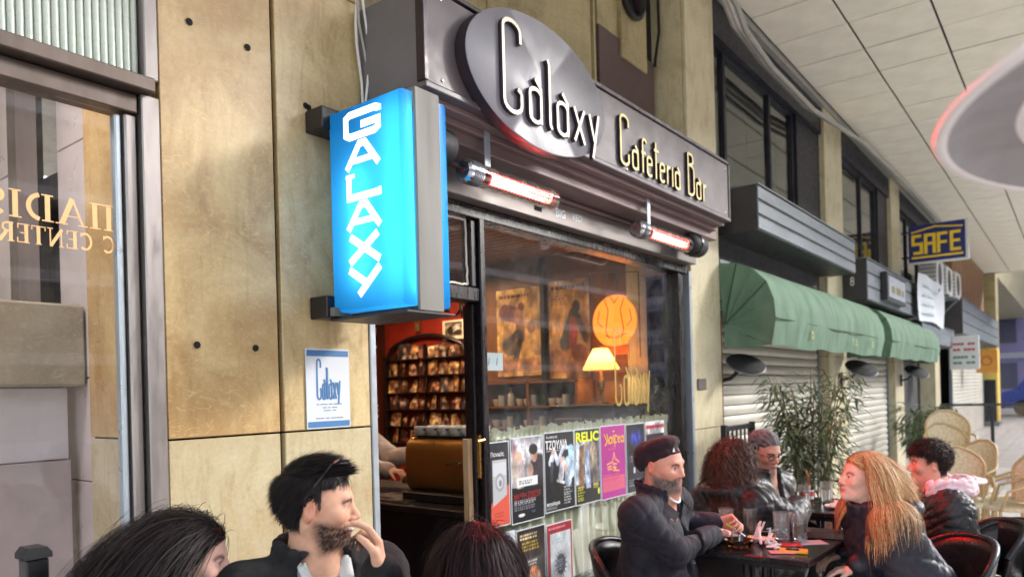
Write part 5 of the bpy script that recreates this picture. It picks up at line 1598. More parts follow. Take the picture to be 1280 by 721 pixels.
# ------------------------------------------------------------------ patio heater close on the right, black post on the left
M_hood = pm('brushed_aluminium_hood', lin((240, 240, 240)), 0.45, 0.1, var=0.08, vscale=3)
M_hood_d = pm('hood_groove', lin((130, 128, 130)), 0.45, 0.2, var=0.1)
ph = thing('patio_heater', 'round aluminium patio heater hood seen from below close to the camera', 'heater', (1.164, -2.897, 0))
MB().lathe([(0.0001, 2.02), (0.30, 1.97), (0.50, 1.885), (0.540, 1.862), (0.546, 1.856), (0.541, 1.850), (0.53, 1.853)], 96).build('hood', M_hood, ph, 'all')
MB().lathe([(0.53, 1.853), (0.505, 1.868), (0.455, 1.872)], 96).build('hood_groove', M_hood_d, ph, 'all')
MB().lathe([(0.455, 1.872), (0.44, 1.868), (0.30, 1.905), (0.08, 1.93), (0.0001, 1.93)], 96).build('hood_lining', M_hood, ph, 'all')
MB().lathe([(0.0001, 1.93), (0.075, 1.925), (0.085, 1.60), (0.06, 1.56), (0.0001, 1.56)], 24).build('burner', M_chrome, ph, True)
MB().tube([(0, 0, 0.1), (0, 0, 1.57)], 0.035, 16).build('pole', M_chrome, ph, True)
MB().lathe([(0.0001, 0.0), (0.23, 0.0), (0.23, 0.3), (0.20, 0.5), (0.0001, 0.5)], 28).build('base', M_chrome, ph, True)
bp = thing('black_post', 'short black square post at the lower left corner', 'post', (0.784, -0.241, 0))
B('shaft', -0.028, 0.028, -0.028, 0.028, 0.02, 1.135, M_black, bp, bev=0.004)
MB().prism([(-0.034, 1.136), (0.034, 1.136), (0.034, 1.150), (0.022, 1.166), (-0.022, 1.166), (-0.034, 1.150)], -0.034, 0.034, 'y').build('cap', M_blackm, bp)
B('foot', -0.12, 0.12, -0.12, 0.12, 0, 0.019, M_black, bp, bev=0.004)
# ================================================================== people
def nrm(v):
    v = np.asarray(v, float)
    return v / (np.linalg.norm(v) + 1e-12)


def rotz(a):
    c, s = math.cos(a), math.sin(a)
    return np.array([[c, -s, 0], [s, c, 0], [0, 0, 1.0]])


def roty(a):
    c, s = math.cos(a), math.sin(a)
    return np.array([[c, 0, s], [0, 1, 0], [-s, 0, c]])


def rotx(a):
    c, s = math.cos(a), math.sin(a)
    return np.array([[1, 0, 0], [0, c, -s], [0, s, c]])


class Fr:
    def __init__(s, R=None, t=(0, 0, 0), k=1.0):
        s.R = np.eye(3) if R is None else np.asarray(R, float)
        s.t = np.asarray(t, float)
        s.k = k

    def p(s, q):
        return s.R @ (np.asarray(q, float) * s.k) + s.t

    def inv(s, Q):
        return ((np.asarray(Q) - s.t) @ s.R) / s.k


ID = Fr()


class Sdf:
    """a body surface grown from smoothly blended limbs, sampled on a grid and skinned as one mesh"""
    def __init__(s, lo, hi, h):
        s.lo = np.asarray(lo, np.float64); s.h = h
        s.n = np.ceil((np.asarray(hi) - s.lo) / h).astype(int) + 1
        s.F = np.full(s.n, 0.5, np.float32)
        s.ax = [(s.lo[i] + np.arange(s.n[i]) * h).astype(np.float32) for i in range(3)]

    def _sub(s, c, r):
        sl = []
        for i in range(3):
            a = int(max(0, math.floor((c[i] - r[i] - s.lo[i]) / s.h))); b = int(min(s.n[i], math.ceil((c[i] + r[i] - s.lo[i]) / s.h) + 1))
            if b <= a: return None
            sl.append(slice(a, b))
        sl = tuple(sl)
        return sl, s.ax[0][sl[0]][:, None, None], s.ax[1][sl[1]][None, :, None], s.ax[2][sl[2]][None, None, :]

    def _mix(s, sl, d, k, op):
        F = s.F[sl]
        if op == 'sub':
            d = -d
            h = np.maximum(k - np.abs(F - d), 0) / k
            s.F[sl] = np.maximum(F, d) + h * h * k * 0.25
        else:
            h = np.maximum(k - np.abs(F - d), 0) / k
            s.F[sl] = np.minimum(F, d) - h * h * k * 0.25

    def cap(s, a, b, ra, rb=None, k=0.02, fr=ID, op='add', puff=None):
        rb = ra if rb is None else rb
        a = fr.p(a); b = fr.p(b); ra *= fr.k; rb *= fr.k
        R = max(ra, rb) * (1.3 if puff else 1.0) + k + 2 * s.h + 0.012
        c = (a + b) / 2; e = np.abs(b - a) / 2 + R
        q = s._sub(c, e)
        if q is None: return
        sl, X, Y, Z = q
        d = b - a; L2 = float(d @ d) + 1e-12
        t = np.clip(((X - a[0]) * d[0] + (Y - a[1]) * d[1] + (Z - a[2]) * d[2]) / L2, 0, 1)
        dist = np.sqrt((X - a[0] - t * d[0]) ** 2 + (Y - a[1] - t * d[1]) ** 2 + (Z - a[2] - t * d[2]) ** 2)
        rr = ra + (rb - ra) * t
        if puff:
            rr = rr * (1 + puff[1] * (np.abs(np.sin(PI * puff[0] * t)) ** 0.6 - 0.75))
        s._mix(sl, dist - rr, k, op)

    def ell(s, c, r, k=0.02, fr=ID, R=None, op='add'):
        c = fr.p(c); r = np.asarray(r, float) * fr.k
        M = fr.R if R is None else fr.R @ R
        rad = np.full(3, max(r) + k + 2 * s.h + 0.012)
        q = s._sub(c, rad)
        if q is None: return
        sl, X, Y, Z = q
        X = X - c[0]; Y = Y - c[1]; Z = Z - c[2]
        k0 = 0; k1 = 0
        for i in range(3):
            u = X * M[0, i] + Y * M[1, i] + Z * M[2, i]
            k0 = k0 + (u / r[i]) ** 2; k1 = k1 + (u / r[i] ** 2) ** 2
        k0 = np.sqrt(k0); k1 = np.sqrt(k1) + 1e-9
        s._mix(sl, k0 * (k0 - 1) / k1, k, op)

    def wrinkle(s, amp, scale, seed, n=4):
        """soft swellings parted by narrow creases"""
        r = np.random.RandomState(seed)
        X, Y, Z = s.ax[0][:, None, None], s.ax[1][None, :, None], s.ax[2][None, None, :]
        wx = np.sin(X * 9 + Z * 13 + seed); wy = np.sin(Y * 11 - Z * 8 + seed * 2); wz = np.sin(X * 14 - Y * 12 + Z * 5)
        acc = 0
        for i in range(n):
            kv = r.normal(size=3); kv *= scale * (0.8 + 0.45 * i) / np.linalg.norm(kv); ph = r.rand() * 6.28
            v = np.sin(X * kv[0] + Y * kv[1] + Z * kv[2] + ph + 1.5 * wx + 1.2 * wy + 0.8 * wz)
            acc = acc + ((1 - np.abs(v)) ** 2.5 - 0.25) / (1 + 0.35 * i)
        near = np.clip(1 - np.abs(s.F) / 0.04, 0, 1)
        s.F += (amp * 1.6 * acc * near).astype(np.float32)

    def skin(s):
        F = s.F; S = F < 0
        n = s.n - 1
        cnt = np.zeros(n, np.int8)
        cs = [(i, j, k) for i in (0, 1) for j in (0, 1) for k in (0, 1)]
        for (i, j, k) in cs:
            cnt += S[i:i + n[0], j:j + n[1], k:k + n[2]]
        act = (cnt > 0) & (cnt < 8)
        I = np.argwhere(act)
        idx = np.full(n, -1, np.int32)
        idx[act] = np.arange(len(I))
        P = np.zeros((len(I), 3)); W = np.zeros(len(I))
        vals = {c: F[I[:, 0] + c[0], I[:, 1] + c[1], I[:, 2] + c[2]] for c in cs}
        for a in cs:
            for ax in range(3):
                if a[ax] == 0:
                    b = list(a); b[ax] = 1; b = tuple(b)
                    va, vb = vals[a], vals[b]
                    m = (va < 0) != (vb < 0)
                    t = np.where(m, va / np.where(m, va - vb, 1), 0)
                    q = np.tile(np.array(a, float), (len(I), 1)); q[:, ax] += t
                    P += q * m[:, None]; W += m
        P = (P / W[:, None] + I) * s.h + s.lo
        Q = []
        for ax in range(3):
            u, v = (ax + 1) % 3, (ax + 2) % 3
            sa = [slice(None)] * 3; sb = [slice(None)] * 3
            sa[ax] = slice(0, -1); sb[ax] = slice(1, None)
            A = S[tuple(sa)]; Bq = S[tuple(sb)]
            for (m, flip) in ((A & ~Bq, False), (~A & Bq, True)):
                E = np.argwhere(m)
                E = E[(E[:, u] > 0) & (E[:, v] > 0) & (E[:, u] < n[u]) & (E[:, v] < n[v])]
                def c(du, dv):
                    G = E.copy(); G[:, u] -= du; G[:, v] -= dv
                    return idx[G[:, 0], G[:, 1], G[:, 2]]
                q = np.stack([c(1, 1), c(0, 1), c(0, 0), c(1, 0)], 1)
                Q.append(q[:, ::-1] if flip else q)
        Q = np.concatenate(Q)
        Q = Q[(Q >= 0).all(1)]
        return P, Q


def mesh_np(name, P, Q, mat, cols=None, smooth=True):
    me = bpy.data.meshes.new(name)
    nv, nf, k = len(P), len(Q), Q.shape[1]
    me.vertices.add(nv); me.vertices.foreach_set('co', np.asarray(P, np.float32).ravel())
    me.loops.add(nf * k); me.loops.foreach_set('vertex_index', np.asarray(Q, np.int32).ravel())
    me.polygons.add(nf); me.polygons.foreach_set('loop_start', np.arange(0, nf * k, k, dtype=np.int32))
    if smooth: me.polygons.foreach_set('use_smooth', np.ones(nf, bool))
    me.update(calc_edges=True)
    if cols is not None:
        at = me.color_attributes.new('Col', 'FLOAT_COLOR', 'POINT')
        at.data.foreach_set('color', np.concatenate([cols, np.ones((nv, 1))], 1).astype(np.float32).ravel())
    me.materials.append(mat)
    return me


def L3(c):
    return np.array(lin(c)[:3])


M_skin = vcol('skin', 0.55, 0.25, sss=0.0, bump=0.06, bscale=260)
M_hair = vcol('hair', 0.5, 0.12)


def head_sdf(S, fr, jaw=1.0, nose=1.0, beard=0.0, fem=False, chub=0.0):
    S.ell((-0.008, 0, 0.035), (0.099, 0.077, 0.089), fr=fr)
    S.ell((0.026, 0, -0.02), (0.070 + chub, 0.062 + chub, 0.085), k=0.03, fr=fr)
    S.cap((0.030, 0, -0.08), (0.070, 0, -0.097), 0.042, 0.025 * jaw, k=0.025, fr=fr)
    for sg in (-1, 1):
        S.cap((-0.012, sg * 0.050, -0.048), (0.052, sg * 0.026, -0.095), 0.022 * jaw, 0.018 * jaw, k=0.026, fr=fr)
        S.ell((0.064, sg * 0.041, -0.024), (0.022, 0.022 + chub, 0.021), k=0.022, fr=fr)
    S.ell((0.076, 0, -0.066), (0.022, 0.030, 0.028), k=0.016, fr=fr)
    S.ell((0.083, 0, -0.101), (0.017, 0.020 * jaw, 0.015), k=0.016, fr=fr)
    if not fem:
        S.cap((0.085, -0.032, 0.022), (0.085, 0.032, 0.022), 0.011, k=0.02, fr=fr)
    for sg in (-1, 1):
        S.ell((0.103, sg * 0.033, -0.001), (0.017, 0.020, 0.013), k=0.016, fr=fr, op='sub')
        S.ell((0.079, sg * 0.031, -0.001), (0.0125, 0.0135, 0.0125), k=0.003, fr=fr)
        S.cap((0.088, sg * 0.018, 0.008), (0.082, sg * 0.046, 0.006), 0.0045, k=0.006, fr=fr)
    S.cap((0.091, 0, 0.010), (0.1125 * (1 + 0.03 * (nose - 1)), 0, -0.029), 0.0085, 0.0108 * nose, k=0.012, fr=fr)
    for sg in (-1, 1):
        S.ell((0.103, sg * 0.0115, -0.036), (0.0105, 0.0085, 0.0075), k=0.006, fr=fr)
    S.ell((0.0945, 0, -0.0615), (0.0105, 0.023, 0.0062), k=0.006, fr=fr)
    S.ell((0.0925, 0, -0.0735), (0.0110, 0.020, 0.0075), k=0.006, fr=fr)
    for sg in (-1, 1):
        Rm = rotz(sg * 0.45) @ roty(0.15)
        S.ell((-0.010, sg * 0.079, -0.008), (0.021, 0.0085, 0.032), k=0.007, fr=fr, R=Rm)
        S.ell((-0.002, sg * 0.089, -0.004), (0.0115, 0.007, 0.019), k=0.005, fr=fr, R=Rm, op='sub')
    if beard:
        S.ell((0.070, 0, -0.108), (0.034, 0.040, 0.030 + beard), k=0.02, fr=fr)
        S.ell((0.090, 0, -0.056), (0.013, 0.026, 0.006), k=0.006, fr=fr)
        for sg in (-1, 1):
            S.cap((0.02, sg * 0.057, -0.062), (0.06, sg * 0.030, -0.104), 0.018, 0.022, k=0.02, fr=fr)


def smooth01(x, a, b):
    t = np.clip((x - a) / (b - a), 0, 1)
    return t * t * (3 - 2 * t)


def face_paint(q, skin, hair, lips, brow, beard=0.0, beardcol=None, scalp=None, bald=False, hairline=0.045, eye=(60, 40, 26), seed=0, sideburn=True):
    """colours of the skin itself: lips, brows, eyes, beard hair, scalp under the hair; plus painted shade between the lips"""
    x, y, z = q[:, 0], q[:, 1], q[:, 2]
    r = np.random.RandomState(seed)
    nz = np.sin(x * 190 + np.sin(y * 170)) * np.sin(z * 180 + np.sin(x * 120)) * 0.05
    C = np.tile(skin, (len(q), 1)) * (1 + nz[:, None])
    def mix(m, c):
        nonlocal C
        C = C * (1 - m[:, None]) + np.asarray(c) * m[:, None]
    # natural redness of cheeks, nose, ears
    red = skin * np.array([1.06, 0.78, 0.74])
    mix(0.6 * np.exp(-(((x - 0.07) / 0.03) ** 2 + ((np.abs(y) - 0.04) / 0.022) ** 2 + ((z + 0.03) / 0.025) ** 2)), red)
    mix(0.6 * np.exp(-(((x - 0.115) / 0.014) ** 2 + (y / 0.016) ** 2 + ((z + 0.032) / 0.014) ** 2)), red)
    mix(0.7 * (np.abs(y) > 0.074) * (np.abs(x + 0.008) < 0.03) * (np.abs(z + 0.008) < 0.036), red)
    if beardcol is not None:
        lo = smooth01(-(z + 0.022 + 0.28 * x), 0.0, 0.026) * smooth01(x + 0.25 * (z + 0.06), -0.018, 0.022)
        mo = np.exp(-(((z + 0.054) / 0.0085) ** 2)) * (np.abs(y) < 0.034) * (x > 0.075)
        nolip = 1 - np.exp(-(((z + 0.068) / 0.011) ** 2 + (y / 0.019) ** 2)) * (x > 0.085)
        cheek = 1 - np.exp(-(((x - 0.078) / 0.026) ** 2 + ((np.abs(y) - 0.042) / 0.02) ** 2 + ((z + 0.030) / 0.018) ** 2))
        m = np.clip(np.maximum(lo * cheek, mo) * nolip * beard * (0.72 + 0.36 * r.rand(len(x))), 0, 1)
        m = m * smooth01(z - 0.25 * (x - 0.06), -0.142, -0.112)
        mix(m, beardcol)
    mix(np.exp(-(((z + 0.0675) / 0.0115) ** 4 + (y / 0.023) ** 4)) * (x > 0.088) * 0.85, lips)
    mix(np.exp(-(((z + 0.0672) / 0.0018) ** 2 + (y / 0.022) ** 4)) * (x > 0.086), lips * 0.3)  # crease shade between the lips, put into the colour
    bz = 0.021 - 6.0 * (np.abs(y) - 0.032) ** 2 * 4
    mix(np.exp(-(((z - bz) / 0.0060) ** 2)) * smooth01(np.abs(y), 0.010, 0.016) * (1 - smooth01(np.abs(y), 0.048, 0.054)) * (x > 0.06) * 0.9, brow)
    ey = np.exp(-((np.abs(y) - 0.031) / 0.0125) ** 6 - ((z + 0.001) / 0.0062) ** 6) * (x > 0.074)
    mix(ey * 0.9, np.array([0.62, 0.56, 0.53]))
    ir = np.exp(-(((np.abs(y) - 0.031) / 0.0058) ** 6 + ((z + 0.001) / 0.006) ** 6)) * (x > 0.074)
    mix(ir, L3(eye))
    mix(np.exp(-(((z - 0.0055) / 0.0019) ** 2)) * np.exp(-((np.abs(y) - 0.032) / 0.0145) ** 6) * (x > 0.07) * 0.85, np.array([0.02, 0.014, 0.012]))
    if not bald:
        hl = z - hairline + 0.9 * np.maximum(0, 0.055 - x) * -1.1
        m = smooth01(z - (hairline - np.maximum(0, 0.075 - x) * 0.9), -0.004, 0.008) * ((x > 0.015) | (z > -0.03) | (x < -0.028))
        m = np.maximum(m, (x < -0.035) * smooth01(z, -0.085, -0.06))
        m = m * (1 - (np.abs(y) > 0.0765) * (np.abs(x + 0.008) < 0.033) * (z < 0.028) * (z > -0.045))
        m = m * (1 - ((x > 0.02) * (z < hairline - 0.02)))
        mix(np.clip(m, 0, 1), hair)
    return np.clip(C, 0, 1)


def make_hand(S, wr, d, n, curls, spread=0.0, thumb=(0.6, 0.3), k=1.0, side=1, ):
    """five fingers on a palm. d: from wrist to knuckles, n: direction the palm faces, curls: bend of index..little in radians"""
    d = nrm(d); n = nrm(np.asarray(n) - d * (np.asarray(n) @ d)); s = np.cross(d, n) * side      # s points to the thumb side
    wr = np.asarray(wr, float)
    P = lambda a, b, c: wr + (d * a + s * b + n * c) * k
    S.cap(P(-0.03, 0, 0), P(0.015, 0, 0), 0.026 * k, 0.025 * k, k=0.012)
    for b in (-0.026, -0.009, 0.009, 0.026):
        S.cap(P(0.008, b * 0.6, 0), P(0.078, b, 0.0), 0.0135 * k, 0.0112 * k, k=0.012)
    S.cap(P(0.02, 0.022, 0.008), P(0.05, 0.026, 0.012), 0.016 * k, 0.012 * k, k=0.012)
    Ls = [(0.042, 0.026, 0.021), (0.047, 0.030, 0.022), (0.043, 0.028, 0.021), (0.033, 0.021, 0.019)]
    tips = []
    for i, b in enumerate((0.0275, 0.0092, -0.0092, -0.0268)):
        p = P(0.082, b, 0.0); ang = 0.0
        cv = curls[i] if isinstance(curls[i], (tuple, list)) else (curls[i], curls[i] * 1.1, curls[i] * 0.7)
        sp = (1.5 - i) * spread
        base = d * math.cos(sp) + s * math.sin(sp)
        rad = (0.0092, 0.0096, 0.0090, 0.0080)[i] * k
        for j in range(3):
            ang += cv[j]
            q = p + (base * math.cos(ang) + n * math.sin(ang)) * Ls[i][j] * k
            S.cap(p, q, rad, rad * 0.88, k=0.004 if j == 0 else 0.003)
            rad *= 0.9; p = q
        tips.append(p)
    p = P(0.022, 0.026, 0.006)
    dirs = nrm(d * math.cos(thumb[0]) + s * math.sin(thumb[0]) + n * 0.25)
    q = p + dirs * 0.042 * k
    S.cap(p, q, 0.0135 * k, 0.0112 * k, k=0.010)
    d2 = nrm(dirs * math.cos(thumb[1]) - s * math.sin(thumb[1]) * 0.7 + n * math.sin(thumb[1]) * 0.7)
    q2 = q + d2 * 0.030 * k; S.cap(q, q2, 0.0112 * k, 0.0098 * k, k=0.004)
    q3 = q2 + nrm(d2 - s * 0.25 + n * 0.2) * 0.024 * k; S.cap(q2, q3, 0.0098 * k, 0.0082 * k, k=0.003)
    return tips + [q3]


class Person:
    def __init__(s, label, head, face_az, body_az, lean=0.06, pitch=0.0, roll=0.0, scale=1.0, group=None, sh_w=0.19, lat=0.0, nk=0.165):
        """head: world position of the head centre; azimuths in degrees; lean: how far the head is ahead of the hips"""
        a = math.radians(body_az)
        bd = np.array([math.cos(a), math.sin(a)])
        hp = np.asarray(head, float)
        base = hp[:2] - bd * lean - np.array([-bd[1], bd[0]]) * lat
        s.t = thing('person', label, 'person', (base[0], base[1], 0), a, group)
        s.base = np.array([base[0], base[1], 0.0]); s.R = rotz(a)
        s.H = s.loc(hp)
        yaw = math.radians(face_az - body_az)
        s.hf = Fr(rotz(yaw) @ roty(-math.radians(pitch)) @ rotx(math.radians(roll)), s.H, scale)
        hz = s.H[2]; k = scale
        s.neck = np.array([s.H[0] * 0.88 - 0.012, s.H[1] * 0.9, hz - nk * k])
        s.chest = np.array([s.H[0] * 0.62, s.H[1] * 0.5, hz - 0.40 * k])
        s.pelvis = np.array([0, 0, 0.53])
        s.sh = [np.array([s.H[0] * 0.80 - 0.015, s.H[1] * 0.8 + sg * sh_w * k, hz - (nk + 0.062) * k]) for sg in (1, -1)]   # left, right
        s.k = k

    def loc(s, w):
        return s.R.T @ (np.asarray(w, float) - s.base)

    def dirl(s, w):
        return s.R.T @ np.asarray(w, float)

    def body(s, h=0.004, paint=None, arms=None, hands=None, **hk):
        """arms: [(elbow, wrist) world] for left, right; hands: list of dicts in world directions"""
        pts = [s.H, s.neck, s.chest, s.pelvis] + s.sh
        if arms:
            for a in arms:
                if a: pts += [s.loc(a[0]), s.loc(a[1])]
        P = np.array(pts)
        S = Sdf(np.minimum(P.min(0) - 0.2, s.H - 0.22), np.maximum(P.max(0) + 0.2, s.H + 0.22), h)
        head_sdf(S, s.hf, **hk)
        S.cap(s.hf.p((-0.022, 0, -0.055)), s.neck, 0.054 * s.k, 0.060 * s.k, k=0.03)
        S.cap(s.neck, s.chest, 0.075, 0.12, k=0.05)
        S.cap(s.chest, s.pelvis, 0.12, 0.12, k=0.05)
        for sg in (0, 1):
            S.cap(s.neck - np.array([0, 0, 0.03]), s.sh[sg], 0.05, 0.05, k=0.04)
        s.arms = []
        for i, a in enumerate(arms or (None, None)):
            if a:
                e, w = s.loc(a[0]), s.loc(a[1])
                S.cap(s.sh[i], e, 0.046, 0.038, k=0.02); S.cap(e, w, 0.038, 0.026, k=0.02)
                s.arms.append((e, w))
            else:
                e = s.sh[i] + np.array([0.02, 0.05 * (1 - 2 * i), -0.28]); w = e + np.array([0.22, -0.04 * (1 - 2 * i), -0.03])
                S.cap(s.sh[i], e, 0.046, 0.038, k=0.02); S.cap(e, w, 0.038, 0.026, k=0.02)
                s.arms.append((e, w))
        tips = []
        for i, hd in enumerate(hands or ()):
            if hd:
                tips.append(make_hand(S, s.arms[i][1], s.dirl(hd['d']), s.dirl(hd['n']), hd['curl'], hd.get('spread', 0.0), hd.get('thumb', (0.6, 0.3)), hd.get('k', 1.0), 1 if i == 0 else -1))
        V, Q = S.skin()
        q = s.hf.inv(V)
        C = paint(q) if paint else np.tile([0.5, 0.3, 0.2], (len(V), 1))
        far = (np.linalg.norm(q, axis=1) > 0.19)
        if paint:
            C[far] = s.skincol * (1 + 0.06 * np.sin(V[far, 0:1] * 300) * np.sin(V[far, 2:3] * 260))
        link('body', mesh_np('body', V, Q, M_skin, C), s.t)
        return [[s.base + s.R @ x for x in tp] for tp in tips]

    def coat(s, name, mat, thick=0.0, h=0.006, puff=None, wrinkle=(0.004, 34, 1), cuff=0.9, neckcut=None, hood=None, collar=0.0, belly=0.0, long=True, extra=None, amp=0.12, col=None, shw=0.0):
        pts = [s.neck, s.chest, s.pelvis] + s.sh + [x for a in s.arms for x in a]
        P = np.array(pts)
        S = Sdf(P.min(0) - 0.26, P.max(0) + 0.26, h)
        tz = 0.02 + thick
        up = (s.neck - s.chest); upn = nrm(up)
        side = np.array([0, 1.0, 0])
        def slab(c, rx, ry, rz, k=0.06):
            S.ell(c, (rx, ry, rz), k=k)
        n = 7
        for i in range(n):
            f = i / (n - 1)
            c = s.pelvis * (1 - f) + (s.chest + np.array([0, 0, 0.02])) * f
            w = 0.155 + 0.03 * math.sin(f * 2.2) + thick + belly * 0.7 * math.exp(-((f - 0.35) / 0.3) ** 2); dpt = 0.115 + thick + belly * math.exp(-((f - 0.35) / 0.3) ** 2)
            pz = 0.09
            S.ell(c + np.array([belly * 0.35 * math.exp(-((f - 0.35) / 0.3) ** 2), 0, 0]), (dpt * (1 + (amp if puff and i % 2 else 0)), w * (1 + (amp * 0.6 if puff and i % 2 else 0)), pz), k=0.03 if puff else 0.06)
        S.ell(s.chest + up * 0.30, (0.115 + thick, 0.175 + thick, 0.14), k=0.06)
        for i in (0, 1):
            S.cap(s.neck - upn * 0.045, s.sh[i], 0.058 + tz * 0.8, 0.050 + tz, k=0.05)
            S.cap(s.chest + up * 0.1, s.sh[i] - upn * 0.03, 0.09 + thick, 0.062 + thick, k=0.05)
            S.cap(s.sh[i] - upn * 0.05 - np.array([0.01, 0.03 * (1 - 2 * i), 0]), s.pelvis + np.array([0.0, 0.10 * (1 - 2 * i), 0.08]), 0.062 + thick, 0.085 + thick, k=0.06)
            e, w = s.arms[i]
            we = e + (w - e) * cuff
            if puff:
                S.cap(s.sh[i], e, 0.050 + tz, 0.042 + tz, k=0.02, puff=(puff, amp)); S.cap(e, we, 0.042 + tz, 0.030 + tz * 0.8, k=0.02, puff=(puff, amp))
            else:
                S.cap(s.sh[i], e, 0.050 + tz, 0.041 + tz, k=0.03); S.cap(e, we, 0.040 + tz, 0.028 + tz * 0.8, k=0.02)
        S.cap(s.pelvis - np.array([0, 0.0, 0.02]), s.pelvis + np.array([0.05, 0, -0.02]), 0.15 + thick, k=0.05)
        if collar:
            m = 18
            for i in range(m):
                a = 2 * PI * i / m
                if neckcut and abs(((a + PI) % (2 * PI)) - PI) < 0.5: continue
                c = s.neck + np.array([0.085 * math.cos(a) - 0.005, 0.088 * math.sin(a), 0.0 + 0.02 * -math.cos(a)])
                S.cap(c, c + np.array([0.01 * math.cos(a), 0.01 * math.sin(a), collar]), 0.017 + thick * 0.4, 0.014 + thick * 0.4, k=0.015)
        if extra: extra(S)
        if wrinkle: S.wrinkle(*wrinkle)
        # neck opening
        S.cap(s.neck - upn * 0.10, s.hf.p((-0.02, 0, 0.02)), 0.066 * s.k, 0.074 * s.k, k=0.01, op='sub')
        if neckcut:
            f = np.array([1.0, 0, 0])
            for i in range(6):
                t = i / 5
                S.ell(s.neck + np.array([0.10 + neckcut[1] * t, 0, -0.01 - neckcut[0] * t]), (0.075, neckcut[2] * (1 - 0.75 * t), 0.06), k=0.01, op='sub')
        V, Q = S.skin()
        return link(name, mesh_np(name, V, Q, mat), s.t)

    def legs(s, mat, knee=0.44, spread=0.12, foot=0.38):
        S = Sdf((-0.25, -0.35, -0.01), (0.75, 0.35, 0.68), 0.016)
        for sg in (-1, 1):
            kn = np.array([knee, sg * (spread + 0.02), 0.50]); an = np.array([foot, sg * spread, 0.09])
            S.cap((0, sg * 0.09, 0.53), kn, 0.095, 0.068, k=0.03); S.cap(kn, an, 0.065, 0.048, k=0.02)
        S.wrinkle(0.004, 40, 3)
        V, Q = S.skin()
        link('trousers', mesh_np('trousers', V, Q, mat), s.t)
        for sg in (-1, 1):
            S = Sdf((foot - 0.12, sg * spread - 0.08, -0.005), (foot + 0.26, sg * spread + 0.08, 0.16), 0.008)
            S.cap((foot - 0.03, sg * spread, 0.05), (foot + 0.16, sg * (spread + 0.01), 0.035), 0.042, 0.036, k=0.02); S.cap((foot - 0.01, sg * spread, 0.05), (foot - 0.01, sg * spread, 0.11), 0.045, 0.045, k=0.02)
            V, Q = S.skin(); link('shoe', mesh_np('shoe', V, Q, M_blackm), s.t)


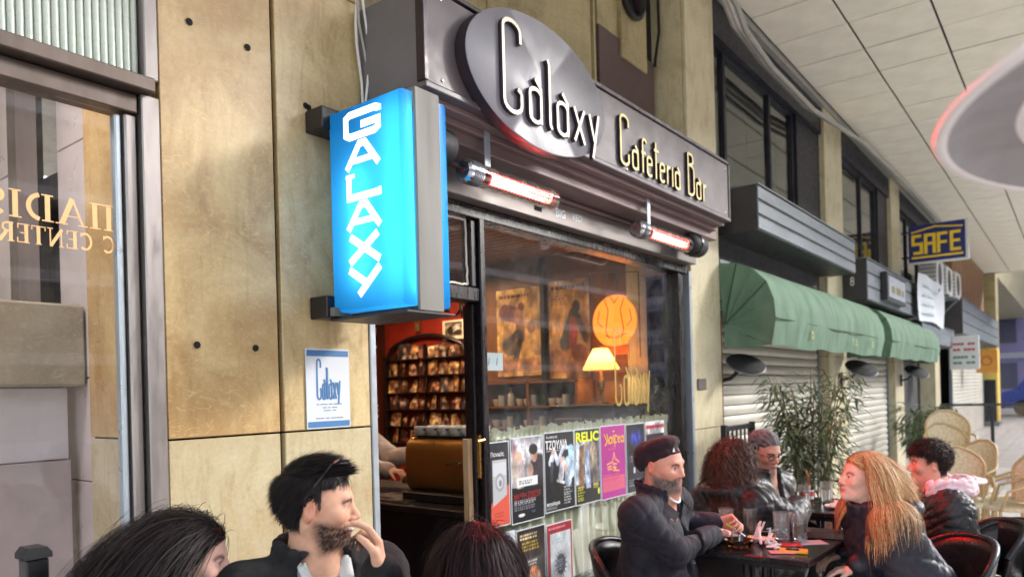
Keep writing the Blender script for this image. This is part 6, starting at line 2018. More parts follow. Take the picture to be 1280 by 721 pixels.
def hair(person, name, n, length, seg, c0, c1, seed, mask, lift=0.5, gravity=0.4, flow=None, width=0.0022, curl=None, jit=0.25, collide=(), inertia=1.0, shell=(0.100, 0.0785, 0.090), shellc=(-0.010, 0, 0.036), lvar=0.3, layers=0.010, tip=0.35, maxx=None):
    """strands grown from the scalp as thin ribbons that lie on the surface; directions in the head's frame"""
    r = np.random.RandomState(seed)
    fr = person.hf
    d = r.normal(size=(n * 6, 3)); d /= np.linalg.norm(d, axis=1)[:, None]
    root = d * np.array(shell) + np.array(shellc)
    keep = mask(root)
    root = root[keep][:n]; N = len(root)
    nr = (root - np.array(shellc)) / np.array(shell) ** 2; nr /= np.linalg.norm(nr, axis=1)[:, None]
    root = root + nr * (r.rand(N, 1) * layers)
    # to person frame
    p = root @ fr.R.T * fr.k + fr.t; nn = nr @ fr.R.T
    L = length(root, r) if callable(length) else length * (1 - lvar * r.rand(N))
    L = np.asarray(L)[:, None]
    step = L / seg
    dirs = nn * lift + r.normal(size=(N, 3)) * jit
    if flow is not None:
        dirs = dirs + flow(root, r) @ fr.R.T
    dirs /= np.linalg.norm(dirs, axis=1)[:, None] + 1e-9
    ph = r.rand(N, 1) * 6.28
    pts = [p]; outs = [nn]
    cc = [(np.asarray(fr.p(shellc)), np.array(shell) * 1.0 * fr.k, fr.R)] + [(np.asarray(c), np.asarray(q), np.eye(3) if R is None else R) for c, q, R in collide]
    for i in range(seg):
        g_ = np.array([0, 0, -1.0]) * gravity
        dirs = dirs * inertia + g_ + r.normal(size=(N, 3)) * jit * 0.25
        if flow is not None:
            dirs = dirs + flow(root, r) @ fr.R.T * 0.25 * (1 - i / seg)
        dirs /= np.linalg.norm(dirs, axis=1)[:, None] + 1e-9
        p = p + dirs * step
        out = nn.copy()
        for ci, (c, q, R) in enumerate(cc):
            u = (p - c) @ R / q
            ln = np.linalg.norm(u, axis=1)
            ins = ln < 1.03
            if ins.any():
                un = u[ins] / (ln[ins][:, None] + 1e-9) * 1.03
                p[ins] = (un * q) @ R.T + c
            w = ln < 1.25
            if w.any():
                o = (u[w] / q) @ R.T
                out[w] = o / (np.linalg.norm(o, axis=1)[:, None] + 1e-9)
        pts.append(p); outs.append(out)
    pts = np.array(pts)          # seg+1,N,3
    outs = np.array(outs)
    if curl is not None:
        amp, freq = curl
        for i in range(seg + 1):
            t = np.gradient(pts, axis=0)[i]; t /= np.linalg.norm(t, axis=1)[:, None] + 1e-9
            a = np.cross(t, outs[i]); a /= np.linalg.norm(a, axis=1)[:, None] + 1e-9
            f = min(1.0, i / (seg * 0.25))
            an = ph + i * freq
            pts[i] = pts[i] + (a * np.cos(an) + outs[i] * np.sin(an)) * amp * f
    if maxx is not None:      # no strand across the face
        hx = ((pts - fr.t) @ fr.R)[:, :, 0].max(0)
        ok = hx < maxx
        pts = pts[:, ok]; outs = outs[:, ok]; N = int(ok.sum())
    tg_ = np.gradient(pts, axis=0)
    sd = np.cross(tg_, outs); sd /= np.linalg.norm(sd, axis=2)[:, :, None] + 1e-9
    wv = width * (1 - (1 - tip) * np.linspace(0, 1, seg + 1) ** 2)[:, None, None] * (0.7 + 0.6 * r.rand(1, N, 1))
    A = pts - sd * wv / 2; Bv = pts + sd * wv / 2
    V = np.stack([A, Bv], 2).transpose(1, 0, 2, 3).reshape(-1, 3)     # strand, seg, side
    base = (np.arange(N) * (seg + 1) * 2)[:, None] + (np.arange(seg) * 2)[None, :]
    Q = np.stack([base, base + 1, base + 3, base + 2], 2).reshape(-1, 4)
    m = r.rand(N, 1) ** 1.5
    col = np.asarray(c0) * (1 - m) + np.asarray(c1) * m
    col = np.repeat(col, (seg + 1) * 2, axis=0)
    return link(name, mesh_np(name, V, Q, M_hair, col), person.t)


def scalp_mask(front=0.045, back=-0.07, side=0.0, hole=True):
    """roots on the hairy part of the head, in head coordinates"""
    def f(p):
        x, y, z = p[:, 0], p[:, 1], p[:, 2]
        lim = np.where(x > 0.02, front + (0.085 - x) * -0.25, np.where(x > -0.03, side, back))
        m = z > lim
        if hole:
            m &= ~((np.abs(y) > 0.06) & (np.abs(x + 0.008) < 0.022) & (z < 0.022))
        return m
    return f


def bez(world):
    return [Vector(w) for w in world]


# where things are seen from: directions along and across the view, used to describe poses
CR = np.array([_r0.x, _r0.y, 0.0]); CF = np.array([_f.x, _f.y, 0.0]); UP = np.array([0, 0, 1.0])
AZR = math.degrees(math.atan2(CR[1], CR[0]))          # azimuth of image right


# ------------------------------------------------------------------ cloth
def cloth(name, col, rough=0.7, bump=0.15, bscale=120, sheen=0.2, var=0.2):
    return pm(name, col, rough, var=var, vscale=14, bump=bump, bscale=bscale, sheen=sheen, rvar=0.08)
M_wool = cloth('black_wool', (0.0045, 0.0045, 0.0055), 0.9, 0.35, 260, 0.0)
M_shirt = cloth('pale_grey_shirt', lin((196, 198, 196)), 0.8, 0.2, 300)
M_nylon = pm('navy_nylon', (0.010, 0.012, 0.022), 0.5, var=0.25, vscale=20, bump=0.10, bscale=45, spec=0.5)
M_nylon_k = pm('black_nylon', (0.008, 0.008, 0.010), 0.5, var=0.25, vscale=20, bump=0.12, bscale=45)
M_nylon_q = pm('quilted_black_nylon', (0.012, 0.012, 0.014), 0.48, var=0.25, vscale=20, bump=0.5, bscale=34)
M_shirtjack = cloth('navy_overshirt', (0.007, 0.0055, 0.014), 0.8, 0.35, 160, 0.02)
M_denim = cloth('dark_denim', (0.02, 0.026, 0.045), 0.8, 0.3, 200)
M_blackcloth = cloth('black_cloth', (0.008, 0.008, 0.009), 0.8, 0.2, 150)
M_hoodie = cloth('pale_pink_hoodie', lin((226, 196, 200)), 0.9, 0.3, 120)
M_beretm = cloth('plum_black_felt', (0.022, 0.006, 0.011), 0.95, 0.35, 220, 0.1)
# ------------------------------------------------------------------ the man smoking
SK = L3((206, 158, 132))
def cast_smoker():
    p = Person('bearded man in black coat holding a cigarette to his lips', (1.318, -0.770, 1.245), AZR + 8, -104, lean=0.07, pitch=-4, sh_w=0.20)
    p.skincol = SK
    hairc = L3((36, 31, 31))
    wr = np.array([1.388, -0.955, 1.062]); el = np.array([1.50, -0.90, 0.86])
    tips = p.body(0.0041, lambda q: face_paint(q, SK, hairc, L3((176, 104, 96)), L3((30, 24, 22)), 1.05, L3((40, 29, 25)), hairline=0.072, seed=1),
                  arms=[(el, wr), None], hands=[dict(d=-0.10 * CR + 0.96 * UP + 0.05 * CF, n=-0.90 * CR - 0.10 * UP - 0.30 * CF, curl=[(0.50, 0.45, 0.30), (0.58, 0.55, 0.35), (0.95, 1.15, 0.6), (1.1, 1.2, 0.7)], spread=0.06, thumb=(0.35, 0.5), k=1.07)], jaw=1.06, nose=1.12)
    # cigarette between the first two fingers
    i0 = np.array(tips[0][0]); i1 = np.array(tips[0][1])
    mid = p.loc((i0 + i1) / 2 + np.array([0, 0, -0.012]))
    lip = p.hf.p((0.104, 0.0, -0.068))
    dv = nrm(mid - lip)
    cg = MB().tube([tuple(lip), tuple(lip + dv * 0.022)], 0.0042, 10).build('cigarette_filter', pm('cork_filter', lin((196, 140, 84)), 0.7), None, True)
    ct_ = thing('cigarette', 'white cigarette in the mouth of the bearded man', 'cigarette', p.base, math.atan2(p.R[1, 0], p.R[0, 0]))
    cg.parent = ct_
    MB().tube([tuple(lip + dv * 0.0222), tuple(lip + dv * 0.075)], 0.0041, 10).build('paper', M_paper, ct_, True)
    # shirt, coat
    p.coat('shirt', M_shirt, thick=-0.012, h=0.0085, collar=0.030, neckcut=(0.10, 0.03, 0.040), wrinkle=(0.003, 45, 5), cuff=0.5)
    p.coat('coat', M_wool, thick=0.014, h=0.0068, wrinkle=(0.004, 26, 2), neckcut=(0.30, 0.07, 0.095), collar=0.045, cuff=0.97)
    # lapels and shirt collar leaves
    for sg in (-1, 1):
        n0 = p.neck
        MB().grid(lambda u, v: tuple(n0 + np.array([0.045 + 0.085 * u + 0.010 * v + 0.012 * math.sin(v * PI), sg * (0.085 - 0.020 * u - 0.045 * v * (1 - 0.2 * u)), 0.030 - 0.10 * u - 0.035 * v])), 6, 5).build('collar_leaf', M_shirt, p.t, 'all')
        MB().grid(lambda u, v: tuple(n0 + np.array([-0.03 + 0.185 * u + 0.02 * math.sin(v * PI), sg * (0.115 - 0.045 * u * u + 0.055 * v * math.sin(u * PI)), 0.035 - 0.03 * v - 0.25 * u])), 8, 5).build('lapel', M_wool, p.t, 'all')
    for k in range(2):
        MB().lathe([(0.0001, 0.003), (0.005, 0.002), (0.006, 0)], 10, axis='x').build('shirt_button', M_white, p.t, True, loc=tuple(p.neck + np.array([0.128 + 0.012 * k, 0.0, -0.085 - 0.07 * k])))
    # hair: short sides, longer swept top
    def flowtop(root, r):
        return np.stack([np.where(root[:, 2] > 0.085, 0.75, -0.35) + r.normal(size=len(root)) * 0.25, root[:, 1] * 3, np.where(root[:, 2] > 0.085, 0.35, -0.5)], 1)
    def lenf(root, r):
        top = smooth01(root[:, 2], 0.03, 0.10)
        return (0.010 + 0.030 * top + 0.016 * (root[:, 0] < -0.04) * (1 - top)) * (0.7 + 0.5 * r.rand(len(root)))
    hair(p, 'hair', 11000, lenf, 6, hairc * 0.6, hairc * 1.5, 11, lambda q: scalp_mask(0.078, -0.075, -0.005)(q) & ((q[:, 0] < 0.075) | (q[:, 2] > 0.07)), lift=0.22, gravity=0.08, flow=flowtop, width=0.0016, jit=0.13, layers=0.014)
    # sunglasses pushed up on the head
    R = lambda q: tuple(p.hf.p(q))
    gls = thing('sunglasses', 'dark sunglasses pushed up on the hair of the bearded man', 'sunglasses', p.base, math.atan2(p.R[1, 0], p.R[0, 0]))
    for sg in (-1, 1):
        MB().tube([R((-0.022, sg * 0.083, 0.005)), R((-0.02, sg * 0.090, 0.03)), R((0.012, sg * 0.088, 0.075)), R((0.045, sg * 0.075, 0.125))], 0.0028, 6).build('temple', M_black, gls, True)
        MB().lathe([(0.0001, 0.004), (0.020, 0.002), (0.024, 0.0), (0.020, -0.002), (0.0001, 0.0)], 16).build('lens', M_black, gls, True, loc=R((0.062, sg * 0.034, 0.122)))
    MB().tube([R((0.05, -0.07, 0.127)), R((0.068, 0, 0.138)), R((0.05, 0.07, 0.127))], 0.003, 6).build('bridge', pm('gunmetal', lin((130, 120, 116)), 0.3, 0.8), gls, True)
    p.legs(M_blackcloth)
    return p


def cast_woman_left():
    sk = L3((222, 178, 160)); hc = L3((30, 24, 24))
    p = Person('woman with long dark hair in profile beside the smoking man', (1.044, -0.582, 1.118), AZR + 8, AZR + 10, lean=0.05, pitch=-6, scale=0.91, sh_w=0.17)
    p.skincol = sk
    p.body(0.0055, lambda q: face_paint(q, sk, hc, L3((190, 110, 104)), L3((52, 38, 34)), hairline=0.06, seed=2, eye=(40, 28, 22)), fem=True, jaw=0.9, nose=1.0)
    p.coat('jacket', M_blackcloth, thick=0.01, h=0.009, wrinkle=(0.004, 30, 8), collar=0.03)
    def fl(root, r):
        side = np.sign(root[:, 1] + 1e-6)
        return np.stack([np.where(root[:, 0] > 0.02, -0.50, -0.55) + 0 * root[:, 0], side * 0.42, np.full(len(root), -0.05)], 1) + r.normal(size=(len(root), 3)) * 0.12
    col = [(p.neck + np.array([0, 0, 0.03]), (0.075, 0.075, 0.11), None), (p.neck + np.array([0, 0, -0.16]), (0.14, 0.23, 0.15), None)]
    hair(p, 'hair', 9500, lambda root, r: 0.32 + 0.14 * r.rand(len(root)), 11, hc * 0.5, L3((46, 38, 37)), 21, lambda q: scalp_mask(0.068, -0.06, 0.005)(q), lift=0.30, gravity=0.26, flow=fl, width=0.0019, jit=0.08, maxx=0.088, collide=col, layers=0.014, inertia=1.0)
    p.legs(M_blackcloth)
    return p


def cast_woman_centre():
    sk = L3((214, 170, 150)); hc = L3((26, 21, 24))
    p = Person('person seen from behind, only smooth dark hair at the bottom centre', (1.515, -1.190, 1.082), 40, 40, lean=0.04, scale=0.90, sh_w=0.17)
    p.skincol = sk
    p.body(0.008, lambda q: face_paint(q, sk, hc, L3((190, 110, 104)), hc, hairline=0.05), fem=True)
    p.coat('jacket', M_blackcloth, thick=0.01, h=0.011, wrinkle=(0.004, 30, 9), collar=0.03)
    def fl(root, r):
        d = np.stack([root[:, 0] - 0.035, root[:, 1] * 1.3, 0 * root[:, 0]], 1)
        return 0.22 * d / (np.linalg.norm(d, axis=1)[:, None] + 1e-6) + r.normal(size=(len(root), 3)) * 0.08
    col = [(p.neck + np.array([0, 0, 0.03]), (0.08, 0.085, 0.11), None), (p.neck + np.array([0, 0, -0.16]), (0.14, 0.23, 0.15), None)]
    hair(p, 'hair', 9000, 0.34, 9, hc * 0.35, L3((60, 40, 42)), 31, lambda q: scalp_mask(0.05, -0.06, 0.0, False)(q), lift=0.08, gravity=0.75, flow=fl, width=0.0018, jit=0.06, collide=col, layers=0.012)
    p.legs(M_blackcloth)
    return p


def cast_beret():
    sk = L3((210, 150, 128)); bc = L3((92, 82, 78))
    p = Person('man with grey beard in dark beret and navy overshirt at the front table', (3.292, -0.876, 1.175), AZR - 44, -88, lean=0.08, pitch=-6, scale=1.04, sh_w=0.215, nk=0.140)
    p.skincol = sk
    wrR = np.array([3.565, -1.035, 0.815]); elR = np.array([3.15, -1.00, 0.79])
    wrL = np.array([3.655, -1.005, 0.850]); elL = np.array([3.56, -0.80, 0.84])
    tips = p.body(0.0046, lambda q: face_paint(q, sk, L3((120, 100, 90)), L3((186, 116, 104)), L3((74, 60, 54)), 1.0, bc, bald=True, seed=4),
                  arms=[(elL, wrL), (elR, wrR)],
                  hands=[dict(d=(0.2, -0.9, 0.25), n=(-0.7, -0.1, -0.6), curl=[0.75, 0.9, 1.0, 1.05], thumb=(0.7, 0.5)), dict(d=(0.93, 0.25, -0.12), n=(0.1, 0.1, -1), curl=[0.35, 0.4, 0.45, 0.5], thumb=(0.5, 0.3))],
                  beard=0.020, chub=0.010, nose=1.1, jaw=1.16)
    p.coat('black_shirt', M_blackcloth, thick=-0.005, h=0.010, belly=0.04, collar=0.025, neckcut=(0.05, 0.02, 0.03), cuff=0.5, wrinkle=(0.003, 40, 3))
    p.coat('overshirt', M_shirtjack, thick=0.007, h=0.0075, belly=0.06, wrinkle=(0.006, 24, 4), neckcut=(0.40, 0.10, 0.075), collar=0.04, cuff=0.90)
    # shirt details: pocket flap, buttons, necklace
    f = p.neck
    for (dy, dz, dx) in ((-0.115, -0.19, 0.150), (-0.05, -0.20, 0.172), (-0.045, -0.30, 0.195)):
        MB().lathe([(0.0001, 0.006), (0.006, 0.005), (0.007, 0)], 10, axis='x').build('button', M_chrome, p.t, True, loc=tuple(f + np.array([dx, dy, dz])))
    for sg in (-1, 1):
        MB().grid(lambda u, v: tuple(f + np.array([0.02 + 0.115 * u, sg * (0.10 - 0.030 * u + 0.05 * v * math.sin(u * 2.2)), 0.03 - 0.035 * v - 0.10 * u])), 6, 4).build('collar_leaf', M_shirtjack, p.t, 'all')
    R = lambda q: tuple(p.hf.p(q))
    MB().tube([tuple(f + np.array([0.075 + 0.028 * math.cos(a), 0.05 * math.sin(a), 0.005 - 0.035 * math.cos(a)])) for a in np.linspace(-1.4, 1.4, 12)], 0.006, 6).build('necklace', M_white, p.t, True)
    # beret
    S = Sdf(p.H - 0.2, p.H + 0.22, 0.006)
    S.ell((-0.026, 0.0, 0.080), (0.108, 0.092, 0.046), k=0.02, fr=p.hf, R=roty(-0.50)); S.ell((-0.085, 0.0, 0.025), (0.052, 0.086, 0.075), k=0.03, fr=p.hf)
    S.ell((-0.008, 0, 0.030), (0.104, 0.082, 0.094), k=0.012, fr=p.hf)
    # cut to a band line sloping from the brow to the nape
    X, Y, Z = S.ax[0][:, None, None], S.ax[1][None, :, None], S.ax[2][None, None, :]
    n_ = p.hf.R @ nrm((0.62, 0, -1.0)); o_ = p.hf.p((0.085, 0, 0.070))
    S.F = np.maximum(S.F, ((X - o_[0]) * n_[0] + (Y - o_[1]) * n_[1] + (Z - o_[2]) * n_[2]).astype(np.float32))
    S.wrinkle(0.002, 40, 6)
    V, Q = S.skin(); br = link('beret', mesh_np('beret', V, Q, M_beretm), p.t)
    MB().prism([(-0.008, 0.0), (0.008, 0.0), (0.0, 0.020)], -0.001, 0.001, 'x').build('beret_badge', M_white, br, loc=R((0.084, -0.040, 0.078)), rot=(0, 0, math.radians(-24)))
    def bm(q):
        x, y, z = q[:, 0], q[:, 1], q[:, 2]
        return (z < -0.05) & (x > 0.0)
    hair(p, 'beard', 2200, 0.030, 3, bc * 0.3, L3((170, 160, 152)), 41, lambda q: bm(q) & ~((np.abs(q[:, 1]) < 0.018) & (q[:, 2] > -0.078) & (q[:, 2] < -0.060)), lift=0.5, gravity=0.6, width=0.0022, jit=0.25, shell=(0.078, 0.060, 0.092), shellc=(0.018, 0, -0.030), layers=0.004)
    p.legs(M_denim, knee=0.42)
    # pen in the raised hand
    t0 = np.array(tips[0][0]); t1 = np.array(tips[0][4]); m = (t0 + t1) / 2
    pn = thing('vape_pen', 'slim silver and yellow pen in the hand of the man in the beret', 'pen', tuple(m))
    dv = Vector(nrm(-0.75 * CR + 0.55 * UP + 0.1 * CF))
    MB().tube([tuple(-dv * 0.03), tuple(dv * 0.045)], 0.006, 8).build('barrel', M_chrome, pn, True)
    MB().tube([tuple(dv * 0.0455), tuple(dv * 0.075), tuple(dv * 0.085)], [0.0065, 0.006, 0.002], 8).build('cap', pm('lime_plastic', lin((200, 206, 60)), 0.4), pn, True)
    return p


def cast_curly():
    sk = L3((214, 170, 150)); hc = L3((52, 38, 34))
    p = Person('woman with long curly brown hair in black puffer jacket, turned away', (4.150, -0.918, 1.112), AZR + 6, AZR + 30, lean=0.12, pitch=-8, scale=0.97, sh_w=0.185)
    p.skincol = sk
    wr = np.array([4.50, -1.17, 0.83]); el = np.array([4.20, -1.20, 0.80])
    p.body(0.0065, lambda q: face_paint(q, sk, hc, L3((190, 110, 104)), hc, hairline=0.055), arms=[None, (el, wr)], hands=[None, dict(d=(0.8, 0.2, 0.05), n=(0, 0.2, -1), curl=[0.5, 0.5, 0.6, 0.6])], fem=True)
    def ex(S):
        for k in range(9):
            a = PI * 0.35 + PI * 1.3 * k / 8
            c = p.neck + np.array([0.10 * math.cos(a) - 0.03, 0.12 * math.sin(a), -0.01 - 0.02 * abs(math.cos(a))])
            S.cap(c, c + np.array([-0.03, 0, 0.035]), 0.042, 0.035, k=0.03)
    p.coat('puffer_jacket', M_nylon_k, thick=0.030, h=0.0085, puff=4, wrinkle=(0.005, 36, 12), extra=ex, cuff=0.93)
    def fl(root, r):
        return np.stack([-0.35 + 0 * root[:, 0], np.sign(root[:, 1]) * 0.5, 0 * root[:, 0]], 1) + r.normal(size=(len(root), 3)) * 0.3
    col = [(p.neck + np.array([0, 0, 0.02]), (0.10, 0.11, 0.11), None), (p.neck + np.array([-0.01, 0, -0.15]), (0.17, 0.24, 0.17), None)]
    hair(p, 'hair', 4400, lambda root, r: 0.22 + 0.10 * r.rand(len(root)), 20, hc * 0.45, L3((112, 84, 72)), 51, scalp_mask(0.055, -0.06, 0.0), lift=0.45, gravity=0.42, flow=fl, width=0.0026, jit=0.26, curl=(0.011, 1.05), collide=col, layers=0.018)
    p.legs(M_blackcloth)
    return p


def cast_grey():
    sk = L3((196, 148, 126)); hc = L3((66, 66, 68))
    p = Person('grey haired man with glasses in dark puffer jacket looking down', (4.765, -0.885, 1.118), -122, -104, lean=0.06, pitch=-14, sh_w=0.20)
    p.skincol = sk
    p.body(0.0055, lambda q: face_paint(q, sk, hc, L3((176, 110, 100)), L3((70, 62, 58)), 0.35, L3((110, 100, 96)), hairline=0.070, seed=6), nose=1.15, jaw=1.05)
    p.coat('shirt', M_shirt, thick=-0.01, h=0.011, collar=0.03, neckcut=(0.06, 0.02, 0.03), cuff=0.5)
    p.coat('puffer_jacket', M_nylon_k, thick=0.028, h=0.0085, puff=4, wrinkle=(0.004, 34, 13), collar=0.055, neckcut=(0.16, 0.06, 0.05))
    def lenf(root, r):
        return (0.014 + 0.022 * smooth01(root[:, 2], 0.03, 0.10)) * (0.7 + 0.5 * r.rand(len(root)))
    hair(p, 'hair', 5200, lenf, 4, hc * 0.6, L3((158, 158, 158)), 61, scalp_mask(0.072, -0.07, -0.005), lift=0.35, gravity=0.1, flow=lambda root, r: np.stack([-0.7 + 0 * root[:, 0], root[:, 1] * 3, 0.2 + 0 * root[:, 0]], 1), width=0.002, jit=0.12, layers=0.008)
    R = lambda q: tuple(p.hf.p(q))
    g_ = thing('eyeglasses', 'dark rimmed glasses worn by the grey haired man', 'glasses', p.base, math.atan2(p.R[1, 0], p.R[0, 0]))
    for sg in (-1, 1):
        pts = [R((0.100 - 0.25 * abs(0.022 * math.cos(a)) * 0.3, sg * 0.033 + 0.022 * math.cos(a), -0.004 + 0.016 * math.sin(a))) for a in np.linspace(0, 2 * PI, 17)]
        MB().tube(pts, 0.0022, 6, cap=False).build('rim', M_black, g_, True)
        MB().tube([R((0.098, sg * 0.056, 0.002)), R((0.03, sg * 0.078, 0.004)), R((-0.02, sg * 0.084, 0.0))], 0.002, 6).build('temple', M_black, g_, True)
    MB().tube([R((0.103, -0.011, 0.0)), R((0.108, 0, 0.003)), R((0.103, 0.011, 0.0))], 0.002, 6).build('bridge', M_black, g_, True)
    p.legs(M_blackcloth)
    return p


def cast_blonde():
    sk = L3((226, 180, 160)); hc = L3((172, 130, 84))
    p = Person('smiling woman with long blonde hair leaning towards the front table', (3.885, -1.655, 1.086), AZR + 182, 128, lean=0.25, pitch=8, scale=0.97, sh_w=0.17, nk=0.15)
    p.skincol = sk
    elL = np.array([3.93, -1.86, 0.72]); wrL = np.array([3.82, -1.62, 0.66])
    elR = np.array([4.26, -1.62, 0.74]); wrR = np.array([4.10, -1.50, 0.66])
    p.body(0.0048, lambda q: face_paint(q, sk, hc * 0.8, L3((200, 104, 100)), L3((110, 80, 56)), hairline=0.062, seed=8), arms=[(elL, wrL), (elR, wrR)], hands=[dict(d=(-0.3, 0.8, -0.2), n=(0, 0, -1), curl=[0.4] * 4), dict(d=(-0.6, 0.6, -0.2), n=(0, 0, -1), curl=[0.4] * 4)], fem=True, jaw=0.88, nose=0.95)
    def ex(S):
        for k in range(9):
            a = PI * 0.45 + PI * 1.1 * k / 8
            c = p.neck + np.array([0.09 * math.cos(a) - 0.05, 0.11 * math.sin(a), -0.02])
            S.cap(c, c + np.array([-0.05, 0, 0.02]), 0.05, 0.04, k=0.03)
    p.coat('puffer_jacket', M_nylon, thick=0.026, h=0.0075, puff=3, wrinkle=(0.006, 26, 15), extra=ex, cuff=0.92, collar=0.03)
    upn = nrm(p.neck - p.chest)
    col = [(p.neck + np.array([0.01, 0, 0.02]), (0.08, 0.085, 0.11), None), (p.neck - upn * 0.17, (0.185, 0.235, 0.20), None), (p.sh[0], (0.115, 0.115, 0.115), None), (p.sh[1], (0.115, 0.115, 0.115), None)]
    c0, c1 = L3((150, 88, 48)), L3((246, 212, 158))
    mk = scalp_mask(0.066, -0.055, 0.012)
    def back(root, r):      # crown and back: swept back over the hood
        side = np.sign(root[:, 1] + 1e-6)
        return np.stack([-0.85 + 0 * root[:, 0], side * 0.18, -0.12 + 0 * root[:, 0]], 1) + r.normal(size=(len(root), 3)) * 0.14
    hair(p, 'hair', 6200, lambda root, r: 0.13 + 0.09 * r.rand(len(root)), 9, c0, c1, 71, lambda q: mk(q) & ((q[:, 0] < 0.0) | (q[:, 2] > 0.075)), lift=0.20, gravity=0.24, flow=back, width=0.0016, jit=0.13, collide=col, curl=(0.004, 0.5), layers=0.018)
    def front(root, r):     # sides: down over the cheek line and in front of the shoulders
        side = np.sign(root[:, 1] + 1e-6)
        return np.stack([-0.10 + 0.10 * r.normal(size=len(root)), side * 0.55, -0.25 + 0 * root[:, 0]], 1)
    hair(p, 'long_locks', 5800, lambda root, r: 0.26 + 0.20 * r.rand(len(root)) ** 1.3, 14, c0, c1, 72, lambda q: mk(q) & (np.abs(q[:, 1]) > 0.015) & (q[:, 0] > -0.06) & (q[:, 0] < 0.030), lift=0.25, gravity=0.42, flow=front, width=0.0016, jit=0.13, collide=col, curl=(0.007, 0.52), layers=0.016)
    p.legs(M_blackcloth)
    return p


def cast_short_hair():
    sk = L3((222, 172, 150)); hc = L3((30, 24, 24))
    p = Person('person with short dark hair in quilted jacket over pale pink hood', (4.62, -1.842, 1.098), AZR + 158, 118, lean=0.10, pitch=-2, scale=0.98, sh_w=0.185)
    p.skincol = sk
    p.body(0.0055, lambda q: face_paint(q, sk, hc, L3((190, 110, 100)), hc, hairline=0.060, seed=9), fem=True, jaw=0.95)
    p.coat('quilted_jacket', M_nylon_q, thick=0.022, h=0.0075, wrinkle=(0.006, 46, 16), cuff=0.93)
    # hood lying on the shoulders
    S = Sdf(p.neck - 0.26, p.neck + 0.26, 0.006)
    for k in range(15):
        a = -PI * 0.15 + PI * 1.3 * k / 14 + PI * 0.5 - PI * 0.0
        a = PI * 0.28 + PI * 1.44 * k / 14
        wdt = 1 + 0.55 * max(0, -math.cos(a))
        c = p.neck + np.array([0.098 * math.cos(a) * wdt - 0.015, 0.105 * math.sin(a), 0.012 - 0.012 * math.cos(a)])
        S.cap(c, c + np.array([0.012 * math.cos(a), 0, 0.045]), 0.034 + 0.008 * max(0, -math.cos(a)), 0.026, k=0.025)
    S.wrinkle(0.006, 40, 17)
    S.cap(p.neck - np.array([0, 0, 0.1]), p.hf.p((-0.02, 0, 0.02)), 0.066, 0.072, k=0.01, op='sub')
    V, Q = S.skin(); link('hood', mesh_np('hood', V, Q, M_hoodie), p.t)
    def lenf(root, r):
        return (0.020 + 0.026 * smooth01(root[:, 2], 0.02, 0.10)) * (0.7 + 0.5 * r.rand(len(root)))
    hair(p, 'hair', 6500, lenf, 7, hc * 0.5, L3((76, 58, 52)), 81, scalp_mask(0.060, -0.07, 0.0), lift=0.25, gravity=0.2, flow=lambda root, r: np.stack([0.5 + 0 * root[:, 0], root[:, 1] * 2, 0 * root[:, 0]], 1) + r.normal(size=(len(root), 3)) * 0.2, width=0.0020, jit=0.22, curl=(0.004, 0.8), layers=0.014)
    p.legs(M_blackcloth)
    return p


def cast_barista():
    sk = L3((206, 160, 138)); hc = L3((40, 30, 28))
    p = Person('barista in pale sweater reaching to the coffee machine', (3.50, 1.60, 1.50), -60, -60, lean=0.10, sh_w=0.19)
    p.skincol = sk
    p.pelvis = np.array([0, 0, 0.92])
    p.body(0.0085, lambda q: face_paint(q, sk, hc, L3((180, 110, 100)), hc, hairline=0.06), arms=[((3.66, 1.42, 1.10), (3.62, 1.06, 1.15)), ((3.30, 1.35, 1.08), (3.30, 1.05, 1.06))], hands=[dict(d=(0.0, -1, 0), n=(-0.4, 0, -1), curl=[0.6] * 4), dict(d=(0, -1, 0), n=(0, 0, -1), curl=[0.6] * 4)])
    p.coat('sweater', cloth('pale_sweater', lin((176, 160, 150)), 0.9, 0.4, 90), thick=0.01, h=0.011, wrinkle=(0.005, 26, 18), collar=0.02, cuff=0.9)
    S = Sdf((-0.3, -0.35, 0.0), (0.4, 0.35, 1.2), 0.012)
    for sg in (-1, 1):
        S.cap((0, sg * 0.1, 0.9), (0.02, sg * 0.1, 0.08), 0.10, 0.06, k=0.03)
    S.ell((0.03, 0, 0.92), (0.16, 0.20, 0.20), k=0.05)
    V, Q = S.skin(); link('apron', mesh_np('apron', V, Q, cloth('navy_apron', (0.012, 0.018, 0.06), 0.8)), p.t)
    hair(p, 'hair', 1500, 0.03, 3, hc * 0.6, hc * 1.6, 91, scalp_mask(), width=0.004)
    return p


for _fn in (cast_smoker, cast_woman_left, cast_woman_centre, cast_beret, cast_curly, cast_grey, cast_blonde, cast_short_hair, cast_barista):
    _fn()
# ================================================================== tables, chairs and what stands on them
M_table = pm('black_table_top', (0.014, 0.011, 0.013), 0.22, var=0.3, vscale=9, bump=0.03, bscale=25)
M_leather = pm('black_leatherette', (0.011, 0.011, 0.013), 0.34, var=0.25, vscale=20, bump=0.12, bscale=110)
M_glass = panemat('drinking_glass', (0.95, 0.96, 0.96, 1), 1.0, 0.24)  # milky white film stands in for bright highlights on the glass
M_water = glassmat('water', (0.96, 0.98, 0.98, 1), 0.0, 1.33)
M_beer = glassmat('beer', (0.95, 0.62, 0.12, 1), 0.0, 1.34)
M_amber = glassmat('brown_glass', (0.30, 0.11, 0.03, 1), 0.02, 1.5)
M_tissue = pm('paper_tissue', lin((240, 226, 224)), 0.9, var=0.03, bump=0.2, bscale=60)
M_yellow = pm('yellow_packet', lin((232, 176, 54)), 0.5, var=0.08)
M_redp = pm('red_print', lin((200, 60, 62)), 0.5, var=0.1)
M_brownl = pm('brown_leather', lin((74, 44, 36)), 0.4, var=0.2, bump=0.1, bscale=90)


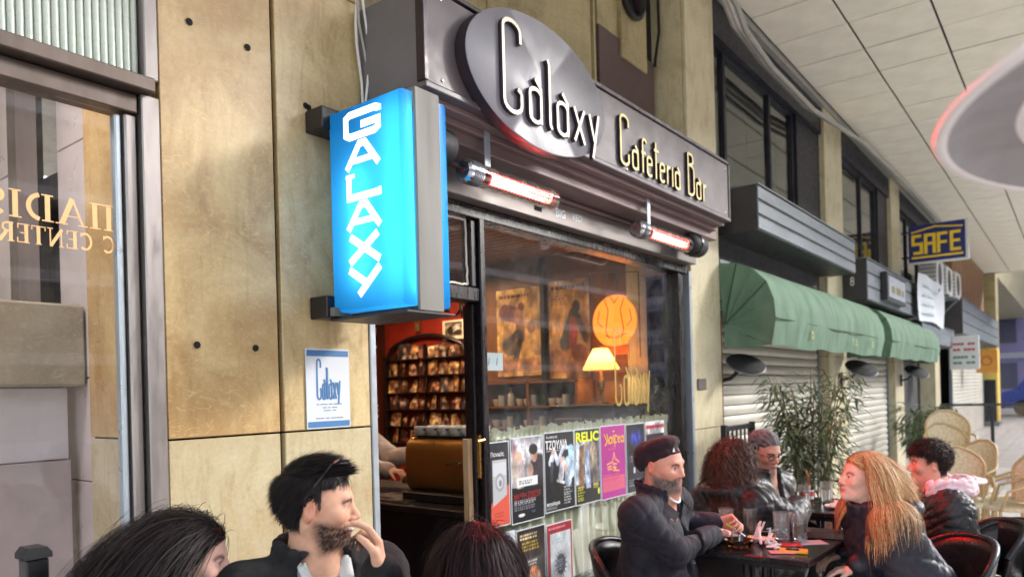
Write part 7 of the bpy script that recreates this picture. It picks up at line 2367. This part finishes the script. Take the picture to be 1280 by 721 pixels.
def table(label, x, y, w, d, rz=0.0, h=0.75):
    t = thing('cafe_table', label, 'table', (x, y, 0), rz, 'black cafe tables')
    B('top', -w / 2, w / 2, -d / 2, d / 2, h - 0.028, h, M_table, t, bev=0.004)
    B('apron', -w / 2 + 0.05, w / 2 - 0.05, -d / 2 + 0.05, d / 2 - 0.05, h - 0.06, h - 0.0285, M_black, t)
    for sx in (-1, 1):
        for sy in (-1, 1):
            MB().tube([(sx * 0.06, sy * 0.06, 0.05), (sx * 0.05, sy * 0.05, h - 0.062)], 0.016, 10).build('leg', M_black, t, True)
    B('base', -w * 0.30, w * 0.30, -d * 0.30, d * 0.30, 0.0, 0.03, M_black, t, bev=0.008)
    return t
table('black square table with glasses in front of the man in the beret', 3.79, -1.165, 0.70, 0.73, math.radians(-1.5))
table('black table further back by the bamboo plant', 5.12, -1.17, 0.66, 0.68)


def tub_chair(label, x, y, face):
    c = thing('tub_chair', label, 'chair', (x, y, 0), math.radians(face), 'black cafe chairs')
    S = Sdf((-0.30, -0.30, 0.38), (0.30, 0.30, 0.54), 0.012)
    S.ell((0.0, 0, 0.44), (0.24, 0.24, 0.055), k=0.03); S.ell((0.08, 0, 0.44), (0.19, 0.22, 0.055), k=0.03)
    V, Q = S.skin(); link('seat', mesh_np('seat', V, Q, M_leather), c)
    def bk(th):
        def f(u, v):
            a = PI * (0.62 + 0.76 * u)
            top = 0.77 - 0.14 * abs(2 * u - 1) ** 3
            z = 0.47 + (top - 0.47) * v
            r = 0.245 + 0.05 * v + th
            return (r * math.cos(a) * 1.0, r * math.sin(a), z)
        return f
    mb = MB()
    mb.grid(bk(0.0), 20, 6); mb.grid(bk(0.028), 20, 6)
    n = 21 * 7
    for i in range(20):
        mb.f.append((i * 7 + 6, (i + 1) * 7 + 6, n + (i + 1) * 7 + 6, n + i * 7 + 6)); mb.mi.append(0)
        mb.f.append((i * 7, (i + 1) * 7, n + (i + 1) * 7, n + i * 7)); mb.mi.append(0)
    for e in (0, 20):
        for j in range(6):
            mb.f.append((e * 7 + j, e * 7 + j + 1, n + e * 7 + j + 1, n + e * 7 + j)); mb.mi.append(0)
    mb.build('backrest', M_leather, c, 'all')
    pts = []
    for i in range(21):
        u = i / 20; a = PI * (0.62 + 0.76 * u); r = 0.245 + 0.05 + 0.014
        pts.append((r * math.cos(a), r * math.sin(a), 0.775 - 0.14 * abs(2 * u - 1) ** 3))
    MB().tube(pts, 0.017, 10).build('top_piping', M_leather, c, True)
    for sx in (-1, 1):
        for sy in (-1, 1):
            MB().tube([(sx * 0.17, sy * 0.17, 0.42), (sx * 0.22, sy * 0.20, 0.0)], [0.016, 0.011], 8).build('leg', M_black, c, True)
    return c
tub_chair('black chair of the man in the beret, back to the window', 3.285, -0.83, -80)
tub_chair('black chair of the blonde woman at the front table', 4.07, -1.87, 128)
tub_chair('black chair of the person in the quilted jacket', 4.67, -1.96, 118)
tub_chair('empty black chair pulled out behind the blonde woman', 4.62, -2.16, 150)
tub_chair('black chair under the curly haired woman', 4.06, -0.86, AZR + 35)
tub_chair('black chair under the grey haired man', 4.755, -0.80, -100)
tub_chair('black chair under the smoking man', 1.335, -0.70, -104)
tub_chair('black chair under the woman beside the smoking man', 0.99, -0.52, AZR + 10)
tub_chair('black chair under the person at the bottom centre', 1.48, -1.22, 40)

TZ = 0.751
tumbler_me = MB().lathe([(0.0001, 0.0), (0.029, 0.0), (0.031, 0.004), (0.036, 0.128), (0.0345, 0.129), (0.033, 0.128), (0.0275, 0.014), (0.0001, 0.012)], 24).mesh('tumbler', M_glass, True)
water_me = MB().lathe([(0.0001, 0.0125), (0.0270, 0.0145), (0.0312, 0.085), (0.0001, 0.085)], 24).mesh('water', M_water, True)
lowwater_me = MB().lathe([(0.0001, 0.0125), (0.0270, 0.0145), (0.0290, 0.055), (0.0001, 0.055)], 24).mesh('water', M_water, True)


def tumbler(label, x, y, z=TZ, w=True, k=1.0):
    t = thing('water_glass', label, 'glass', (x, y, z), 0, 'tumblers on the tables')
    k *= 1.1
    o = link('tumbler', tumbler_me, t); o.scale = (k, k, k)
    if w is not None:
        o2 = link('water', water_me if w else lowwater_me, t); o2.scale = (k, k, k)
    return t
tumbler('nearly empty tumbler in front of the hands of the man in the beret', 3.845, -0.975, w=None)
tumbler('full tumbler left of the middle of the front table', 3.93, -1.075, w=True)
tumbler('half full tumbler right of the middle of the front table', 3.80, -1.285, w=False, k=1.08)
g4 = tumbler('tumbler with a lemon slice beside the leather pouch', 3.84, -1.36, w=True, k=1.05)
MB().lathe([(0.0001, -0.003), (0.022, -0.003), (0.025, 0.0), (0.022, 0.003), (0.0001, 0.003)], 18, axis='x').build('lemon_slice', M_yellow, g4, True, loc=(0.0, 0.0, 0.065), rot=(0, 0.5, 0.6))
tumbler('tumbler beside the beer goblet on the far table', 4.98, -1.06, w=True)
tumbler('tumbler at the edge of the far table by the blonde woman', 5.20, -1.14, w=True)
bg = thing('beer_goblet', 'stemmed goblet of pale beer on the far table', 'glass', (4.90, -0.99, TZ))
MB().lathe([(0.0001, 0.0), (0.034, 0.0), (0.034, 0.003), (0.006, 0.010), (0.005, 0.06), (0.020, 0.072), (0.040, 0.105), (0.042, 0.14), (0.035, 0.185), (0.0335, 0.185), (0.040, 0.14), (0.038, 0.107), (0.018, 0.076), (0.0001, 0.072)], 24).build('goblet', M_glass, bg, True)
MB().lathe([(0.0001, 0.0755), (0.0175, 0.079), (0.0365, 0.108), (0.039, 0.135), (0.0001, 0.135)], 24).build('beer', M_beer, bg, True)
bt = thing('beer_bottle', 'brown beer bottle with red label on the far table', 'bottle', (5.08, -1.06, TZ))
MB().lathe([(0.0001, 0.0), (0.029, 0.0), (0.030, 0.005), (0.030, 0.12), (0.014, 0.165), (0.012, 0.22), (0.014, 0.222), (0.014, 0.23), (0.0001, 0.23)], 20).build('bottle', M_amber, bt, True)
MB().lathe([(0.0305, 0.04), (0.0305, 0.10)], 20).build('label', M_paper, bt, True)
MB().lathe([(0.0309, 0.06), (0.0309, 0.09)], 20).build('emblem', M_redp, bt, True)


def crumple(label, x, y, z, s, seed, mat=M_tissue, flat=0.45, name='napkin', cat='napkin'):
    r = np.random.RandomState(seed)
    S = Sdf((-0.09, -0.09, -0.01), (0.09, 0.09, 0.12), 0.005)
    for k in range(9):
        a = r.normal(size=3) * np.array([0.028, 0.028, 0.012]) * s; b = r.normal(size=3) * np.array([0.030, 0.030, 0.030]) * s
        a[2] = abs(a[2]) + 0.008; b[2] = abs(b[2]) * flat * 2 + 0.012
        S.cap(a, b, 0.008 * s, 0.005 * s, k=0.006)
    V, Q = S.skin()
    V[:, 2] -= V[:, 2].min()
    o = link(name, mesh_np(name, V, Q, mat, smooth=False), None, (x, y, z))
    return tag(o, label, cat, None)


def plate(label, x, y, r=0.085):
    p = thing('saucer', label, 'plate', (x, y, TZ), 0, 'saucers on the tables')
    MB().lathe([(0.0001, 0.0), (r * 0.55, 0.0), (r * 0.62, 0.004), (r, 0.014), (r, 0.017), (r * 0.62, 0.008), (0.0001, 0.006)], 32).build('dish', M_china, p, True)
    return p
plate('white saucer with crumpled tissues near the man in the beret', 3.735, -0.99)
crumple('pinkish crumpled tissue on the saucer near the hands', 3.735, -0.99, TZ + 0.009, 1.35, 1)
plate('white saucer behind the full tumbler', 4.03, -1.12, 0.075)
crumple('small crumpled tissue on the rear saucer', 4.03, -1.12, TZ + 0.009, 0.8, 2)
crumple('upright twisted napkin beside the half full tumbler', 3.70, -1.225, TZ, 1.0, 3, flat=1.3)
crumple('standing crumpled napkin left of the ashtray', 3.70, -1.07, TZ, 1.0, 4, flat=1.4)
crumple('crumpled napkin beside the yellow packet', 3.62, -1.30, TZ, 0.9, 5)
at_ = thing('ashtray', 'brown glass ashtray on the front table edge', 'ashtray', (3.60, -1.135, TZ))
MB().lathe([(0.0001, 0.0), (0.060, 0.0), (0.066, 0.006), (0.070, 0.036), (0.062, 0.038), (0.054, 0.012), (0.0001, 0.010)], 14).build('dish', M_amber, at_)
for a in (0.3, 2.4, 4.5):
    MB().tube([(0.03 * math.cos(a), 0.03 * math.sin(a), 0.016), (0.075 * math.cos(a), 0.075 * math.sin(a), 0.040)], 0.004, 8).build('cigarette_end', M_tissue, at_, True)


def packet(label, x, y, w, d, h, rz, mat, z=TZ, name='packet', stripe=None):
    o = thing(name, label, name.replace('_', ' '), (x, y, z), rz)
    B('body', -w / 2, w / 2, -d / 2, d / 2, 0, h, mat, o, bev=0.003)
    if stripe: B('stripe', -w * 0.3, w * 0.35, -d * 0.2, d * 0.25, h, h + 0.001, stripe, o)
    return o
packet('yellow tobacco pouch on the near right of the table', 3.60, -1.40, 0.075, 0.13, 0.012, 0.25, M_yellow, stripe=M_black, name='tobacco_pouch')
packet('pink rolling papers under the yellow pouch', 3.56, -1.36, 0.06, 0.12, 0.006, 0.5, pm('pink_paper', lin((224, 150, 150)), 0.6), name='rolling_papers')
packet('flat orange card in the middle of the table', 3.83, -1.16, 0.11, 0.14, 0.004, 0.1, pm('orange_card', lin((226, 160, 90)), 0.6), name='menu_card')
packet('red card under the half full tumbler', 3.76, -1.34, 0.09, 0.10, 0.003, 0.4, M_redp, name='coaster')
packet('white paper under the lemon tumbler', 3.86, -1.41, 0.10, 0.14, 0.002, 0.7, M_paper, name='receipt')
packet('brown leather pouch on the far right of the front table', 4.04, -1.42, 0.12, 0.24, 0.035, 0.2, M_brownl, name='leather_pouch', stripe=M_black)
packet('pale blue phone held over the far table edge', 4.60, -1.11, 0.075, 0.15, 0.009, 0.9, pm('pale_blue_phone', lin((150, 196, 216)), 0.3), 0.815, 'phone')
for i, (x, y) in enumerate(((5.02, -1.25), (5.22, -1.27), (5.12, -1.36))):
    plate(('left', 'right', 'nearest')[i] + ' of three saucers on the far table', x, y, 0.075)
    if i < 2: crumple(('left', 'right')[i] + ' crumpled napkin on the far table saucers', x, y, TZ + 0.009, 1.0, 10 + i)

# ------------------------------------------------------------------ rattan chairs beyond
M_rattan = pm('pale_rattan', lin((214, 200, 166)), 0.6, var=0.2, vscale=40, bump=0.3, bscale=160)
M_rattan_d = pm('rattan_frame', lin((192, 168, 124)), 0.5, var=0.15, vscale=20)


def rattan():
    c = thing('rattan_chair', 'pale rattan chair', 'chair', (0, 0, 0), 0, 'rattan chairs stacked on the terrace')
    MB().lathe([(0.0001, 0.445), (0.20, 0.445), (0.215, 0.455), (0.215, 0.47), (0.20, 0.478), (0.0001, 0.472)], 24).build('seat', M_rattan, c, True)
    def bk(u, v):
        a = PI * (0.66 + 0.68 * u)
        wdt = math.sin(PI * min(1, 0.16 + 0.84 * (1 - v))) if v > 0.5 else 1.0
        z = 0.50 + 0.44 * v
        rr = 0.215 + 0.05 * v
        aa = PI + (a - PI) * (1.0 if v < 0.55 else max(0.05, math.cos((v - 0.55) / 0.45 * PI / 2)) ** 0.6)
        return (rr * math.cos(aa), rr * math.sin(aa), z)
    MB().grid(bk, 14, 12).build('backrest', M_rattan, c, 'all')
    edge = [bk(0, v / 10) for v in range(11)] + [bk(1, v / 10) for v in range(10, -1, -1)]
    MB().tube(edge, 0.014, 8).build('back_hoop', M_rattan_d, c, True)
    hoop = [(0.25 * math.cos(a), 0.255 * math.sin(a), 0.66 - 0.06 * math.cos(a)) for a in np.linspace(-2.0 + 0, 2.0, 15) + PI * 0 ]
    for sx in (-1, 1):
        for sy in (-1, 1):
            MB().tube([(sx * 0.15, sy * 0.15, 0.45), (sx * 0.19, sy * 0.18, 0.0)], 0.014, 8).build('leg', M_rattan_d, c, True)
        MB().tube([(sx * 0.17, -0.165, 0.2), (sx * 0.17, 0.165, 0.2)], 0.009, 6).build('stretcher', M_rattan_d, c, True)
    for sy in (-1, 1):
        MB().tube([(-0.20, sy * 0.17, 0.72), (-0.05, sy * 0.25, 0.68), (0.12, sy * 0.22, 0.62), (0.15, sy * 0.17, 0.46)], 0.012, 8).build('arm', M_rattan_d, c, True)
    return c
rc = rattan()
SPOTS = [(9.2, -1.38, 0.0, 205, 0, 'lowest pale rattan chair of the tall stack'), (9.2, -1.38, 0.13, 212, 0, 'middle pale rattan chair of the tall stack'), (9.22, -1.38, 0.27, 200, 0, 'topmost pale rattan chair of the tall stack'),
         (8.55, -1.60, 0.0, 150, 0, 'rattan chair standing right of the tall stack'),
         (7.55, -2.02, 0.0, 118, 0, 'rattan chair nearest the right edge of the picture'), (8.0, -1.98, 0.0, 105, 0, 'second rattan chair at the right edge of the picture'), (7.6, -1.66, 0.0, 200, 0, 'rattan chair close behind the black chairs')]
for i, (x, y, z, rz, flip, lab) in enumerate(SPOTS):
    o = rc if i == 0 else copy_tree(rc)
    o.location = (x, y, z + (0.95 if flip else 0)); o.rotation_euler = (math.radians(flip), 0.04 if z else 0, math.radians(rz)); o['label'] = lab
wt = thing('terrace_table', 'small round white table among the rattan chairs', 'table', (7.2, -1.62, 0))
MB().lathe([(0.0001, 0.70), (0.26, 0.70), (0.265, 0.71), (0.26, 0.725), (0.0001, 0.725)], 28).build('top', M_white, wt, True)
MB().tube([(0, 0, 0.03), (0, 0, 0.70)], 0.025, 10).build('stem', M_alu, wt, True)
MB().lathe([(0.0001, 0), (0.2, 0), (0.2, 0.015), (0.0001, 0.03)], 24).build('base', M_alu, wt, True)
st = thing('bar_stool', 'dark plum upholstered stool by the glass screen', 'stool', (11.2, -2.2, 0))
MB().lathe([(0.0001, 0.62), (0.18, 0.62), (0.2, 0.65), (0.19, 0.72), (0.0001, 0.73)], 24).build('seat', pm('plum_leather', lin((84, 40, 60)), 0.4), st, True)
for a in (0.8, 2.4, 3.9, 5.5):
    MB().tube([(0.12 * math.cos(a), 0.12 * math.sin(a), 0.62), (0.2 * math.cos(a), 0.2 * math.sin(a), 0)], 0.014, 8).build('leg', M_black, st, True)
